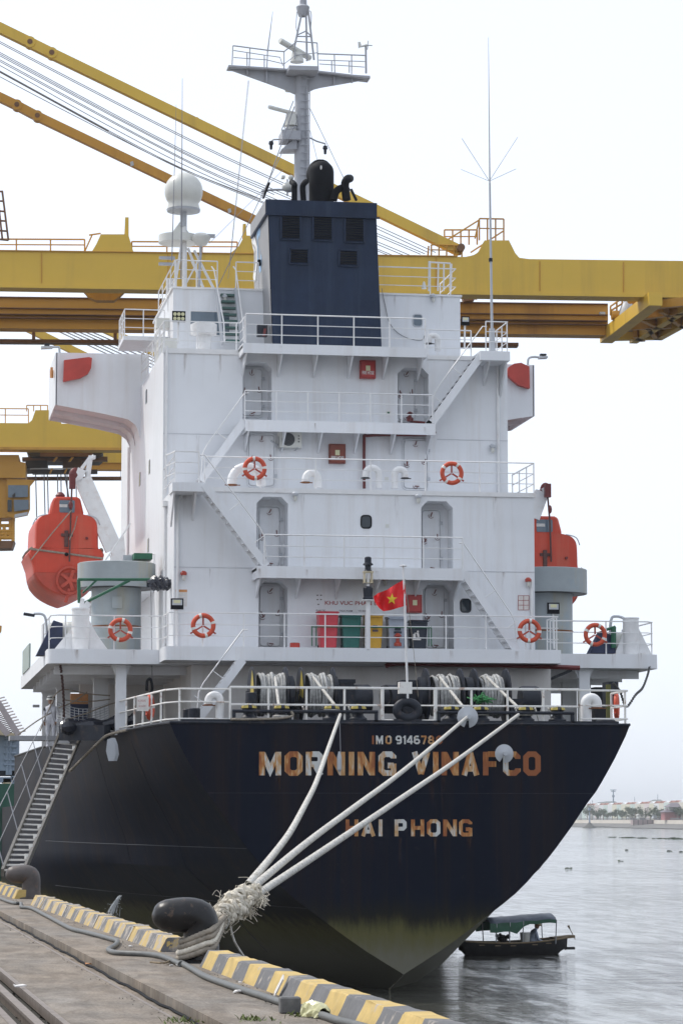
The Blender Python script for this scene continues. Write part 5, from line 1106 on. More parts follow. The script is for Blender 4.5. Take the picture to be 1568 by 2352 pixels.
for (x0, x1) in ((657, 675), (765, 775), (958, 975), (1062, 1083)):
    k = MB(); c = P(x0, 1600, 3.4); w_ = Xa(x1, 3.4) - c.x; k.lathe([(.5, 0), (.62, .04), (.62, w_ - .04), (.5, w_)], (c.x, c.y, DK + .95), (1, 0, 0), 26); k.build('gear_case', 'navyd', ship, smooth=35)
k = MB(); a = P(945, 1606, 3); 
for i in range(2): k.tube([a + V(-.8 + .17 * math.cos(t_ * .3), .1 * i, .1 + .3 * math.sin(t_ * .3)) for t_ in range(21)], .03, 6, closed=True)
k.build('hanging_hose', 'black', ship, smooth=60)
# double bitts
for x0, x1, y, d in ((432, 460, 1628, 2.5), (420, 440, 1630, 3.2), (565, 590, 1592, 1.6)):
    c = P((x0 + x1) / 2, 1660, d); r = (x1 - x0) * .0066; k = MB(); k.lathe([(r, 0), (r, Za(x0, y, d) - DK), (r * .85, Za(x0, y, d) - DK + .02)], V(c.x, c.y, DK), n=18); k.build('bitt', 'navyd', ship, smooth=40)
# roller fairleads along the transom
def roller(x, d=.28, yel=True):
    c = P(x, 1655, d); c.z = DK + .10; e = empty('roller_fairlead', c, parent=ship)
    k = MB(); k.lathe([(.27, 0), (.27, .05), (.20, .10), (.16, .16), (.16, .27), (.2, .32), (.22, .34)], c, n=22); k.build('roller', 'navyd', e, smooth=35)
    DP = [(.24, .33), (.235, .37), (.20, .42), (.12, .46), (.02, .48)]; k = MB(); k.lathe(DP, c, n=22); k.build('cap', 'navyd', e, smooth=40)
    for a0 in (200, 290, 80):
        k = MB(); k.add([c + V((r_ + .004) * math.cos(math.radians(a0 + t_)), (r_ + .004) * math.sin(math.radians(a0 + t_)), h_ + .003) for r_, h_ in DP for t_ in range(0, 61, 12)], [(i * 6 + j, i * 6 + j + 1, i * 6 + j + 7, i * 6 + j + 6) for i in range(4) for j in range(5)]); k.build('yellow_mark', 'yelp', e, smooth=60)
RX = (571, 646, 761, 822, 1035, 1103, 1206, 1279)
for x in RX: roller(x)
for x0, x1 in ((534, 868), (1004, 1318)):
    k = MB(); a = P(x0, 1640, .02); b = P(x1, 1640, .02); k.tube([V(a.x, a.y + .02, DK + .34), V(b.x, a.y + .02, DK + .34)], .05, 8)
    for X in (a.x + .05, b.x - .05): k.box((X - .05, YT + .02, DK), (X + .05, YT + .1, DK + .34))
    k.build('fairlead_bar', 'navyd', ship, smooth=40)
# panama chock in the middle
k = MB(); c = P(935, 1632, .1); path = [V(c.x + .30 * math.cos(t_) * 1.05, c.y, DK + .40 + .24 * math.sin(t_)) for t_ in [i * math.pi / 12 for i in range(24)]]; k.tube(path, .135, 14, closed=True); k.box((c.x - .42, c.y - .10, DK - .0), (c.x + .42, c.y + .3, DK + .14)); k.build('panama_chock', 'navyd', ship, smooth=50)
# green net bundle by the winch
k = MB(); c = P(1105, 1606, 1.2); rr = random.Random(4)
for i in range(26): k.tube(spline([c + V(rr.gauss(0, .16), rr.gauss(0, .1), rr.gauss(0, .06)) for _ in range(4)], 3), .018, 5)
k.build('net_bundle', M.setdefault('netg', mk('green_net', (.04, .22, .07), .8, var=.3, scale=9)), label='small bright green net bundle beside the rightmost rope drum', cat='net')
# dark clutter at the starboard quarter
k = MB(); a = P(1365, 1590, 12); k.box((a.x, a.y, DK), (P(1400, 1590, 12).x, a.y + .6, P(1365, 1578, 12).z)); k.build('deck_locker', 'navyd', ship)
k = MB(); a = P(1396, 1580, 3.5); k.box((a.x - .06, a.y, DK), (a.x + .08, a.y + .1, P(1396, 1572, 3.5).z)); k.build('post', M.setdefault('olive', mk('olive_paint', (.10, .10, .02), .6, var=.2)), ship)
k = MB(); a = P(1404, 1600, 4); k.box((a.x - .1, a.y, DK + .7), (a.x + .22, a.y + .8, DK + 1.5)); k.build('deck_locker', 'navyd', ship)
k = MB(); c = P(1390, 1655, 1); k.lathe([(.35, 0), (.3, .16), (.2, .22)], V(c.x, c.y, DK), n=16); k.build('vent_coaming', 'navyd', ship, smooth=40)
# tilted panels by the starboard pillar
k = MB(); k.bar(P(1262, 1560, 9), P(1310, 1540, 9), .3, .08); k.build('stowed_plank', 'navyd', ship)
# ---- life rings: ring with tape bands on a three-armed bracket
def ring_proto(c, tilt=0):
    e = empty('life_ring', c); k = MB(); R, r = .325, .075
    def tor(mb, a0, a1, n, r_): mb.tube([V(c.x + R * math.cos(t_), c.y, c.z + R * math.sin(t_)) for t_ in [math.radians(a0 + (a1 - a0) * i / n) for i in range(n + (0 if a1 - a0 == 360 else 1))]], r_, 12, closed=(a1 - a0 == 360))
    tor(k, 0, 360, 40, r); k.build('ring', 'ring', e, smooth=60)
    for a0 in (5, 95, 185, 275): k = MB(); tor(k, a0 - 7, a0 + 7, 4, r * 1.05); k.build('tape_band', 'ringw', e, smooth=60)
    k = MB()
    for an in (90, 212, 328): d_ = V(math.cos(math.radians(an)), 0, math.sin(math.radians(an))); k.bar(c + V(0, .03, 0) + d_ * .02, c + V(0, .03, 0) + d_ * (.40 if an == 90 else .48), .05, .05, up=(0, 1, 0))
    k.build('bracket', 'bracket', e)
    k = MB(); k.tube(arc(c + V(0, -.02, .06), .42, 215, 325, 12, (1, 0, 0), (0, 0, 1)), .008, 4); k.build('grab_line', 'ropedirty', e)
    return e
RG = 'orange life rings hung on the ship railings'
spots = [(585, 1076, 8.55, 0, 'life ring on the upper railing left, by the air conditioner and door'), (1037, 1087, 8.55, 40, 'life ring on the upper railing right, below the stair landing'), (277, 1447, 8.65, 20, 'life ring on the railing in front of the left grey vent'), (467, 1437, 6.85, -12, 'life ring on the main railing near the left wall floodlight'), (1215, 1449, 6.85, 10, 'life ring on the main railing at the foot of the right stair'), (1366, 1458, 8.65, 30, 'life ring on the railing at the right end of the deck')]
pr = None
for x, y, d, rot, lab in spots:
    c = P(x, y, d)
    if pr is None: pr = ring_proto(c); o = pr
    else: o = copy_tree(pr); o.location = c
    ORG[o.name] = c; tag(o, 'orange ' + lab, 'life ring', RG)
    for ch in o.children:
        if ch.name.startswith('tape') or ch.name.startswith('ring'): ch.rotation_euler = (0, math.radians(rot), 0)
for x, y, d, lab in ((345, 1625, 3.6, 'edge on beside the white notice on the left railing'), (1415, 1622, 2.0, 'edge on at the right end of the stern rail')):
    o = copy_tree(pr); o.location = P(x, y, d); o.rotation_euler = (0, 0, math.radians(72)); tag(o, 'orange life ring ' + lab, 'life ring', RG); ORG[o.name] = P(x, y, d)
# white notice on the left stern rail
k = MB(); a = P(313, 1600, 2.2); b = P(340, 1634, 2.2); k.box((a.x, a.y - .25, b.z), (b.x, a.y - .22, a.z)); k.build('rail_notice', 'paper', ship); text('NO SMOKING', 317, 1612, 5, 1.9, 'print_red', ship, .05, 0, wpx=18); text('NO ENTRY', 319, 1624, 4, 1.9, 'print_red', ship, .05, 0, wpx=16)
# ---- large grey deck ventilators
def big_vent(x0, x1, cx0_, cx1_, d, label):
    c = P((x0 + x1) / 2, 1490, d); R = (P(x1, 1400, d).x - P(x0, 1400, d).x) / 2; r = (P(cx1_, 1400, d).x - P(cx0_, 1400, d).x) / 2; z1 = Za(250, 1296, d); z0_ = Za(250, 1352, d)
    e = empty('deck_ventilator', (c.x, c.y, DA), parent=ship)
    k = MB(); k.lathe([(r, 0), (r, z0_ + .4 - DA)], V(c.x, c.y, DA), n=36); k.build('trunk', 'grey', e, smooth=40)
    k = MB(); k.lathe([(r * 1.02, 0), (r * 1.02, .05)], V(c.x, c.y, Za(250, 1442, d)), n=36); k.build('flange', 'rust', e, smooth=40)
    k = MB(); n = 40; pr_ = [(R - .02, 0), (R, 0), (R, z1 - z0_), (R - .03, z1 - z0_ + .02), (.05, z1 - z0_ + .1)]
    k.lathe(pr_, V(c.x, c.y, z0_), n=n); k.build('head', 'grey', e, smooth=40)
    k = MB(); k.lathe([(R * .98, 0), (R * .98, .02)], V(c.x, c.y, z0_ - .01), n=32); k.build('screen', 'dark', e)
    k = MB(); a = V(c.x - .05, c.y - r - .02, Za(250, 1388, d)); k.box(a + V(-.16, -.04, -.2), a + V(.18, .02, .2)); k.build('hatch', 'grey', e)
    k = MB(); k.prism([(c.x - r * .9, c.y + .1, DA), (c.x - r - .5, c.y + .1, DA), (c.x - r * .9, c.y + .1, DA + .9)], (0, .06, 0)); k.build('gusset', 'grey', e)
big_vent(177, 356, 212, 326, 13.2, ''); big_vent(1166, 1346, 1193, 1307, 13.2, '')
# ---- lifeboats
def lifeboat(cx, yb, wpx, d, label, mirror=1):
    s_ = (YT + d) / F; kx = wpx * s_ / 2; c = P(cx, yb, d); e = empty('lifeboat', (c.x, c.y + 3.2, c.z), label, 'lifeboat', 'enclosed orange lifeboats in davits')
    Z = lambda y: Za(cx, y, d)
    zk, zc_, zg, zs, zt_ = c.z, 0, 0, 0, 0
    # cross-sections from stern (i = 0) to bow; each a half outline of (x, z)
    H = 3.75 * kx / 1.39 if wpx < 175 else 3.5 * kx / 1.39; L = 7.2
    top_s = [(1.0, 1.66), (.90, 1.70), (.885, 2.1), (.87, 2.5), (.80, 2.70), (.66, 2.82), (.40, 2.88), (.02, 2.90)]
    st = [(0, .93, .12), (.05, .955, .09), (.12, .975, .06), (.3, .99, .03), (.6, 1.0, 0), (1.6, 1.04, 0), (3.4, 1.05, 0), (5.2, .95, .05), (6.4, .62, .25), (7.0, .25, .6), (7.2, .04, 1.0)]
    def loft(sec, name, mat, par, f=1.0, cap_=True):
        sec = [(p.x, p.y) for p in spline([V(a, b, 0) for a, b in sec], 3)]; k = MB(); n = len(sec) * 2; rows = []
        for y, w_, lift in st:
            row = [(-x * w_ * kx * f, z + lift * (1 - z / 2.6)) for x, z in sec] + [(x * w_ * kx * f, z + lift * (1 - z / 2.6)) for x, z in sec[::-1]]
            rows.append([V(c.x + a, c.y + y, zk + b * H / 3.3) for a, b in row])
        k.add([p for r_ in rows for p in r_], [(i * n + j, i * n + (j + 1) % n, (i + 1) * n + (j + 1) % n, (i + 1) * n + j) for i in range(len(st) - 1) for j in range(n)] + [list(range(n))])
        return k.build(name, mat, par, smooth=42)
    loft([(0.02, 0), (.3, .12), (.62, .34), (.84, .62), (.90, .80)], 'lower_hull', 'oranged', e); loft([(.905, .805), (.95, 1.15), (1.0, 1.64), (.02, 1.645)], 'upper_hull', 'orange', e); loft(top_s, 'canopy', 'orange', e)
    zz = lambda h_: zk + h_ * H / 3.3
    k = MB(); k.tube([V(c.x - kx * 1.0, c.y - .02, zz(1.67)), V(c.x + kx * 1.0, c.y - .02, zz(1.38))], .04, 6)
    for sg in (-1, 1): k.tube([V(c.x + sg * kx * w_ * 1.01, c.y + y, zz(1.67 + l_ * .3)) for y, w_, l_ in st], .04, 6)
    k.build('gunwale_fender', 'ropedirty', e)
    # conning tower with window
    k = MB(); w0, w1, z0_, z1_ = .47, .38, 2.1, 3.42; T = [(-w0, 2.0), (w0, 2.0), (w0 * .98, 2.95), (w1, 3.36), (w1 * .85, 3.46), (-w1 * .85, 3.46), (-w1, 3.36), (-w0 * .98, 2.95)]
    k.prism([V(c.x + x * kx, c.y + .12, zz(z)) for x, z in T], (0, 1.5, 0)); o = k.build('helm_tower', 'orange', e); o.modifiers.new('b', 'BEVEL').width = .06
    k = MB(); k.prism([(x, c.y + .105, z) for x, z in rrect(c.x - .2 * kx, zz(2.92), c.x + .22 * kx, zz(3.34), .05)], (0, .01, 0)); k.build('helm_window', 'glasssky', e); k = MB(); k.box((c.x - .2 * kx, c.y + .1, zz(3.1)), (c.x + .02 * kx, c.y + .104, zz(3.2))); k.build('window_sticker', 'litter', e)
    # propeller guard, rudder, keel
    k = MB(); k.tube([V(c.x + .1 * kx + .36 * kx * math.cos(t_), c.y - .12, zz(.62) + .36 * kx * math.sin(t_)) for t_ in [i * math.pi / 12 for i in range(24)]], .055, 8, closed=True)
    for t_ in (0, 1.26, 2.5, 3.8, 5.0): k.bar(V(c.x + .1 * kx, c.y - .1, zz(.62)), V(c.x + .1 * kx + .3 * kx * math.cos(t_), c.y - .12, zz(.62) + .3 * kx * math.sin(t_)), .12, .03, up=(0, 1, 0))
    k.build('propeller_guard', 'oranged', e, smooth=40)
    k = MB(); k.bar(V(c.x - .02, c.y - .05, zz(-.12)), V(c.x + .1 * kx, c.y - .05, zz(.35)), .1, .12); k.build('skeg', 'oranged', e)
    k = MB(); k.lathe([(.07, 0), (.07, .03)], V(c.x, c.y - .03, zz(1.5)), (0, -1, 0), 14); k.build('bung', 'black', e)
    k = MB(); k.box((c.x - .08, c.y - .08, zz(1.75)), (c.x + .06, c.y - .01, zz(2.3))); k.box((c.x - .2, c.y - .06, zz(2.1)), (c.x + .22, c.y - .01, zz(2.2))); k.build('lifting_hook', 'chain', e)
    k = MB(); k.lathe([(.05, 0), (.05, .05)], V(c.x + .55 * kx, c.y - .02, zz(2.05)), (0, -1, 0), 10); k.build('valve', 'dkred', e)
    k = MB(); k.lathe([(.16, 0), (.18, .12), (.1, .22), (.04, .24)], V(c.x - .15 * kx, c.y + .8, zz(3.46)), n=12); k.build('hatch_lamp', 'dkred', e, smooth=40)
    for sg in (-1, 1):
        k = MB(); k.tube(spline([V(c.x + sg * kx * .55, c.y + .02, zz(2.84)), V(c.x + sg * kx * .80, c.y - .05, zz(2.74)), V(c.x + sg * kx * .92, c.y + .1, zz(2.5))], 4), .022, 5); k.build('handrail', 'bright', e)
    return e, c, kx, zz
e1, c1, k1, z1_ = lifeboat(152, 1376, 168, 19.0, 'orange enclosed lifeboat hanging from the davit on the left side'); e2, c2_, k2, z2_ = lifeboat(1252, 1422, 186, 19.0, 'orange enclosed lifeboat on the right side, half hidden behind the deckhouse')
# falls: wire and hook
def fall(pts, d, r): k = MB(); k.tube([P(*p, d) for p in pts], r, 6); return k
for pts, d in ((((166, 1110), (163, 1190), (160, 1290)), 18.85), (((1256, 1130), (1262, 1200), (1265, 1290)), 18.85)):
    e = empty('boat_fall', P(*pts[-1], d), parent=ship); k = fall(pts, d, .035); k.build('chain_fall', 'chain', e); k = MB(); c = P(*pts[0], d); k.box(c + V(-.1, -.12, -.2), c + V(.12, .1, .3)); k.build('block', 'dkred', e); k = MB(); k.ball(P(pts[1][0], pts[1][1] - 30, d), .1, 10, 6, (.8, .8, 1.6)); k.build('swivel', 'dkred', e)
for pts in (((72, 1286), (120, 1225), (165, 1172)), ((160, 1240), (172, 1212), (178, 1185))): k = MB(); k.tube([P(*p, 18.8) for p in pts], .022, 5); k.build('lashing', 'ropedirty', e1)
# davits
def davit(pts, d, w_, label):
    e = empty('davit', P(*pts[0], d), parent=ship); k = MB()
    for i in range(len(pts) - 1): k.bar(P(*pts[i], d), P(*pts[i + 1], d), .25, w_, up=(1, 0, .5))
    k.build('arm', 'wclean', e); k = MB(); c = P(*pts[-1], d); k.ball(c, .24, 12, 8, (.9, .6, 1.2)); k.build('sheave', 'dkred', e, smooth=50); return e
e = davit(((262, 1262), (190, 1100), (172, 1092)), 19.2, .62, ''); k = MB(); k.tube([P(200, 1108, 19.3), P(207, 1055, 19.3), P(217, 1049, 19.3)], .10, 8); k.bar(P(188, 1076, 19.3), P(206, 1052, 19.3), .1, .12); k.bar(P(204, 1050, 19.3), P(220, 1050, 19.3), .12, .12); k.build('guide_horn', 'wclean', e); k = MB(); k.prism([P(*p, 19.0) for p in ((258, 1255), (285, 1230), (290, 1290), (255, 1290))], (0, .3, 0)); k.build('foot', 'wclean', e)
davit(((1222, 1190), (1244, 1130), (1252, 1126)), 19.2, .5, '')
# boat deck (carries the davits) on both sides with its rails
k = MB(); k.box((ax0 + 2.2, YT + 15.5, P2 - .2), (XL - .01, YT + 27, P2)); k.build('boat_deck', 'white', ship); k = MB(); k.box((XR + .01, YT + 15.5, P2 - .2), (ax1 - 2.2, YT + 27, P2)); k.build('boat_deck', 'white', ship)
pipe([P(243, 1286, 14.2), P(300, 1202, 14.2)], .03, 'wclean', 'handrail'); pipe([P(258, 1290, 14.2), P(252, 1273, 14.2)], .02, 'wclean', 'handrail')
railing([(Xa(297, 15), YT + 15), (XL - .05, YT + 15)], P2 + .05, 1.05, spacing=.9)
k = MB(); a = P(308, 1272, 12.6); k.box((a.x, a.y - .1, a.z - .18), (P(350, 1272, 12.6).x, a.y + .9, a.z + .02)); k.build('green_canopy', 'green', ship)
k = MB(); k.box(P(283, 1275, 13.2), P(300, 1300, 13.9)); k.build('ramp_plate', 'bright', ship)
# ---- green provision davit with wrapped hook block, on its post
e = empty('provision_crane', P(185, 1490, 9.6), parent=ship); d = 9.6
k = MB(); c = P(185, 1490, d); k.lathe([(.29, 0), (.29, 1.35), (.31, 1.36), (.31, 1.42)], V(c.x, c.y, DA), n=20); k.prism([(c.x - .9, c.y, DA), (c.x + .95, c.y, DA), (c.x + .55, c.y, DA + .55), (c.x + .3, c.y, DA + 1.0), (c.x - .3, c.y, DA + .75)], (0, .06, 0)); k.build('post', 'wclean', e, smooth=40)
k = MB(); k.bar(P(183, 1432, d), P(190, 1375, d), .14, .14); k.build('post_head', 'wclean', e)
k = MB()
for a, b, r in (((180, 1331), (345, 1331), .05), ((183, 1385), (181, 1331), .06), ((190, 1362), (222, 1333), .035), ((188, 1388), (298, 1333), .05)): k.tube([P(*a, d), P(*b, d)], r, 8)
k.build('jib', 'green', e); k = MB(); k.bar(P(185, 1410, d), P(205, 1384, d), .16, .2); k.build('luffing_cylinder', 'wclean', e)
k = MB(); rr = random.Random(8); c = P(366, 1340, d); pts = []
N_, R_ = 12, 12
for i in range(N_):
    for j in range(R_): an = 2 * math.pi * j / R_; q_ = (.16 + .07 * math.sin(math.pi * i / (N_ - 1))) * (1 + .3 * rr.uniform(-1, 1)); pts.append(c + V((i / (N_ - 1) - .5) * .8, q_ * math.cos(an), q_ * math.sin(an)))
k.add(pts, [(i * R_ + j, i * R_ + (j + 1) % R_, (i + 1) * R_ + (j + 1) % R_, (i + 1) * R_ + j) for i in range(N_ - 1) for j in range(R_)]); k.build('wrapped_motor', M.setdefault('bag', mk('black_plastic_bag', (.015, .018, .03), .25, var=.4)), e)
k = MB(); k.tube([P(347, 1345, d), P(349, 1480, d), P(350, 1590, d)], .014, 5); k.build('hoist_wire', 'wiregrey', e)
# ---- second post, raft canisters at both ends of deck A
for px, lab, rx_, dd in ((1448, 'right', 1415, 9.4), (None, 'left', 148, 10.5)):
    if px:
        c = P(px, 1490, 9.4); k = MB(); k.lathe([(.27, 0), (.27, 1.25), (.29, 1.26), (.29, 1.3)], V(c.x, c.y, DA), n=20); k.prism([(c.x - .6, c.y, DA), (c.x + .75, c.y, DA), (c.x + .45, c.y, DA + .6), (c.x + .25, c.y, DA + 1.0), (c.x - .25, c.y, DA + .8)], (0, .06, 0)); k.build('crane_post', 'wclean', ship, smooth=40)
    c = P(rx_, 1470, dd); e = empty('life_raft', (c.x, c.y, DA), 'white life raft canister beside the %s crane post on deck' % lab, 'life raft', 'life raft canisters'); z_ = DA + .72 if lab == 'left' else DA + .5
    k = MB(); k.lathe([(.05, -.05), (.28, 0), (.34, .12), (.34, .6), (.35, .62), (.34, .64), (.34, 1.1), (.28, 1.22), (.05, 1.27)], V(c.x - .5, c.y + .4, z_), (1, 0, 0), 22); k.build('canister', 'cream', e, smooth=40); k = MB()
    for x in (-.3, .4): k.box((c.x + x - .04, c.y + .15, DA), (c.x + x + .04, c.y + .65, z_ - .28))
    k.build('cradle', 'green', e)
k = MB(); a = P(120, 1470, 10.2); k.prism([a + V(-.5, 0, -.5), a + V(.35, 0, -.5), a + V(.35, 0, .55), a + V(.05, 0, .65)], (0, .8, 0)); k.build('covered_winch', 'bluetarp', ship); k = MB(); a = P(1380, 1480, 9.4); k.prism([a + V(-.4, 0, -.3), a + V(.5, 0, -.3), a + V(.4, 0, .3), a + V(0, 0, .45)], (0, .5, 0)); k.build('covered_gear', 'bluetarp', ship)
pipe(spline([P(*p, 9.6) for p in ((1400, 1490), (1402, 1425), (1415, 1416), (1432, 1420))], 4), .05, 'bright', 'vent_pipe'); k = MB(); k.tube([P(1408, 1488, 9.3), P(1408, 1440, 9.3)], .09, 8); k.tube([P(1392, 1446, 9.3), P(1412, 1440, 9.3)], .05, 8); k.build('green_stand', 'green', ship)
pipe(spline([P(*p, 10.5) for p in ((108, 1485), (107, 1432), (100, 1412), (78, 1410))], 4), .045, 'bright', 'lamp_post'); k = MB(); k.bar(P(80, 1414, 10.5), P(55, 1410, 10.5), .3, .08); k.build('street_lamp', 'navyd', ship)
k = MB(); a = P(98, 1455, 13); k.box((ax0 - .04, YT + 11, DA), (ax0 + .02, YT + 12, DA + 1.0)); k.build('side_gate', 'wclean', ship); k = MB(); k.box((ax0 - .04, YT + 20, DA + .02), (ax0 + .02, YT + 25, DA + .9)); k.build('side_board', M.setdefault('board', mk('pale_green_board', (.30, .36, .33), .5, var=.1)), ship)
# ---- bridge wing fittings: red side-light screens and lamps
def screen(pts, d, par=ship): k = MB(); k.prism([P(*p, d) for p in pts], (0, .25, 0)); return k.build('side_light_screen', 'sred', par)
screen(((148, 827), (205, 820), (212, 822), (210, 845), (203, 858), (185, 868), (146, 876)), 21.1); screen(((1168, 843), (1180, 835), (1196, 833), (1215, 842), (1216, 892), (1190, 884), (1163, 860)), 21.1)
for pts, hd in ((((137, 828), (137, 800), (130, 797), (112, 798)), (95, 121)), (((1212, 850), (1212, 826), (1222, 820), (1240, 821)), (1236, 1255))):
    pipe(spline([P(*p, 22) for p in pts], 3), .045, 'bright', 'lamp_bracket'); k = MB(); y = pts[-1][1]; k.bar(P(hd[0], y + 1, 22), P(hd[1], y, 22), .3, .08); k.build('wing_lamp', 'bright', ship); k = MB(); k.box(P((hd[0] + hd[1]) / 2 - 5, y - 9, 22), P((hd[0] + hd[1]) / 2 + 6, y - 3, 22.2)); k.build('wing_flood', 'navyd', ship)
k = MB(); k.box(P(116, 850, 22), P(123, 868, 22.2)); k.lathe([(.05, 0), (.05, .4)], P(119, 868, 22), n=8); k.build('wing_buoy', 'notice_or', ship)
k = MB(); c = P(240, 828, 22.4); k.ball(c, .3, 12, 8, (1, 1, .6)); k.build('wing_repeater', 'black', ship, smooth=50)
# left upper clutter: bridge side landing below the wheelhouse edge
railing([(Xa(322, 20), YT + 20), (XL + .05, YT + 17), (XL + .05, YT + dU + .4)], TOP + .02, 1.0, spacing=1.3); k = MB(); k.box((XL - .9, YT + 18.5, TOP + 1.3), (XL + .8, YT + 21, TOP + 1.45)); k.build('side_platform', 'white', ship); railing([(XL - .85, YT + 21), (XL - .85, YT + 18.6), (XL + .6, YT + 18.6)], TOP + 1.45, 1.0, spacing=.8)
k = MB(); k.box(P(360, 730, 18), P(390, 760, 18.6)); k.box((XL + .05, YT + 15, TOP), (XL + .7, YT + 15.8, TOP + .8)); k.build('signal_locker', 'cream', ship)
# electric cable drooping on the wheelhouse wall
pipe(spline([P(*p, dW - .05) for p in ((876, 662), (884, 700), (896, 745), (925, 772), (965, 782), (975, 770))], 5), .012, 'wire', 'cable')
k = MB(); k.box(P(592, 745, 15.0), P(612, 775, 15.3)); k.build('funnel_door', 'navyd', ship); k = MB(); k.bar(P(606, 772, 14.9), P(609, 755, 14.9), .08, .08); k.build('fire_extinguisher', 'dkred', ship)
# ---- chains
def chain(pts, d0, d1, link, mat, label):
    n = len(pts); P_ = spline([P(*p, d0 + (d1 - d0) * i / (n - 1)) for i, p in enumerate(pts)], 12); L = [0]
    for i in range(1, len(P_)): L.append(L[-1] + (P_[i] - P_[i - 1]).length)
    N = int(L[-1] / (link * .72)); k = MB(); j = 0
    for i in range(N):
        t = L[-1] * (i + .5) / N
        while j < len(L) - 2 and L[j + 1] < t: j += 1
        c = P_[j].lerp(P_[j + 1], (t - L[j]) / max(1e-6, L[j + 1] - L[j])); tg = (P_[j + 1] - P_[j]).normalized(); s_ = tg.orthogonal().normalized(); s_ = s_ if i % 2 else tg.cross(s_)
        k.tube([c + tg * (link * .5 * math.cos(q_)) + s_ * (link * .28 * math.sin(q_)) for q_ in [m_ * math.pi / 5 for m_ in range(10)]], link * .11, 5, closed=True)
    return k.build('chain', mat, label=label, cat='chain', group='chains hanging from the deck edge', smooth=60)
zA = zp(0, 1360, 3.267)
chain([zA(490, 965), zA(505, 1060), zA(518, 1200), zA(525, 1350), zA(522, 1480)], 9.4, 13, .15, 'chain', 'rusty red chain hanging at the left above the gangway'); zB = zp(1220, 1360, 3.22)
chain([zB(1298, 985), zB(1280, 1060), zB(1240, 1160), zB(1185, 1215), (1437, 1630 - 7), zB(1060, 1190), zB(1005, 1125)], 8.8, 2.5, .13, 'chaing', 'dark chain looping at the right between deck edge and stern rail')
# ---- rust runs and drips on the white plating (each a thin stain with its own ragged shape)
def stain_mat(nm='rust_run', colr=(.27, .15, .075, 1), am=.55):
    m = bpy.data.materials.new(nm); m.use_nodes = True; n = m.node_tree.nodes; l = m.node_tree.links; b = n['Principled BSDF']; b.inputs['Base Color'].default_value = colr; b.inputs['Roughness'].default_value = .8
    tc = n.new('ShaderNodeTexCoord'); sp_ = n.new('ShaderNodeSeparateXYZ'); l.new(tc.outputs['Generated'], sp_.inputs[0])
    mp = n.new('ShaderNodeMapping'); mp.inputs['Scale'].default_value = (14, 14, 1.6); l.new(tc.outputs['Object'], mp.inputs[0]); t = n.new('ShaderNodeTexNoise'); t.inputs['Scale'].default_value = 1; t.inputs['Detail'].default_value = 6; l.new(mp.outputs[0], t.inputs[0])
    def ma(op, a, v):
        k_ = n.new('ShaderNodeMath'); k_.operation = op
        for i_, q_ in enumerate((a, v)):
            if isinstance(q_, (int, float)): k_.inputs[i_].default_value = q_
            else: l.new(q_, k_.inputs[i_])
        return k_.outputs[0]
    side_ = ma('MULTIPLY', ma('MULTIPLY', sp_.outputs['X'], ma('SUBTRACT', 1.0, sp_.outputs['X'])), 4.0); z_ = ma('POWER', sp_.outputs['Z'], 1.4)
    rp = n.new('ShaderNodeValToRGB'); rp.color_ramp.elements[0].position = .42; rp.color_ramp.elements[1].position = .7; l.new(t.outputs['Fac'], rp.inputs[0])
    l.new(ma('MULTIPLY', ma('MULTIPLY', ma('MULTIPLY', side_, z_), rp.outputs[0]), am), b.inputs['Alpha']); return m
M['stain'] = stain_mat(); M['stainh'] = stain_mat('hull_rust_run', (.14, .065, .03, 1), .38); rs = random.Random(17)
def stain(x, y, wpx, lpx, d, par, mt='stain'):
    a = P(x, y, d); b = P(x + wpx, y + lpx, d); k = MB(); k.add([(a.x, a.y - .0035, b.z), (b.x, a.y - .0035, b.z), (b.x, a.y - .0035, a.z), (a.x, a.y - .0035, a.z)], [(0, 1, 2, 3)]); k.build('rust_run', mt, par)
for x, y, w_, l_, d, par in ((592, 1306, 9, 24, 7.4, pl2), (700, 1308, 8, 22, 7.4, pl2), (860, 1311, 10, 22, 7.4, pl2), (1040, 1315, 9, 24, 7.4, pl2), (570, 968, 8, 22, 11.4, pl4), (720, 972, 8, 22, 11.4, pl4), (972, 980, 9, 20, 11.4, pl4), (640, 794, 9, 18, 11.4, plT), (900, 802, 9, 18, 11.4, plT), (600, 1490, 12, 30, 6.9, deckA), (760, 1491, 10, 28, 6.9, deckA), (1030, 1494, 12, 28, 6.9, deckA), (1180, 1496, 12, 28, 6.9, deckA), (170, 1492, 14, 32, 8.7, deckA), (300, 1493, 12, 32, 8.7, deckA), (1400, 1500, 14, 34, 8.7, deckA), (1462, 1500, 12, 34, 8.7, deckA), (420, 1135, 10, 70, dL, house1), (690, 1136, 9, 60, dL, house1), (905, 1140, 10, 80, dL, house1), (1130, 1142, 12, 90, dL, house1), (480, 1306, 9, 50, dL, house1), (1150, 1312, 10, 60, dL, house1), (420, 810, 10, 70, dU, house2), (500, 812, 9, 80, dU, house2), (1040, 826, 10, 60, dU, house2), (1100, 1002, 9, 60, dU, house2), (450, 1000, 9, 60, dU, house2), (900, 675, 9, 60, dW, house3), (1010, 676, 10, 70, dW, house3)): stain(x, y, w_, l_, d, par)
for i in range(34):
    x = rs.uniform(470, 1400); y = rs.choice((1667, 1667, 1785, 1925)); l_ = rs.uniform(30, 150); w_ = rs.uniform(6, 16)
    if y != 1667: x = rs.uniform(600, 1240) if y == 1785 else rs.uniform(800, 1080)
    if abs(x + w_ - 925) > interp([(1660, 520), (1800, 440), (1900, 370), (2000, 280), (2100, 170)], y + l_): continue
    stain(x, y, w_, l_, -.004, hull, 'stainh')
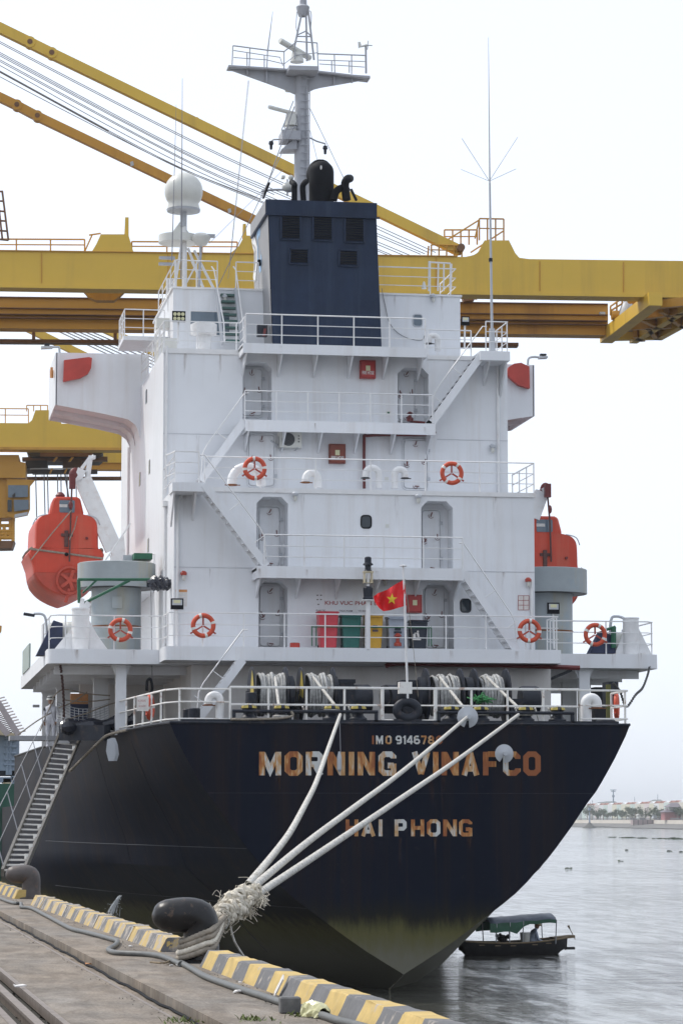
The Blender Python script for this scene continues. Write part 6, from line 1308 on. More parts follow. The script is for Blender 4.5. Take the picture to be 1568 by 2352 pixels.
# ================================================================ mooring ropes, rat guards
YBOL = BOL.y
KN = P(*z7(760, 330), YBOL + .75 - YT)           # centre of the frayed knot
r1 = [z6(618, 12), z6(590, 90), z6(555, 190), z6(515, 300), z6(465, 400), z6(410, 500), z6(340, 595), z6(235, 720)]
r2 = [z6(1146, 22), z6(900, 230), z6(680, 395), z6(480, 545), z6(250, 735)]
r3 = [z6(1360, 12), z6(1120, 190), z6(850, 375), z6(560, 570), z6(275, 760)]
RL = 'white mooring ropes'
for pts, lab, win in ((r1, 'sagging white mooring rope, leftmost of the three', (756, 1598)), (r2, 'taut white mooring rope passing the round grey disc', (1015, 1575)), (r3, 'taut white mooring rope, lowest and rightmost of the three', (1125, 1580))):
    k = MB(); q_ = invY(pts, YT - .08, YBOL + 1.0); q_ = spline(q_, 8)
    twist_rope(k, q_, .047, 3, .36, 18, .045); o = k.build('mooring_rope', 'rope', label=lab, cat='rope', group=RL, smooth=60)
# ropes from drums to the fairleads, wraps round the rollers (parts of the ship's winch gear)
for a, b in (((632, 1556), (642, 1632)), ((720, 1556), (778, 1632)), ((1010, 1556), (1066, 1628)), ((1118, 1556), (1196, 1632))):
    k = MB(); twist_rope(k, [P(*a, 2.8), P(*b, .3)], .05, 3, .4, 10, .06); k.build('rope_lead', 'rope', ship, smooth=60)
for x, z_ in ((761, .28), (646, .1), (1103, .2), (1206, .2)):
    c = P(x, 1650, .28); k = MB(); k.tube([V(c.x + .2 * math.cos(t_), c.y + .2 * math.sin(t_), DK + .1 + z_) for t_ in [i * math.pi / 8 for i in range(16)]], .04, 8, closed=True); k.build('rope_wrap', 'rope', ship, smooth=60)
k = MB(); twist_rope(k, spline([P(*p, -.05) for p in ((530, 1652), (575, 1652), (640, 1650), (672, 1644), (668, 1634))], 5), .04, 3, .35, 10, .05); twist_rope(k, spline([P(*p, .5) for p in ((440, 1660), (480, 1656), (530, 1652))], 4), .035, 3, .35, 8, .06); k.build('slack_rope', 'ropedirty', ship, smooth=60)
# rat guards
def rat_guard(px, py, Y, rpx, label, notch=-80, tilt=(0, -1, 0)):
    c = P(px, py, Y - YT); r = rpx * Y / F; n = Vector(tilt).normalized(); e = empty('rat_guard', c, label, 'rat guard', 'grey rat guard discs'); u = n.cross(V(0, 0, 1)).normalized(); w_ = u.cross(n) * -1
    w_ = V(0, 0, 1) - n * n.z; w_.normalize(); k = MB(); vs = [c]; a0 = notch + 14
    for i in range(37): t_ = math.radians(a0 + (360 - 28) * i / 36); vs.append(c + u * r * math.cos(t_) + w_ * r * math.sin(t_) + n * -.05)
    k.add([vs[0] + n * .05] + vs[1:], [(0, i, i + 1) for i in range(1, 37)]); o = k.build('disc', 'bright', e); o.modifiers.new('s', 'SOLIDIFY').thickness = .008
    k = MB(); k.lathe([(.07, -.04), (.07, .14)], c, n, 10); k.build('collar', 'bright', e); return e
rat_guard(1074, 1647, YT - .35, 25, 'grey slotted rat guard disc on the middle mooring rope at the stern edge', -85)
rat_guard(1158, 1731, YT - .45, 22, 'grey rat guard disc hanging in front of the painted letters', -75)
k = MB(); k.tube([P(780, 1660, -.3), P(782, 1730, -.4)], .012, 5); k.build('hanging_line', 'wiregrey', label='thin line with a grey float hanging by the left mooring rope', cat='line')
k = MB(); c = P(779, 1748, -.4); k.tube([c + V(0, 0, .28), c + V(.0, 0, .1), c + V(0, 0, -.25), c + V(0, 0, -.32)], [.03, .07, .07, .02], 10); k.build('float', 'bright', label='slim grey float hung on a thin line over the letters', cat='float')
e = empty('rat_guard', P(260, 1722, 3), 'pale curved rat guard hanging under the left stern rail', 'rat guard', 'grey rat guard discs'); k = MB(); c = P(256, 1725, 3); k.prism([c + V(-.12, 0, .35), c + V(.02, 0, .4), c + V(.1, 0, .2), c + V(.14, 0, -.1), c + V(.08, 0, -.3), c + V(-.08, 0, -.3), c + V(-.16, 0, .0)], (.1, .05, 0)); k.build('disc', 'bright', e)
# knot, frayed strands and rope eyes round the bollard
kn = empty('rope_knot', KN - V(0, 0, .25), 'frayed bundle of dirty rope tied between bollard and mooring ropes', 'knot'); rr = random.Random(11)
ax_ = (P(*z7(960, 180), YBOL + 1.1 - YT) - P(*z7(640, 420), YBOL + .3 - YT)); axn = ax_.normalized(); A0 = P(*z7(640, 420), YBOL + .3 - YT); B0 = P(*z7(880, 215), YBOL + 1.0 - YT); s1 = axn.orthogonal().normalized(); s2 = axn.cross(s1)
k = MB()
for i in range(46):
    t0 = rr.random(); base = A0.lerp(B0, t0); pts = []; ph = rr.uniform(0, 6.28); R = .05 + .085 * math.sin(math.pi * min(1, t0 * 1.05)) + rr.uniform(-.02, .02)
    for j in range(9): an = ph + j * .75 * rr.choice((1, 1, -1, .6)); pts.append(base + axn * (.02 * (j - 4) + rr.gauss(0, .02)) + (s1 * math.cos(an) + s2 * math.sin(an)) * R * rr.uniform(.75, 1.15))
    k.tube(spline(pts, 3), rr.uniform(.012, .03), 6)
k.build('wrapped_rope', 'ropefray', kn, smooth=60)
k = MB()
for i in range(330):
    t0 = rr.random(); base = A0.lerp(B0, t0) + (s1 * rr.gauss(0, .07) + s2 * rr.gauss(0, .07)); d_ = Vector((rr.gauss(0, .6), rr.gauss(0, .5), rr.gauss(-.1, .6))).normalized(); L = rr.uniform(.06, .17)
    k.tube(spline([base, base + d_ * L * .5 + V(rr.gauss(0, .02), 0, rr.gauss(0, .02)), base + d_ * L + V(rr.gauss(0, .03), 0, -.02)], 3), .0035, 3, cap=False)
for cx_, cy_, n, L0 in ((930, 300, 120, .13), (850, 350, 110, .17)):
    b0 = P(*z7(cx_ - 20, cy_ - 45), YBOL + .9 - YT)
    for i in range(n):
        d_ = Vector((rr.gauss(.25 if cx_ > 900 else -.05, .3), rr.gauss(0, .3), -1 + rr.gauss(0, .25))).normalized(); L = L0 * rr.uniform(.6, 1.1); b = b0 + V(rr.gauss(0, .02), rr.gauss(0, .02), rr.gauss(0, .015)); k.tube(spline([b, b + d_ * L * .5 + V(rr.gauss(0, .012), 0, 0), b + d_ * L + V(rr.gauss(0, .02), 0, 0)], 3), .004, 3, cap=False)
o = k.build('frayed_strands', 'ropefray', kn, smooth=60, kind='stuff')
cb = V(BOL.x, BOL.y, 0)
for i, (r_, z_, mt) in enumerate(((.215, .30, 'ropedirty'), (.225, .24, 'ropefray'), (.23, .175, 'ropedirty'), (.205, .36, 'ropedirty'))):
    e0 = A0.lerp(B0, .12 + .06 * i); pts = [e0 + V(0, -.02, 0)]
    for an in range(-60, -301, -24):
        t_ = math.radians(an); pts.append(cb + V((r_ + .02) * math.cos(t_), (r_ + .02) * math.sin(t_), z_ + .10 * math.cos(t_) - .01))
    pts.append(e0 + V(0, .05, 0)); k = MB(); twist_rope(k, spline(pts, 5), .036, 3, .16, 10, .025); k.build('rope_eye', mt, kn, smooth=60)
k = MB(); k.tube(spline([P(*z7(*p), YBOL + .35 - YT) for p in ((635, 395), (690, 385), (712, 430), (690, 475))], 5), .012, 6); k.build('loose_end', 'rope', kn, smooth=60); k = MB(); k.tube(spline([P(*z7(*p), YBOL + .3 - YT) for p in ((628, 550), (622, 590), (632, 630))], 4), .010, 5); k.build('loose_end', 'rope', kn, smooth=60); k = MB(); k.tube(spline([P(*z7(*p), YBOL + .5 - YT) for p in ((722, 460), (750, 560), (815, 665))], 4), .013, 6); k.build('loose_end', 'rope', kn, smooth=60)
# ================================================================ gangway ladder at the port quarter
zG = zp(0, 1700, 2.8); zH = zp(0, 1560, 5.346)
GT = P(*zG(470, 405), 14); GB = PZ(*zG(60, 1355), .45)
gw = empty('gangway', GB, 'steel gangway ladder with flat treads sloping from quay up to the ship', 'gangway')
topL, topR = P(*zG(415, 390), 14), P(*zG(565, 405), 14); botL = P(*zG(18, 1350), GB.y - YT); botR = P(*zG(165, 1350), GB.y - YT)
for a, b in ((botL, topL), (botR, topR)): k = MB(); k.bar(a, b, .06, .16); k.build('stringer', M.setdefault('galv', mk('weathered_aluminium', (.11, .10, .085), .5, metal=.2, var=.3, scale=5, spots=(.08, .06, .04), spamt=.6)), gw)
N = 27
for i in range(N):
    t = (i + .5) / N; Yi = 1 / ((1 - t) / botL.y + t / topL.y); f = (Yi - botL.y) / (topL.y - botL.y); a = botL.lerp(topL, f); b = botR.lerp(topR, f); k = MB(); dz = V(0, 0, .02); dy = V(0, .10, .0); k.add([a - dy - dz, b - dy - dz, b + dy - dz, a + dy - dz, a - dy + dz, b - dy + dz, b + dy + dz, a + dy + dz], [(0, 3, 2, 1), (4, 5, 6, 7), (0, 1, 5, 4), (1, 2, 6, 5), (2, 3, 7, 6), (3, 0, 4, 7)])
    k.build('tread', M.setdefault('alu', mk('aluminium_tread', (.72, .70, .66), .4, metal=.0, var=.15, scale=6)), gw)
    if i % 2 == 0: k = MB(); m_ = b + V(-.03, 0, 0); k.box(m_ + V(-.06, -.05, .025), m_ + V(.02, .05, .14)); k.build('cleat', 'alu', gw)
for f in (0.02, .2, .4, .6, .8, .98): a = botL.lerp(topL, f); k = MB(); k.tube([a, a + V(-.28, 0, 1.0)], .014, 6); k.build('stanchion', 'mast', gw)
k = MB(); k.tube([botL + V(-.28, 0, 1.0), topL + V(-.28, 0, 1.0)], .012, 6); k.tube([botL + V(-.14, 0, .5), topL + V(-.14, 0, .5)], .009, 6); k.build('hand_rope', 'wire', gw)
k = MB(); a = P(*zH(135, 1495), 14.5); b = P(*zH(760, 1560), 14.5); k.box((a.x, a.y - .1, b.z), (b.x, a.y + .9, a.z)); k.build('top_platform', 'mast', gw)
# ladder derrick bundle, black tarpaulin roll and rope at the quarter
k = MB(); zz_ = [zA(500, 1500), zA(620, 1490), zA(800, 1490), zA(1000, 1455), zA(1085, 1450)]; k.tube(spline([P(*p, 10.5) for p in zz_], 5), [.12 + .12 * math.sin(i * .55) ** 2 + .06 for i in range(21)], 10); k.build('tarpaulin_roll', 'bag' if 'bag' in M else 'black', label='black tarpaulin roll lying on the port bulwark above the gangway', cat='tarpaulin')
k = MB(); k.bar(P(*zA(510, 1545), 11), P(*zA(880, 1545), 9.5), .3, .5); k.build('gangway_winch_beam', 'navyd', ship)
k = MB(); twist_rope(k, spline([P(*p, 7 + 1.2 * i) for i, p in enumerate((zG(920, 345), zG(760, 385), zG(690, 440), zG(600, 530), zG(490, 640)))], 6), .05, 3, .4, 10, .08); k.build('spring_line', 'ropedirty', label='brown mooring line running down beside the gangway from the tarpaulin', cat='rope')
for pts in ((zA(430, 1260), zA(520, 1190), zA(720, 1225), zA(900, 1240)), (zA(530, 1275), zA(700, 1290), zA(900, 1270)), (zA(480, 1340), zA(600, 1290), zA(715, 1210)), (zA(530, 1440), zA(720, 1380), zA(900, 1310), zA(1110, 1260)), (zA(150, 1560), zA(300, 1450), zA(420, 1380)), (zA(330, 1530), zA(380, 1400), zA(440, 1270))): k = MB(); k.tube(spline([P(*p, 12) for p in pts], 5), .022, 5); k.build('gangway_line', 'ropedirty', ship)
# safety net hung on the gangway head
k = MB(); nu, nv = 12, 9
def npt(u, v): return P(*zA(470 + 420 * u, 1290 + 60 * math.sin(u * 3) + (200 - 20 * u) * v), 12.5 + .2 * math.sin(7 * u + 5 * v))
for i in range(nu + 1): k.tube([npt(i / nu, j / nv) for j in range(nv + 1)], .012, 4)
for j in range(nv + 1): k.tube([npt(i / nu, j / nv) for i in range(nu + 1)], .012, 4)
k.build('safety_net', 'bright', label='grey safety net slung beneath the port deck edge', cat='net', kind='stuff')
# orange and blue clutter seen through the opening
k = MB(); a = P(*zA(575, 1225), 16.8); b = P(*zA(718, 1310), 16.8); k.box((a.x, a.y - .2, b.z), (b.x, a.y, a.z)); k.build('orange_locker', 'notice_or', ship); k = MB(); a = P(*zA(575, 1310), 16.7); b = P(*zA(718, 1480), 16.7); k.box((a.x, a.y - .2, b.z), (b.x, a.y, a.z)); k.build('blue_locker', 'bluetarp', ship)
k = MB(); a = P(*zA(1180, 1110), 5); k.tube(spline([P(*zA(*p), 6) for p in ((1200, 1200), (1205, 1120), (1230, 1105), (1245, 1180), (1225, 1230))], 4), .05, 6); k.build('hung_hose', 'black', ship)
k = MB(); a = P(*zA(190, 1460), 18); k.bar(P(*zA(270, 1325), 22), P(*zA(325, 1325), 22), .05, .1); k.build('tally_bracket', 'mast', ship)
# ================================================================ people
def person(name, joints, mats, label, head, hat):
    """joints: dict of name -> (point, radius); one continuous skinned body"""
    names = list(joints); me = bpy.data.meshes.new(name); root = joints['pelvis'][0]
    E_ = [('pelvis', 'spine'), ('spine', 'chest'), ('chest', 'neck'), ('neck', 'headb'), ('headb', 'headt'), ('chest', 'shl'), ('shl', 'ell'), ('ell', 'wrl'), ('wrl', 'hal'), ('chest', 'shr'), ('shr', 'elr'), ('elr', 'wrr'), ('wrr', 'har'), ('pelvis', 'hil'), ('hil', 'knl'), ('knl', 'anl'), ('anl', 'tol'), ('pelvis', 'hir'), ('hir', 'knr'), ('knr', 'anr'), ('anr', 'tor')]
    e = empty(name, root - V(0, 0, .05), label, 'person')
    me.from_pydata([tuple(joints[n][0] - org(e)) for n in names], [(names.index(a), names.index(b)) for a, b in E_], []); o = bpy.data.objects.new('body', me); scn.collection.objects.link(o); o.parent = e; ORG[o.name] = org(e)
    o.modifiers.new('skin', 'SKIN'); o.modifiers.new('sub', 'SUBSURF').levels = 2; o.modifiers['sub'].render_levels = 2
    for i, n in enumerate(names): sv_ = me.skin_vertices[0].data[i]; sv_.radius = (joints[n][1],) * 2; sv_.use_root = (n == 'pelvis')
    me.materials.append(M[mats]); h_ = joints['headt'][0].lerp(joints['headb'][0], .45); k = MB(); k.ball(h_, .115, 14, 10, (.85, .95, 1.15)); k.ball(h_ + head * .11, .022, 8, 6); k.build('head', 'skin', e, smooth=60)
    for s_ in ('hal', 'har'):
        p = joints[s_][0]; w_ = joints['wr' + s_[2]][0]; d_ = (p - w_).normalized(); k = MB(); k.tube([w_, p], [.03, .04], 8); sd_ = d_.orthogonal().normalized()
        for f in range(4): q_ = p + sd_ * (.022 * (f - 1.5)); k.tube([q_, q_ + d_ * .05, q_ + d_ * .08 + V(0, 0, -.025)], .010, 6)
        k.tube([p - sd_ * .03, p - sd_ * .06 + d_ * .04], .012, 6); k.build('hand', 'skin', e, smooth=60)
    return e, h_
def stand(base, face, lean=0):
    f = Vector(face).normalized(); s_ = V(f.y, -f.x, 0); b = Vector(base); J = {}
    def p(n, u, v, w_, r): J[n] = (b + f * u + s_ * v + V(0, 0, w_), r)
    p('pelvis', 0, 0, .95, .15); p('spine', .02, 0, 1.15, .14); p('chest', .03, 0, 1.36, .15); p('neck', .05, 0, 1.5, .06); p('headb', .07, 0, 1.56, .07); p('headt', .08, 0, 1.72, .07)
    for n, s in (('l', -1), ('r', 1)): p('sh' + n, .02, s * .19, 1.40, .07); p('el' + n, -.02, s * .26, 1.14, .055); p('wr' + n, .14, s * .22, .94, .04); p('ha' + n, .18, s * .2, .88, .04); p('hi' + n, 0, s * .1, .88, .11); p('kn' + n, .04, s * .11, .5, .075); p('an' + n, 0, s * .11, .09, .055); p('to' + n, .14, s * .12, .05, .05)
    return J
b = P(118, 1695, 16.5); b.z = P(*zA(400, 1565), 16.5).z - .45
e, h_ = person('person', stand(b, (-.3, -1, 0)), 'cloth', 'person in white overalls and striped helmet standing at the gangway head', V(-.3, -1, 0).normalized(), 1)
k = MB(); k.lathe([(.16, -.01), (.15, .02), (.145, .08), (.10, .14), (.02, .16)], h_ + V(0, 0, .05), n=18); k.build('helmet', 'cream', e, smooth=50); k = MB(); k.lathe([(.152, .055), (.147, .085)], h_ + V(0, 0, .05), n=18); k.build('helmet_band', 'navyd', e)
# ================================================================ gantry cranes behind the ship
class Frame:                       # vertical plane holding a level line seen at two picture points
    def __init__(s, a, b, dist):
        ra, rb = ray(*a), ray(*b); k = ra.z / rb.z; ta = 2 * dist / (1 + k); pa = CAM + ra * ta; pb = CAM + rb * ta * k
        s.o = pa; s.u = (pb - pa).normalized(); s.n = V(-s.u.y, s.u.x, 0).normalized()
    def __call__(s, x, y, w=0.0):
        r = ray(x, y); o = s.o + s.n * w; t = (o - CAM).dot(s.n) / r.dot(s.n); return CAM + r * t
    def slab(s, pts, w0, th): k = MB(); k.prism([s(x, y, w0) for x, y in pts], s.n * th); return k
    def beam(s, a, b, hpx, w0, th):      # level or sloping box beam along picture points (top edge given), hpx tall at its start
        p, q_ = s(*a, w0), s(*b, w0); h = p.z - s(a[0], a[1] + hpx, w0).z; k = MB(); k.prism([p, q_, q_ - V(0, 0, h), p - V(0, 0, h)], s.n * th); return k
    def tube(s, pts, r, w=0.0, n=6): k = MB(); k.tube([s(x, y, w) for x, y in pts], r, n); return k
C1 = Frame((0, 577), (1568, 599), 165.0)
c1 = empty('gantry_crane', C1(-260, 1000), 'nearer yellow gantry crane with boom crossing behind the ship', 'crane', 'yellow gantry cranes')
def arcpx(cx, cy, r, a0, a1, n=6): return [(cx + r * math.cos(math.radians(a0 + (a1 - a0) * i / n)), cy + r * math.sin(math.radians(a0 + (a1 - a0) * i / n))) for i in range(n + 1)]
k = C1.slab([(-60, 576), (195, 578), (212, 577), (222, 560), (232, 538), (295, 538), (307, 579), (530, 581), (548, 566), (562, 541), (580, 541), (590, 582), (1050, 590), (1068, 590)] + arcpx(1075, 556, 32, 80, 10, 5) + [(1112, 552), (1168, 552), (1183, 582), (1192, 592), (1215, 595), (1640, 600), (1640, 684), (-60, 657)], 0, 1.6); k.build('near_girder', 'yellow', c1)
k = C1.beam((-60, 653), (1640, 679), 6, -.12, .12); k.build('girder_flange', 'yellow', c1)
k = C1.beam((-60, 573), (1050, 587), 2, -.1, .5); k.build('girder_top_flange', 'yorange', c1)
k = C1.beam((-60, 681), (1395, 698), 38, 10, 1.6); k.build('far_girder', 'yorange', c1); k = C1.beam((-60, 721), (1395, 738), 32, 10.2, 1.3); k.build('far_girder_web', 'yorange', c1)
for y in (680, 705, 719, 727): k = C1.beam((-60, y), (1395, y + 17), 2, 9.8, .3); k.build('girder_ledge', 'cbrown', c1)
k = C1.beam((-60, 778), (1190, 787), 8, 12, .8); k.build('walkway_beam', 'cbrown', c1); k = C1.slab([(1178, 788), (1190, 788), (1186, 796), (1178, 795)], 11.9, .3); k.build('walkway_end', 'cbrown', c1)
for x in (78, 265): k = C1.tube(((x, 760), (x, 780)), .12, 11.9); k.build('hanger', 'cbrown', c1)
# walkway with posts between the girders on the right
k = C1.tube(((1195, 671), (1400, 676)), .05, 9); k.build('walkway_rail', 'wire', c1); k = C1.tube(((1060, 676), (1400, 682)), .05, 9); k.build('walkway_rail', 'wire', c1)
for x in (1080, 1092, 1174, 1181, 1254, 1262, 1337, 1345): k = C1.tube(((x, 668), (x, 688)), .09, 9); k.build('walkway_post', 'yorange', c1)
# boom-tip cross frame seen from below
zT = zp(1000, 500, 2.2178)
ZTIP = C1(1400, 762, 10).z
def TP(p, dz=0.0): return PZ(*zT(*p), ZTIP + dz)
for a, b, s_ in (((1140, 760), (1415, 548), .8), ((1290, 775), (1640, 560), .5), ((1430, 757), (1640, 640), .45), ((1180, 758), (1440, 752), .5), ((1265, 700), (1500, 690), .4), ((1350, 640), (1640, 600), .4), ((1420, 580), (1640, 560), .4), ((1300, 740), (1345, 765), .3), ((1370, 690), (1420, 755), .3), ((1340, 650), (1420, 690), .3), ((1490, 640), (1568, 690), .3), ((1440, 600), (1520, 640), .3)):
    k = MB(); k.bar(TP(a), TP(b), s_, .5 if s_ < .7 else .8); k.build('tip_frame_member', 'yellow' if s_ > .42 else 'yorange', c1)
k = MB(); k.add([TP(p, .55) for p in ((1180, 745), (1440, 530), (1640, 560), (1640, 680), (1430, 755), (1300, 772))], [(0, 1, 2, 3, 4, 5)]); k.build('tip_grating', 'cbrown', c1)
for a, b in (((1165, 590), (1230, 545)), ((1165, 640), (1165, 590)), ((1230, 600), (1230, 545)), ((1200, 620), (1200, 570)), ((1165, 615), (1230, 575)), ((1285, 545), (1295, 620))): k = MB(); k.tube([C1(*zT(*a), 8), C1(*zT(*b), 8)], .06, 5); k.build('tip_rail', 'yorange', c1)
k = MB(); k.lathe([(.12, 1.5), (.14, .9), (.3, .75), (.62, 0), (.62, -.08)], C1(*zT(1256, 640), 8), n=16); k.build('floodlight', 'bright', c1, smooth=40)
k = MB(); k.tube([C1(*zT(1170, 640), 8), C1(*zT(1240, 640), 8)], .3, 10); k.tube([C1(*zT(1270, 550), 7), C1(*zT(1370, 545), 6)], .3, 10); k.build('tip_roller', 'yorange', c1)
k = MB(); k.box(C1(*zT(1108, 620), 9.5), C1(*zT(1128, 640), 9.9)); k.build('lamp', 'bright', c1)
for x, y0, y1 in ((666, 584, 668), (1238, 597, 674), (385, 580, 660), (95, 577, 656), (1430, 599, 676), (1000, 588, 668)):
    k = C1.slab([(x, y0 + 3), (x + 2.2, y0 + 3), (x + 2.2, y1 - 6), (x, y1 - 6)], -.05, .05); k.build('girder_joint', 'yorange', c1)
# stays (flat bars with pins)
def stay(pts, hp, w0, mat):
    for a, b in zip(pts, pts[1:]): 
        p, q_ = C1(*a, w0), C1(*b, w0); k = MB(); k.bar(p, q_, .6, hp * 165 / F, up=(0, 0, 1)); k.build('stay_bar', mat, c1)
    for a in pts[1:-1]: k = MB(); k.lathe([(.33, -.36), (.33, .36)], C1(*a, w0), C1.n, 16); k.build('stay_link', mat, c1); k = MB(); k.lathe([(.16, -.40), (.16, .40)], C1(*a, w0), C1.n, 12); k.build('stay_pin', 'cbrown', c1)
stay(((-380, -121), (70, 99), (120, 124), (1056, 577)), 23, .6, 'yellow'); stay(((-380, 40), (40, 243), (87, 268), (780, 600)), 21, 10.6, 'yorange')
k = MB(); k.lathe([(.22, -.7), (.22, .7)], C1(1056, 573, .4), C1.n, 16); k.build('stay_pin', 'cbrown', c1)
for a, w0 in (((303, 376), 10.2), ((527, 484), 10.2)): k = C1.slab([(a[0] - 4, a[1] - 4), (a[0] + 3, a[1] - 6), (a[0] + 5, a[1] + 3), (a[0] - 2, a[1] + 6)], w0, .1); k.build('stay_clip', 'bright', c1)
k = MB(); c = C1(452, 274, .6); k.tube([c + C1.u * (.12 * math.cos(i * .7)) + V(0, 0, .12 * math.sin(i * .7)) for i in range(9)], .03, 5, closed=True); k.build('lifting_eye', 'yellow', c1)
for ws in (((0, 95), (420, 312), (650, 420), (1000, 580)), ((0, 99), (420, 316), (648, 424), (985, 581)), ((0, 120), (415, 342), (640, 440), (975, 583)), ((0, 124), (415, 346), (636, 444), (965, 584)), ((0, 128), (415, 349), (630, 447)), ((0, 137), (415, 361), (620, 452), (940, 586)), ((0, 141), (415, 364), (615, 455), (930, 588)), ((0, 163), (250, 300), (415, 385), (600, 462), (905, 588)), ((0, 166), (250, 303), (415, 388), (598, 464), (895, 588)), ((0, 176), (250, 306), (415, 386), (598, 458)), ((0, 150), (200, 262), (415, 375), (600, 458))):
    ws = ((-380, ws[0][1] - 205),) + ws
    k = C1.tube(spline([V(x, y, 0) for x, y in ws], 5) and [(p.x, p.y) for p in spline([V(x, y, 0) for x, y in ws], 5)], .024, 5); k.build('hoist_wire', 'wire', c1)
k = C1.tube(((0, 164), (120, 230), (250, 301)), .06, 5); k.build('hoist_wire', 'wire', c1)
# rails on the girder
def crail(F_, x0, y0, x1, y1, hp, n, w0, par, mid=True, r=.05):
    k = F_.tube(((x0, y0 - hp), (x1, y1 - hp)), r, w0); k.build('guard_rail', 'yorange', par)
    if mid: k = F_.tube(((x0, y0 - hp * .55), (x1, y1 - hp * .55)), r * .8, w0); k.build('guard_rail', 'yorange', par)
    for i in range(n + 1): t = i / n; x = x0 + (x1 - x0) * t; y = y0 + (y1 - y0) * t; k = F_.tube(((x, y), (x, y - hp)), r, w0); k.build('guard_post', 'yorange', par)
crail(C1, -40, 577, 195, 578, 28, 3, .8, c1); crail(C1, 303, 579, 545, 580, 24, 3, .8, c1); crail(C1, 990, 588, 1060, 590, 26, 4, .2, c1); crail(C1, 1020, 562, 1095, 562, 34, 4, 1.2, c1); crail(C1, 1100, 552, 1156, 553, 50, 3, .8, c1)
for a, b in (((1020, 555), (1100, 505)), ((1080, 580), (1156, 530)), ((1090, 548), (1100, 503)), ((195, 578), (212, 540)), ((205, 540), (232, 536)), ((982, 586), (984, 565))): k = C1.tube((a, b), .05, .4); k.build('guard_rail', 'yorange', c1)
k = C1.slab([(286, 540), (288, 499), (296, 499), (296, 540)], .3, .5); k.build('girder_horn', 'yellow', c1); k = C1.slab([(557, 545), (558, 514), (565, 514), (567, 545)], .3, .5); k.build('girder_horn', 'yellow', c1)
k = C1.slab([(190, 665), (290, 665), (275, 680), (262, 690), (222, 690), (205, 682)], 4, .8); k.build('trolley_bumper', 'yorange', c1)
k = C1.slab([(1062, 680), (1095, 676), (1088, 690), (1065, 692)], 9, .8); k.build('rust_bracket', 'cbrown', c1)
# the quay legs of the crane stand outside the frame on the left
for w0 in (0, 11): k = C1.beam((-420, -150), (-350, -150), 2200, w0, 1.8); k.build('leg', 'yellow', c1)
for a in ((-420, 657), (-420, 576)): k = C1.beam(a, (-55, a[1] + 5), 80 if a[1] < 600 else 20, .2, 1.2); k.build('girder_root', 'yellow', c1)
# ladder end at the far left edge
k = MB()
for a, b in (((-20, 548), (20, 552)), ((6, 440), (20, 552)), ((-6, 440), (6, 548)), ((0, 440), (8, 440)), ((0, 462), (10, 462)), ((0, 485), (12, 486)), ((0, 507), (15, 508)), ((0, 530), (17, 531))): k.tube([C1(*a, -3), C1(*b, -3)], .06, 5)
k.build('ladder_cage', 'cbrown', c1)
# ---- second crane
C2 = Frame((0, 972), (285, 975), 232.0)
c2 = empty('gantry_crane', C2(-200, 1300), 'farther yellow gantry crane at the left with an operator cab below', 'crane', 'yellow gantry cranes')
k = C2.slab([(-60, 971), (66, 972), (74, 965), (82, 942), (126, 942), (132, 962), (142, 973), (420, 976), (420, 1034), (-60, 1031)], 0, 2); k.build('near_girder', 'yellow', c2); k = C2.beam((-60, 1026), (420, 1029), 6, -.2, .2); k.build('girder_flange', 'yorange', c2)
k = C2.beam((180, 1036), (420, 1038), 26, 12, 1.5); k.build('far_girder', 'yellow', c2); k = C2.beam((180, 1062), (420, 1064), 16, 12.2, 1.2); k.build('far_girder_web', 'yorange', c2)
crail(C2, -40, 971, 66, 972, 33, 2, 1, c2); crail(C2, 140, 973, 300, 974, 33, 4, 1, c2); crail(C2, 62, 945, 110, 945, 14, 3, 1, c2, False)
zC = zp(0, 840, 3.564)
def s2(pts, w0, th, mat, name): k = C2.slab([zC(*p) for p in pts], w0, th); k.build(name, mat, c2)
s2(((235, 1015), (920, 1015), (910, 1050), (880, 1075), (280, 1075), (250, 1050)), 3, 6, 'cdark', 'trolley_frame'); s2(((360, 1018), (830, 1018), (830, 1075), (360, 1075)), 2.6, .4, 'cbrown', 'trolley_plate'); s2(((200, 1080), (960, 1075), (960, 1110), (200, 1110)), 4, 1, 'cbrown', 'trolley_beam')
s2(((280, 1190), (870, 1190), (870, 1220), (290, 1225)), 3, 1, 'cdark', 'trolley_base'); s2(((230, 1110), (420, 1110), (420, 1170), (230, 1180)), 4, 4, 'cdark', 'trolley_machine'); s2(((560, 1110), (730, 1110), (730, 1170), (560, 1175)), 4, 3, 'cbrown', 'trolley_machine')
for x in (500, 640, 460, 590): s2(((x, 1080), (x + 20, 1080), (x - 10, 1120), (x - 30, 1120)) if x in (500, 640) else ((x, 1180), (x + 15, 1180), (x - 5, 1225), (x - 20, 1225)), 2.5, .3, 'yorange', 'trolley_brace')
s2(((270, 1180), (800, 1176), (800, 1184), (270, 1188)), 2.8, .2, 'bright', 'trolley_rail'); s2(((200, 1255), (1118, 1253), (1118, 1280), (200, 1280)), 8, .8, 'cbrown', 'walkway_beam'); 
for x in (375, 1075): s2(((x, 1195), (x + 4, 1195), (x + 4, 1255), (x, 1255)), 8, .2, 'cbrown', 'hanger')
s2(((-120, 1060), (170, 1060), (170, 1120), (230, 1130), (230, 1265), (-120, 1265)), 1, 4, 'yorange', 'cab_frame'); s2(((-120, 1268), (62, 1268), (62, 1570), (125, 1570), (125, 1620), (-120, 1620)), 1.5, 3, 'yorange', 'cab_column')
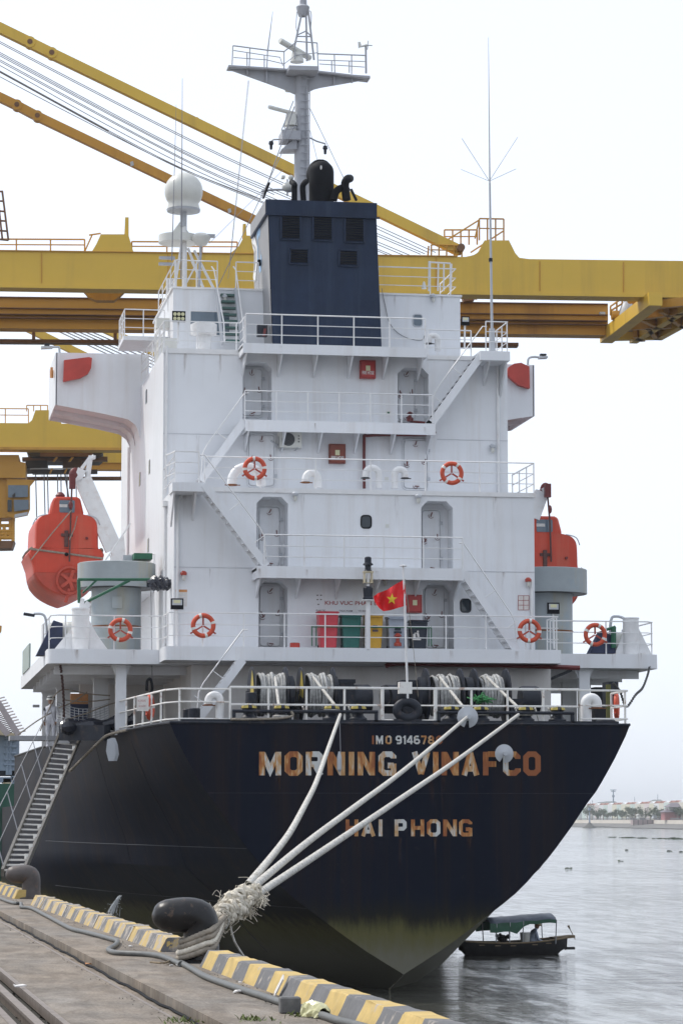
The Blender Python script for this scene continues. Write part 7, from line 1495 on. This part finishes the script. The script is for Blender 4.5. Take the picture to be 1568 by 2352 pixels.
s2(((62, 1268), (315, 1285), (270, 1340), (270, 1545), (248, 1600), (125, 1625), (62, 1600)), 1.2, .2, 'yorange', 'cab_front'); s2(((75, 1330), (252, 1330), (252, 1435), (75, 1440)), .9, .1, 'glasssky', 'cab_window'); s2(((125, 1460), (258, 1460), (258, 1545), (130, 1565)), .9, .1, 'glasssky', 'cab_window'); s2(((70, 1460), (108, 1460), (108, 1565), (70, 1568)), .9, .1, 'glass', 'cab_window'); s2(((135, 1590), (250, 1568), (245, 1595), (130, 1620)), .9, .1, 'bright', 'cab_floor_window')
s2(((110, 1420), (138, 1395), (138, 1430), (112, 1440)), .7, .1, 'cdark', 'operator_seat')
for a, b in (((0, 1620), (0, 1830)), ((120, 1620), (120, 1830)), ((0, 1690), (110, 1690)), ((0, 1740), (120, 1740)), ((-20, 1800), (120, 1800)), ((40, 1690), (40, 1800)), ((55, 1740), (55, 1800)), ((95, 1640), (95, 1800)), ((10, 1770), (110, 1760))): k = C2.tube((zC(*a), zC(*b)), .16, 2); k.build('cab_platform_frame', 'yorange', c2)
s2(((-120, 1825), (132, 1825), (110, 1890), (-120, 1895)), 2, 2.5, 'cbrown', 'cab_platform'); s2(((30, 1780), (110, 1775), (110, 1810), (30, 1812)), 2.2, .5, 'cdark', 'cab_machine')
for xs in (320, 395, 425, 515, 545, 600, 680): 
    k = C2.tube((zC(xs, 1225), zC(xs + (25 if xs < 450 else 5), 2250 if xs < 450 else 1600)), .05, 4); k.build('hoist_wire', 'wiregrey', c2)
k = C2.tube((zC(580, 1225), zC(640, 1600)), .07, 4); k.build('hoist_wire', 'wire', c2)
for pts, hp in ((((-120, 664), (70, 757), (205, 822), (330, 884)), 17), (((120, 700), (240, 757), (340, 803), (480, 868)), 17)):
    p, q_ = C2(*pts[0], 3), C2(*pts[-1], 3); k = MB(); k.bar(p, q_, .7, hp * 232 / F); k.build('stay_bar', 'yellow', c2)
for y in range(6): a = (100 + 14 * y, 745); b = (330 + 9 * y, 852 - y * 4); k = C2.tube((a, b), .05, 3); k.build('hoist_wire', 'wiregrey', c2)
for w0 in (0, 12): k = C2.beam((-330, 1040), (-270, 1040), 900, w0, 2); k.build('leg', 'yellow', c2)
k = C2.beam((-335, 972), (-58, 972), 58, .1, 1.8); k.build('girder_root', 'yellow', c2)
# third crane: only an end of its platform shows at the left edge
C3 = Frame((0, 1437), (100, 1438), 230.0); c3 = empty('crane_platform', C3(-60, 1460), 'small orange crane platform end at the left picture edge', 'crane'); k = C3.slab([(-60, 1437), (5, 1437), (4, 1450), (-4, 1458), (-60, 1460)], 0, 2); k.build('platform', 'yorange', c3); k = C3.tube(((-2, 1455), (-4, 1560)), .06, .5); k.build('hanging_wire', 'wiregrey', c3); k = C3.beam((-120, 1437), (-60, 1437), 440, 0, 2); k.build('column', 'yorange', c3)
# ================================================================ work ship far left, with lattice jib
D4 = 150 - YT; M['bluegrey'] = mk('blue_grey_steel', (.26, .32, .40), .6, var=.15, scale=.5); M['dgreen'] = mk('dark_green_hull', (.02, .09, .06), .5, var=.2, scale=.5)
ws_ = empty('work_ship', P(20, 1890, D4), 'moored blue grey work vessel with green hull beyond the port side', 'ship')
k = MB(); a = P(-60, 1800, D4); b = P(38, 1880, D4); k.box((a.x, a.y, WZ), (b.x, a.y + 20, a.z)); k.build('hull', 'dgreen', ws_)
for (x0, y0, x1, y1, m_) in ((-60, 1682, 16, 1770, 'bluegrey'), (29, 1690, 44, 1808, 'bluegrey'), (-60, 1770, 38, 1782, 'navyd'), (0, 1785, 32, 1797, 'bluegrey'), (8, 1788, 26, 1800, 'creampaint')): k = MB(); a = P(x0, y0, D4 + 2); b = P(x1, y1, D4 + 2); k.box((a.x, a.y, b.z), (b.x, a.y + 1.5, a.z)); k.build('superstructure', m_, ws_)
for y in (1700, 1715, 1730, 1745, 1757): k = MB(); k.tube([P(10, y, D4 + 2), P(38, y + 1, D4 + 2)], .1, 5); k.build('deck_rail', 'bluegrey', ws_)
for x in (18, 24): k = MB(); k.tube([P(x, 1690, D4 + 2), P(x, 1780, D4 + 2)], .1, 5); k.build('deck_post', 'bluegrey', ws_)
k = MB(); k.prism([P(*p, D4 + 1) for p in ((-60, 1660), (0, 1668), (28, 1683), (44, 1686), (42, 1692), (18, 1690), (-60, 1680))], (0, 2, 0)); k.build('crane_beam', 'creampaint', ws_)
for xs in (((-8, 1606), (44, 1690)), ((-20, 1640), (19, 1688))):
    e_ = MB(); a, b = P(*xs[0], D4), P(*xs[1], D4); e_.bar(a, b, .25, .3); n = 13
    for i in range(n): p = a.lerp(b, i / n); e_.tube([p, p + V(.45, 0, .12)], .035, 4)
    e_.build('jib', M.setdefault('pinkgrey', mk('pink_grey_jib', (.42, .37, .37), .6, var=.1)), ws_)
# ================================================================ sampan with a seated person
A = PZ(1062, 2194, WZ); B = PZ(1292, 2190, WZ); U = (B - A); U.z = 0; LB = U.length; U.normalize(); W2 = V(-U.y, U.x, 0); SC = A.length / F
sm = empty('sampan', A, 'small dark wooden sampan with a green canopy on the water', 'boat')
def SP(x, y, w_=0.0):               # picture point on the boat's centre plane shifted w_ sideways
    r = ray(x, y); n = W2; t = ((A - CAM) + W2 * w_).dot(n) / r.dot(n); return CAM + r * t
k = MB(); ns = 14; rows = []
for i in range(ns + 1):
    t = i / ns; hw = .74 * (math.sin(math.pi * min(1, max(0, .10 + .82 * t))) ** .55); zt_ = .40 + .14 * (1 - t) ** 3 + .22 * t ** 2.4; zb = -.15 + (.5 * max(0, (t - .86) / .14) ** 1.5) + .35 * max(0, (.08 - t) / .08); c = A + U * (LB * (t * 1.02 - .01)); c.z = WZ
    rows.append([c - W2 * hw + V(0, 0, zt_), c - W2 * hw * .82 + V(0, 0, zb * .4 + .1), c - W2 * hw * .45 + V(0, 0, zb), c + W2 * hw * .45 + V(0, 0, zb), c + W2 * hw * .82 + V(0, 0, zb * .4 + .1), c + W2 * hw + V(0, 0, zt_)])
k.add([p for r_ in rows for p in r_], [(i * 6 + j, i * 6 + j + 1, (i + 1) * 6 + j + 1, (i + 1) * 6 + j) for i in range(ns) for j in range(5)] + [list(range(6)), [ns * 6 + j for j in range(6)]]); o = k.build('hull', 'boatdk', sm, smooth=45)
k = MB()
for s_ in (0, 5): k.tube([r_[s_] for r_ in rows], .035, 6)
k.build('gunwale', 'wood', sm)
k = MB(); c = rows[-1][0].lerp(rows[-1][5], .5); k.bar(c - U * .5 + V(0, 0, -.04), c + U * .36 + V(0, 0, .03), .5, .10); k.build('bow_plank', 'wood', sm)
for i in (2, 4, 6, 9, 11): a, b = rows[i][0], rows[i][5]; k = MB(); k.bar(a + V(0, 0, -.1), b + V(0, 0, -.1), .22, .03); k.build('thwart', 'wood', sm)
k = MB(); k.add([rows[1][0] + V(0, 0, -.06), rows[6][0] + V(0, 0, -.08), rows[6][5] + V(0, 0, -.08), rows[1][5] + V(0, 0, -.06)], [(0, 1, 2, 3)]); k.build('deck_sheet', 'tarpb', sm)
cp = []
for i in range(11):
    t = i / 10; c = A + U * (LB * (.20 + .66 * t)); c.z = 0; zt_ = WZ + 1.30 + .12 * t; row = []
    for j in range(9): s_ = j / 8 * 2 - 1; drop = .20 * abs(s_) ** 3 + .02 * math.sin(i * 2 + j); row.append(c + W2 * s_ * .72 + V(0, 0, zt_ - WZ + WZ + .10 - drop - .05 * math.sin(t * 6) * .3) - V(0, 0, 0))
    cp.append(row)
k = MB(); k.add([p for r_ in cp for p in r_], [(i * 9 + j, i * 9 + j + 1, (i + 1) * 9 + j + 1, (i + 1) * 9 + j) for i in range(10) for j in range(8)]); o = k.build('canopy', 'tarpb', sm, smooth=60); o.modifiers.new('s', 'SOLIDIFY').thickness = .02
for s_ in (0, 8):
    k = MB(); lo = []; 
    for i in range(11): h_ = .34 if i < 5 else .13; lo.append(cp[i][s_] - V(0, 0, h_ + (.08 if 3 < i < 6 else 0)))
    k.add([r_[s_] for r_ in cp] + lo, [(i, i + 1, 11 + i + 1, 11 + i) for i in range(10)]); o = k.build('canopy_flap', 'tarp', sm); o.modifiers.new('s', 'SOLIDIFY').thickness = .015
for i in (1, 3, 5, 10):
    for s_ in (0, 8): a = cp[i][s_]; t = .20 + .066 * i; k = MB(); b = V(a.x, a.y, WZ + .4); b = b - W2 * (.1 if s_ else -.1); k.tube([a, b], .022, 6); k.build('canopy_pole', 'mast', sm)
k = MB(); c = A + U * LB * .62; k.lathe([(.17, .0), (.2, .38), (.21, .4)], V(c.x, c.y, WZ + .42), n=16); k.build('bucket', 'cream', sm, smooth=40)
k = MB(); c = A + U * LB * .40; rr = random.Random(6)
for i in range(16): k.ball(V(c.x, c.y, WZ + .62) + V(rr.gauss(0, .1), rr.gauss(0, .1), rr.gauss(0, .09)), rr.uniform(.05, .11), 8, 6)
k.build('bundle', 'boatdk', sm); k = MB(); a = SP(1320, 2158); b = SP(1304, 2126); k.tube([a, b], .015, 6); k.tube([a.lerp(b, .75), b], [.02, .05], 6); k.build('pole', 'wood', sm)
k = MB(); a = SP(1298, 2178); k.bar(a, a + U * .35, .2, .1); k.tube([SP(1297, 2165), SP(1297, 2182)], .03, 6); k.build('rudder', 'boatdk', sm)
k = MB(); a = SP(1272, 2118); k.tube([a, a + V(0, 0, .2)], .05, 6); k.build('finial', 'boatdk', sm)
# person seated in the boat
b = A + U * LB * .69; b.z = WZ + .36; J = {}
def pj(n, u, v, z, r): J[n] = (b + U * u + W2 * v + V(0, 0, z), r)
pj('pelvis', 0, 0, 0, .17); pj('spine', .0, 0, .2, .17); pj('chest', .06, 0, .42, .17); pj('neck', .14, 0, .56, .06); pj('headb', .19, 0, .62, .07); pj('headt', .22, 0, .78, .07)
for n, s in (('l', -1), ('r', 1)): pj('sh' + n, .07, s * .2, .46, .075); pj('el' + n, .14, s * .25, .2, .055); pj('wr' + n, .34, s * .16, .12, .04); pj('ha' + n, .4, s * .13, .12, .04); pj('hi' + n, .06, s * .11, -.02, .11); pj('kn' + n, .42, s * .16, .06, .075); pj('an' + n, .40, s * .14, -.34, .05); pj('to' + n, .52, s * .14, -.36, .045)
e, h_ = person('person', J, 'clothb', 'person in pale blue shirt and hat seated in the sampan', U.copy(), 1); k = MB(); k.lathe([(.19, 0), (.14, .03), (.12, .08), (.09, .13), (.01, .14)], h_ + V(0, 0, .03) + U * .02, U * .3 + V(0, 0, 1), 18); k.build('hat', 'straw', e, smooth=40)
# ================================================================ far shore
SA = PZ(1300, 1900, WZ) ; SB = PZ(1600, 1903, WZ)
def shore(x, D, z=0.0): r = ray(x, HORIZON); t = D / r.y; p = CAM + r * t; return V(p.x, p.y, z)
Dsh = lambda x: max(1300, 1950 - (x - 1320) / 250 * 420)
M['sand'] = mk('pale_seawall', (.50, .46, .40), .8, var=.08, scale=.05); M['mud'] = mk('mud_flat', (.13, .125, .115), .85, var=.2, scale=.05); M['land'] = mk('shore_ground', (.12, .13, .09), .9, var=.3, scale=.05); M['hill'] = mk('hill_green', (.05, .07, .05), .9, var=.2, scale=.003)
k = MB(); xs = [1180 + 55 * i for i in range(16)]
k.add([shore(x, Dsh(x) - 130 + 25 * math.sin(x * .06), WZ + .25) for x in xs] + [shore(x, Dsh(x), -1.0) for x in xs], [(i, i + 1, 16 + i + 1, 16 + i) for i in range(15)]); k.build('mud_flat', 'mud', kind='structure')
k = MB(); k.add([shore(x, Dsh(x) + .1, -1.3) for x in xs] + [shore(x, Dsh(x) + 3, 1.2) for x in xs], [(i, i + 1, 16 + i + 1, 16 + i) for i in range(15)]); k.build('seawall', 'sand', kind='structure')
k = MB(); k.add([shore(x, Dsh(x) + 3, 1.2) for x in xs] + [shore(x, Dsh(x) + 1500, 1.4) for x in xs], [(i, i + 1, 16 + i + 1, 16 + i) for i in range(15)]); k.build('shore_ground', 'land', kind='structure')
HM = [mk('house_' + n, c, .8, var=.06, scale=.2) for n, c in (('cream', (.60, .57, .50)), ('pale_green', (.50, .58, .55)), ('pale_pink', (.60, .53, .53)), ('white', (.64, .65, .66)), ('pale_yellow', (.60, .58, .47)))]
HN = ['cream', 'pale green', 'pale pink', 'white', 'pale yellow']; M['roofr'] = mk('roof_tile', (.30, .15, .12), .8, var=.2, scale=.3); M['hwin'] = mk('house_window', (.06, .08, .10), .3)
ORD = 'one two three four five six seven eight nine ten eleven twelve thirteen fourteen fifteen sixteen seventeen eighteen nineteen twenty twenty-one twenty-two twenty-three twenty-four twenty-five twenty-six twenty-seven twenty-eight twenty-nine thirty'.split()
hx = 1345; i = 0; rh = random.Random(21)
while hx < 1590:
    D = Dsh(hx) + 60; s_ = D / F; wpx = 11.0 * 1750 / D; p0 = shore(hx, D, 1.3); p1 = shore(hx + wpx * .94, D, 1.3); uu = (p1 - p0).normalized(); nn = V(-uu.y, uu.x, 0); Wd = (p1 - p0).length; ci = rh.randrange(5); fl = 3.4; Ht = 3 * fl
    e = empty('terraced_house', p0.lerp(p1, .5), '%s terraced house, number %s from the left in the far row' % (HN[ci], ORD[i]), 'house', 'terraced houses on the far shore, ' + HN[ci])
    k = MB(); k.prism([p0, p1, p1 + V(0, 0, Ht), p0 + V(0, 0, Ht)], nn * 12); k.build('wall', HM[ci], e)
    k = MB(); k.prism([p0 - nn * .8 + V(0, 0, Ht), p0 + nn * 12.5 + V(0, 0, Ht), p0 + nn * 6 + V(0, 0, Ht + 1.3)], uu * Wd); k.build('roof', 'roofr' if i % 3 else HM[3], e)
    for f in range(3):
        for c in range(2):
            a = p0 + uu * (Wd * (.12 + .44 * c)) + V(0, 0, f * fl + .9); k = MB(); k.prism([a - nn * .05, a + uu * Wd * .32 - nn * .05, a + uu * Wd * .32 + V(0, 0, 2.1) - nn * .05, a + V(0, 0, 2.1) - nn * .05], nn * .04); k.build('window', 'hwin', e)
        if f: k = MB(); a = p0 + V(0, 0, f * fl + .1) - nn * .9; k.prism([a, a + uu * Wd, a + uu * Wd + V(0, 0, .25), a + V(0, 0, .25)], nn * .88); k.build('balcony', HM[3], e)
    hx += wpx; i += 1
# trees before the houses
def tree(x, D, h, label, seed):
    r = random.Random(seed); b = shore(x, D, 1.2); e = empty('tree', b, label, 'tree', 'trees along the far shore'); k = MB(); k.tube([b, b + V(0, 0, h * .5)], [.35, .2], 6)
    for a in range(3): k.tube([b + V(0, 0, h * .4), b + V(r.uniform(-1.5, 1.5), r.uniform(-1, 1), h * .65)], [.16, .06], 5)
    k.build('trunk', 'wood', e); k = MB(); tl = [b + V(r.gauss(0, h * .2), r.gauss(0, h * .15), h * .62 + r.gauss(0, h * .12)) for _ in range(9)]
    for i in range(420):
        c = r.choice(tl) + V(r.gauss(0, h * .085), r.gauss(0, h * .085), r.gauss(0, h * .075)); s_ = r.uniform(.22, .5); n = Vector((r.gauss(0, 1), r.gauss(0, 1), r.gauss(.4, .8))).normalized(); u = n.orthogonal().normalized() * s_; v = n.cross(u); k.add([c - u - v * .5, c + u - v * .4, c + v], [(0, 1, 2)])
    k.build('crown', M.setdefault('leaf', mk('foliage', (.055, .085, .035), .7, var=.4, scale=.4)), e)
tx = 1348; i = 0
while tx < 1580:
    tree(tx, Dsh(tx) + 38, rh.uniform(5.5, 9), 'bushy green tree, number %s from the left before the far houses' % ORD[i], i + 40); tx += rh.uniform(6, 13); i += 1
tree(1356, Dsh(1356) + 30, 13, 'tallest tree at the left end of the far house row, beside the hull', 99)
# vehicles and shed on the far quay
for x, w_, h_, m_, lab, cat in ((1441, 18, 3.0, 'cream', 'long white boat shed roof on the far quay, left one', 'shed'), (1463, 16, 3.0, 'cream', 'white low shed on the far quay between the trees', 'shed'), (1498, 22, 3.4, 'bright', 'grey lorry body parked near the far landing', 'lorry')):
    D = Dsh(x) + 22; a = shore(x, D, 1.2); e = empty(cat, a, lab, cat); k = MB(); k.prism([a + V(0, 0, .8), a + V(w_ * .8, 0, .8), a + V(w_ * .8, 0, h_), a + V(1, 0, h_)], (0, 4, 0)); k.build('body', m_, e); k = MB(); k.prism([a + V(-.4, -.4, h_), a + V(w_ * .8 + .4, -.4, h_), a + V(w_ * .8, -.4, h_ + .7), a + V(1, -.4, h_ + .7)], (0, 4.8, 0)); k.build('roof', 'cream', e); k = MB(); k.box(a + V(1.5, -.05, .2), a + V(w_ * .6, 0, 1.4)); k.build('opening', 'cdark', e)
a = shore(1497, Dsh(1497) - 4, -1.6); e = empty('landing_stage', a, 'rust coloured landing stage on the far seawall', 'landing'); k = MB(); k.box(a + V(-12, 0, 0), a + V(12, 6, 2.9)); k.build('deck', M.setdefault('dullred', mk('dull_red_steel', (.34, .26, .26), .7, var=.2)), e)
k = MB()
for i in range(9): k.box(a + V(-12 + i * 2.9, -.6, -1), a + V(-11.6 + i * 2.9, -.1, 3.0))
k.build('piles', 'mud', e)
# red pavilion at the right edge
a = shore(1548, Dsh(1548) + 30, 1.2); e = empty('pavilion', a, 'dark red hip roofed pavilion at the right end of the far shore', 'pavilion'); k = MB(); k.box(a + V(-6, 0, 0), a + V(8, 8, 4.6)); k.build('wall', M.setdefault('pavred', mk('pavilion_red', (.36, .13, .13), .7, var=.15)), e)
for h0, w_ in ((4.6, 8), (7.6, 5)): k = MB(); c = a + V(1, 4, h0); k.add([c + V(-w_, -6, 0), c + V(w_, -6, 0), c + V(w_, 6, 0), c + V(-w_, 6, 0), c + V(-w_ * .45, 0, 2.4), c + V(w_ * .45, 0, 2.4)], [(0, 1, 5, 4), (1, 2, 5), (2, 3, 4, 5), (3, 0, 4), (0, 3, 2, 1)]); k.build('roof', M.setdefault('pavroof', mk('pavilion_roof', (.16, .14, .16), .8, var=.15)), e)
k = MB(); k.box(a + V(-3, 1, 4.7), a + V(5, 7, 7.6)); k.build('upper_storey', 'cream', e)
# fence along the sea wall
k = MB()
for x in range(1330, 1590, 2): p = shore(x, Dsh(x) + 12.5, 1.2); k.box(p + V(-.12, 0, 0), p + V(.12, .2, 1.2))
pts = [shore(x, Dsh(x) + 12.4, 2.3) for x in range(1330, 1590, 10)]; k.tube(pts, .1, 4); k.build('promenade_fence', 'wiregrey', label='dark promenade fence on top of the far seawall', cat='fence')
def pole(x, D, h, head, lab): a = shore(x, D, 1.2); e = empty('light_mast', a, lab, 'mast'); k = MB(); k.tube([a, a + V(0, 0, h)], [.45, .3], 8); k.build('pole', 'bluegrey', e); k = MB(); 
for x, top, hd, lab in ((1408, 1812, 1, 'tall floodlight mast rising above the far houses'), (1360, 1836, 0, 'thin pole at the left end of the far houses'), (1457, 1828, 0, 'thin pole right of the floodlight mast'), (1510, 1822, 0, 'thin pole farthest right above the far houses')):
    D = Dsh(x) + 140; h = (HORIZON - top) * D / F; a = shore(x, D, 1.2); e = empty('light_mast', a, lab, 'mast', 'masts on the far shore'); k = MB(); r0 = .55 if hd else .22; k.tube([a, a + V(0, 0, h)], [r0, r0 * .7], 8); k.build('pole', 'bluegrey', e)
    if hd: k = MB(); k.box(a + V(-1.5, -.6, h - 1.2), a + V(1.5, .6, h - .6)); k.box(a + V(-2.2, -.5, h - .2), a + V(2.2, .5, h + .3)); k.lathe([(.8, -5.0), (1.0, -4.6), (.8, -3.6)], a + V(0, 0, h), n=10); k.build('lamp_head', 'bluegrey', e)
# groyne heads with beacons
for x, y, lab in ((1353, 1902, 'left'), (1527, 1900.5, 'right')):
    a = PZ(x, y, WZ); s_ = a.length / F; e = empty('beacon', a, '%s stone mound with a slim beacon pole off the far shore' % lab, 'beacon', 'beacon mounds off the far shore'); k = MB(); k.lathe([(17 * s_, -.3), (13 * s_, .8), (7 * s_, 2.0), (2.5 * s_, 3.2), (.3, 3.6)], a, n=18); k.build('mound', 'algae', e); k = MB(); k.tube([a + V(0, 0, 3), a + V(0, 0, (y - (1865 if lab == 'left' else 1846)) * s_)], [.55, .25], 8); k.box(a + V(-.7, -.7, (y - 1862) * s_), a + V(.7, .7, (y - 1856) * s_)); k.build('pole', 'bluegrey', e)
k = MB(); a, b = PZ(1360, 1901, WZ), PZ(1620, 1898.5, WZ); rr = random.Random(3); pp = [a.lerp(b, i / 40) + V(0, rr.uniform(-8, 8), 0) for i in range(41)]; k.add([p + V(0, -6, -.1) for p in pp] + [p + V(0, 0, .9 + .3 * rr.random()) for p in pp] + [p + V(0, 8, -.1) for p in pp], [(i, i + 1, 41 + i + 1, 41 + i) for i in range(40)] + [(41 + i, 41 + i + 1, 82 + i + 1, 82 + i) for i in range(40)]); k.build('breakwater', 'algae', kind='structure')
# drifting water plants
def clump(x, y, wpx, n, seed):
    r = random.Random(seed); k = MB(); c = PZ(x, y, WZ); s_ = c.length / F
    for i in range(n):
        p = c + V(r.gauss(0, wpx * s_ * .4), r.gauss(0, wpx * s_ * .4), .02); h = r.uniform(.03, .16) * min(2.2, c.length / 300); d_ = V(r.uniform(-.2, .2), r.uniform(-.2, .2), h); w_ = V(.2, 0, 0); k.add([p - w_, p + w_, p + w_ * .6 + d_, p - w_ * .6 + d_ * .8], [(0, 1, 2, 3)])
    return k
k = MB()
for x, y, w_, n, sd in ((1440, 1925, 22, 70, 1), (1515, 1927, 18, 50, 2), (1470, 1926, 14, 40, 3), (1405, 1924, 10, 24, 4), (1555, 1928, 26, 120, 5), (1545, 1926, 10, 50, 6), (1536, 1956, 7, 14, 8), (1424, 1979, 6, 9, 10), (1303, 1996, 6, 10, 11), (1565, 1958, 7, 9, 12), (1438, 1954, 6, 9, 7)):
    c_ = clump(x, y, w_, n, sd); k.add(c_.v, c_.f)
k.build('water_plants', M['leaf'], label='green floating water plants drifting on the river', cat='plants', kind='stuff')
# hill
k = MB(); c = shore(1480, 6000, 0); n = 40; pr_ = [(math.cos(math.pi * (i / n - .5)) ** 2) for i in range(n + 1)]
k.add([c + V((i / n - .5) * 700, 0, -4) for i in range(n + 1)] + [c + V((i / n - .5) * 700, 60, 5 + 42 * pr_[i] * (.8 + .2 * math.sin(i * .9)) + 2 * math.sin(i * 2.3)) for i in range(n + 1)] + [c + V((i / n - .5) * 700, 400, -4) for i in range(n + 1)], [(i, i + 1, n + 1 + i + 1, n + 1 + i) for i in range(n)] + [(n + 1 + i, n + 2 + i, 2 * n + 3 + i, 2 * n + 2 + i) for i in range(n)]); k.build('hill', 'hill', kind='structure')
# water discharge from the hull
zD = zp(0, 1700, 2.8); k = MB(); rr = random.Random(9); a = P(*zD(845, 1510), 6); b = P(*zD(775, 1650), 6.3)
for i in range(46):
    q0, q1 = rr.gauss(0, .03), rr.gauss(0, .13); t0, t1 = sorted((rr.random(), rr.random()))
    k.tube([a.lerp(b, t) + V(q0 + (q1 - q0) * t, .04 * math.sin(i), .22 * t - .26 * t * t) for t in [t0 + (t1 - t0) * j / 5 for j in range(6)]], [.004 + .008 * rr.random() for j in range(6)], 4)
for i in range(70): t = rr.random(); k.ball(a.lerp(b, t) + V(rr.gauss(0, .03 + .12 * t), 0, .22 * t - .26 * t * t), rr.uniform(.006, .014), 5, 4)
m_ = mk('splash_water', (.75, .78, .8), .1, var=.1); k.build('discharge_water', m_, label='thin jet of water spilling from the ship side at left', cat='water', kind='stuff')
# ================================================================ haze: closed box of even air round everything
HZ = 0.00012
if HZ:
    k = MB(); k.box((-8800, -150, WZ - 1), (8800, 8200, 75)); o = k.build('haze', M['dark'], kind='stuff'); o.data.materials.clear()
    m_ = bpy.data.materials.new('haze_air'); m_.use_nodes = True; nt = m_.node_tree; nt.nodes.remove(nt.nodes['Principled BSDF']); v = nt.nodes.new('ShaderNodeVolumePrincipled'); v.inputs['Color'].default_value = (.93, .96, 1, 1); v.inputs['Density'].default_value = HZ; v.inputs['Anisotropy'].default_value = .3
    nt.links.new(v.outputs[0], nt.nodes['Material Output'].inputs['Volume']); o.data.materials.append(m_)
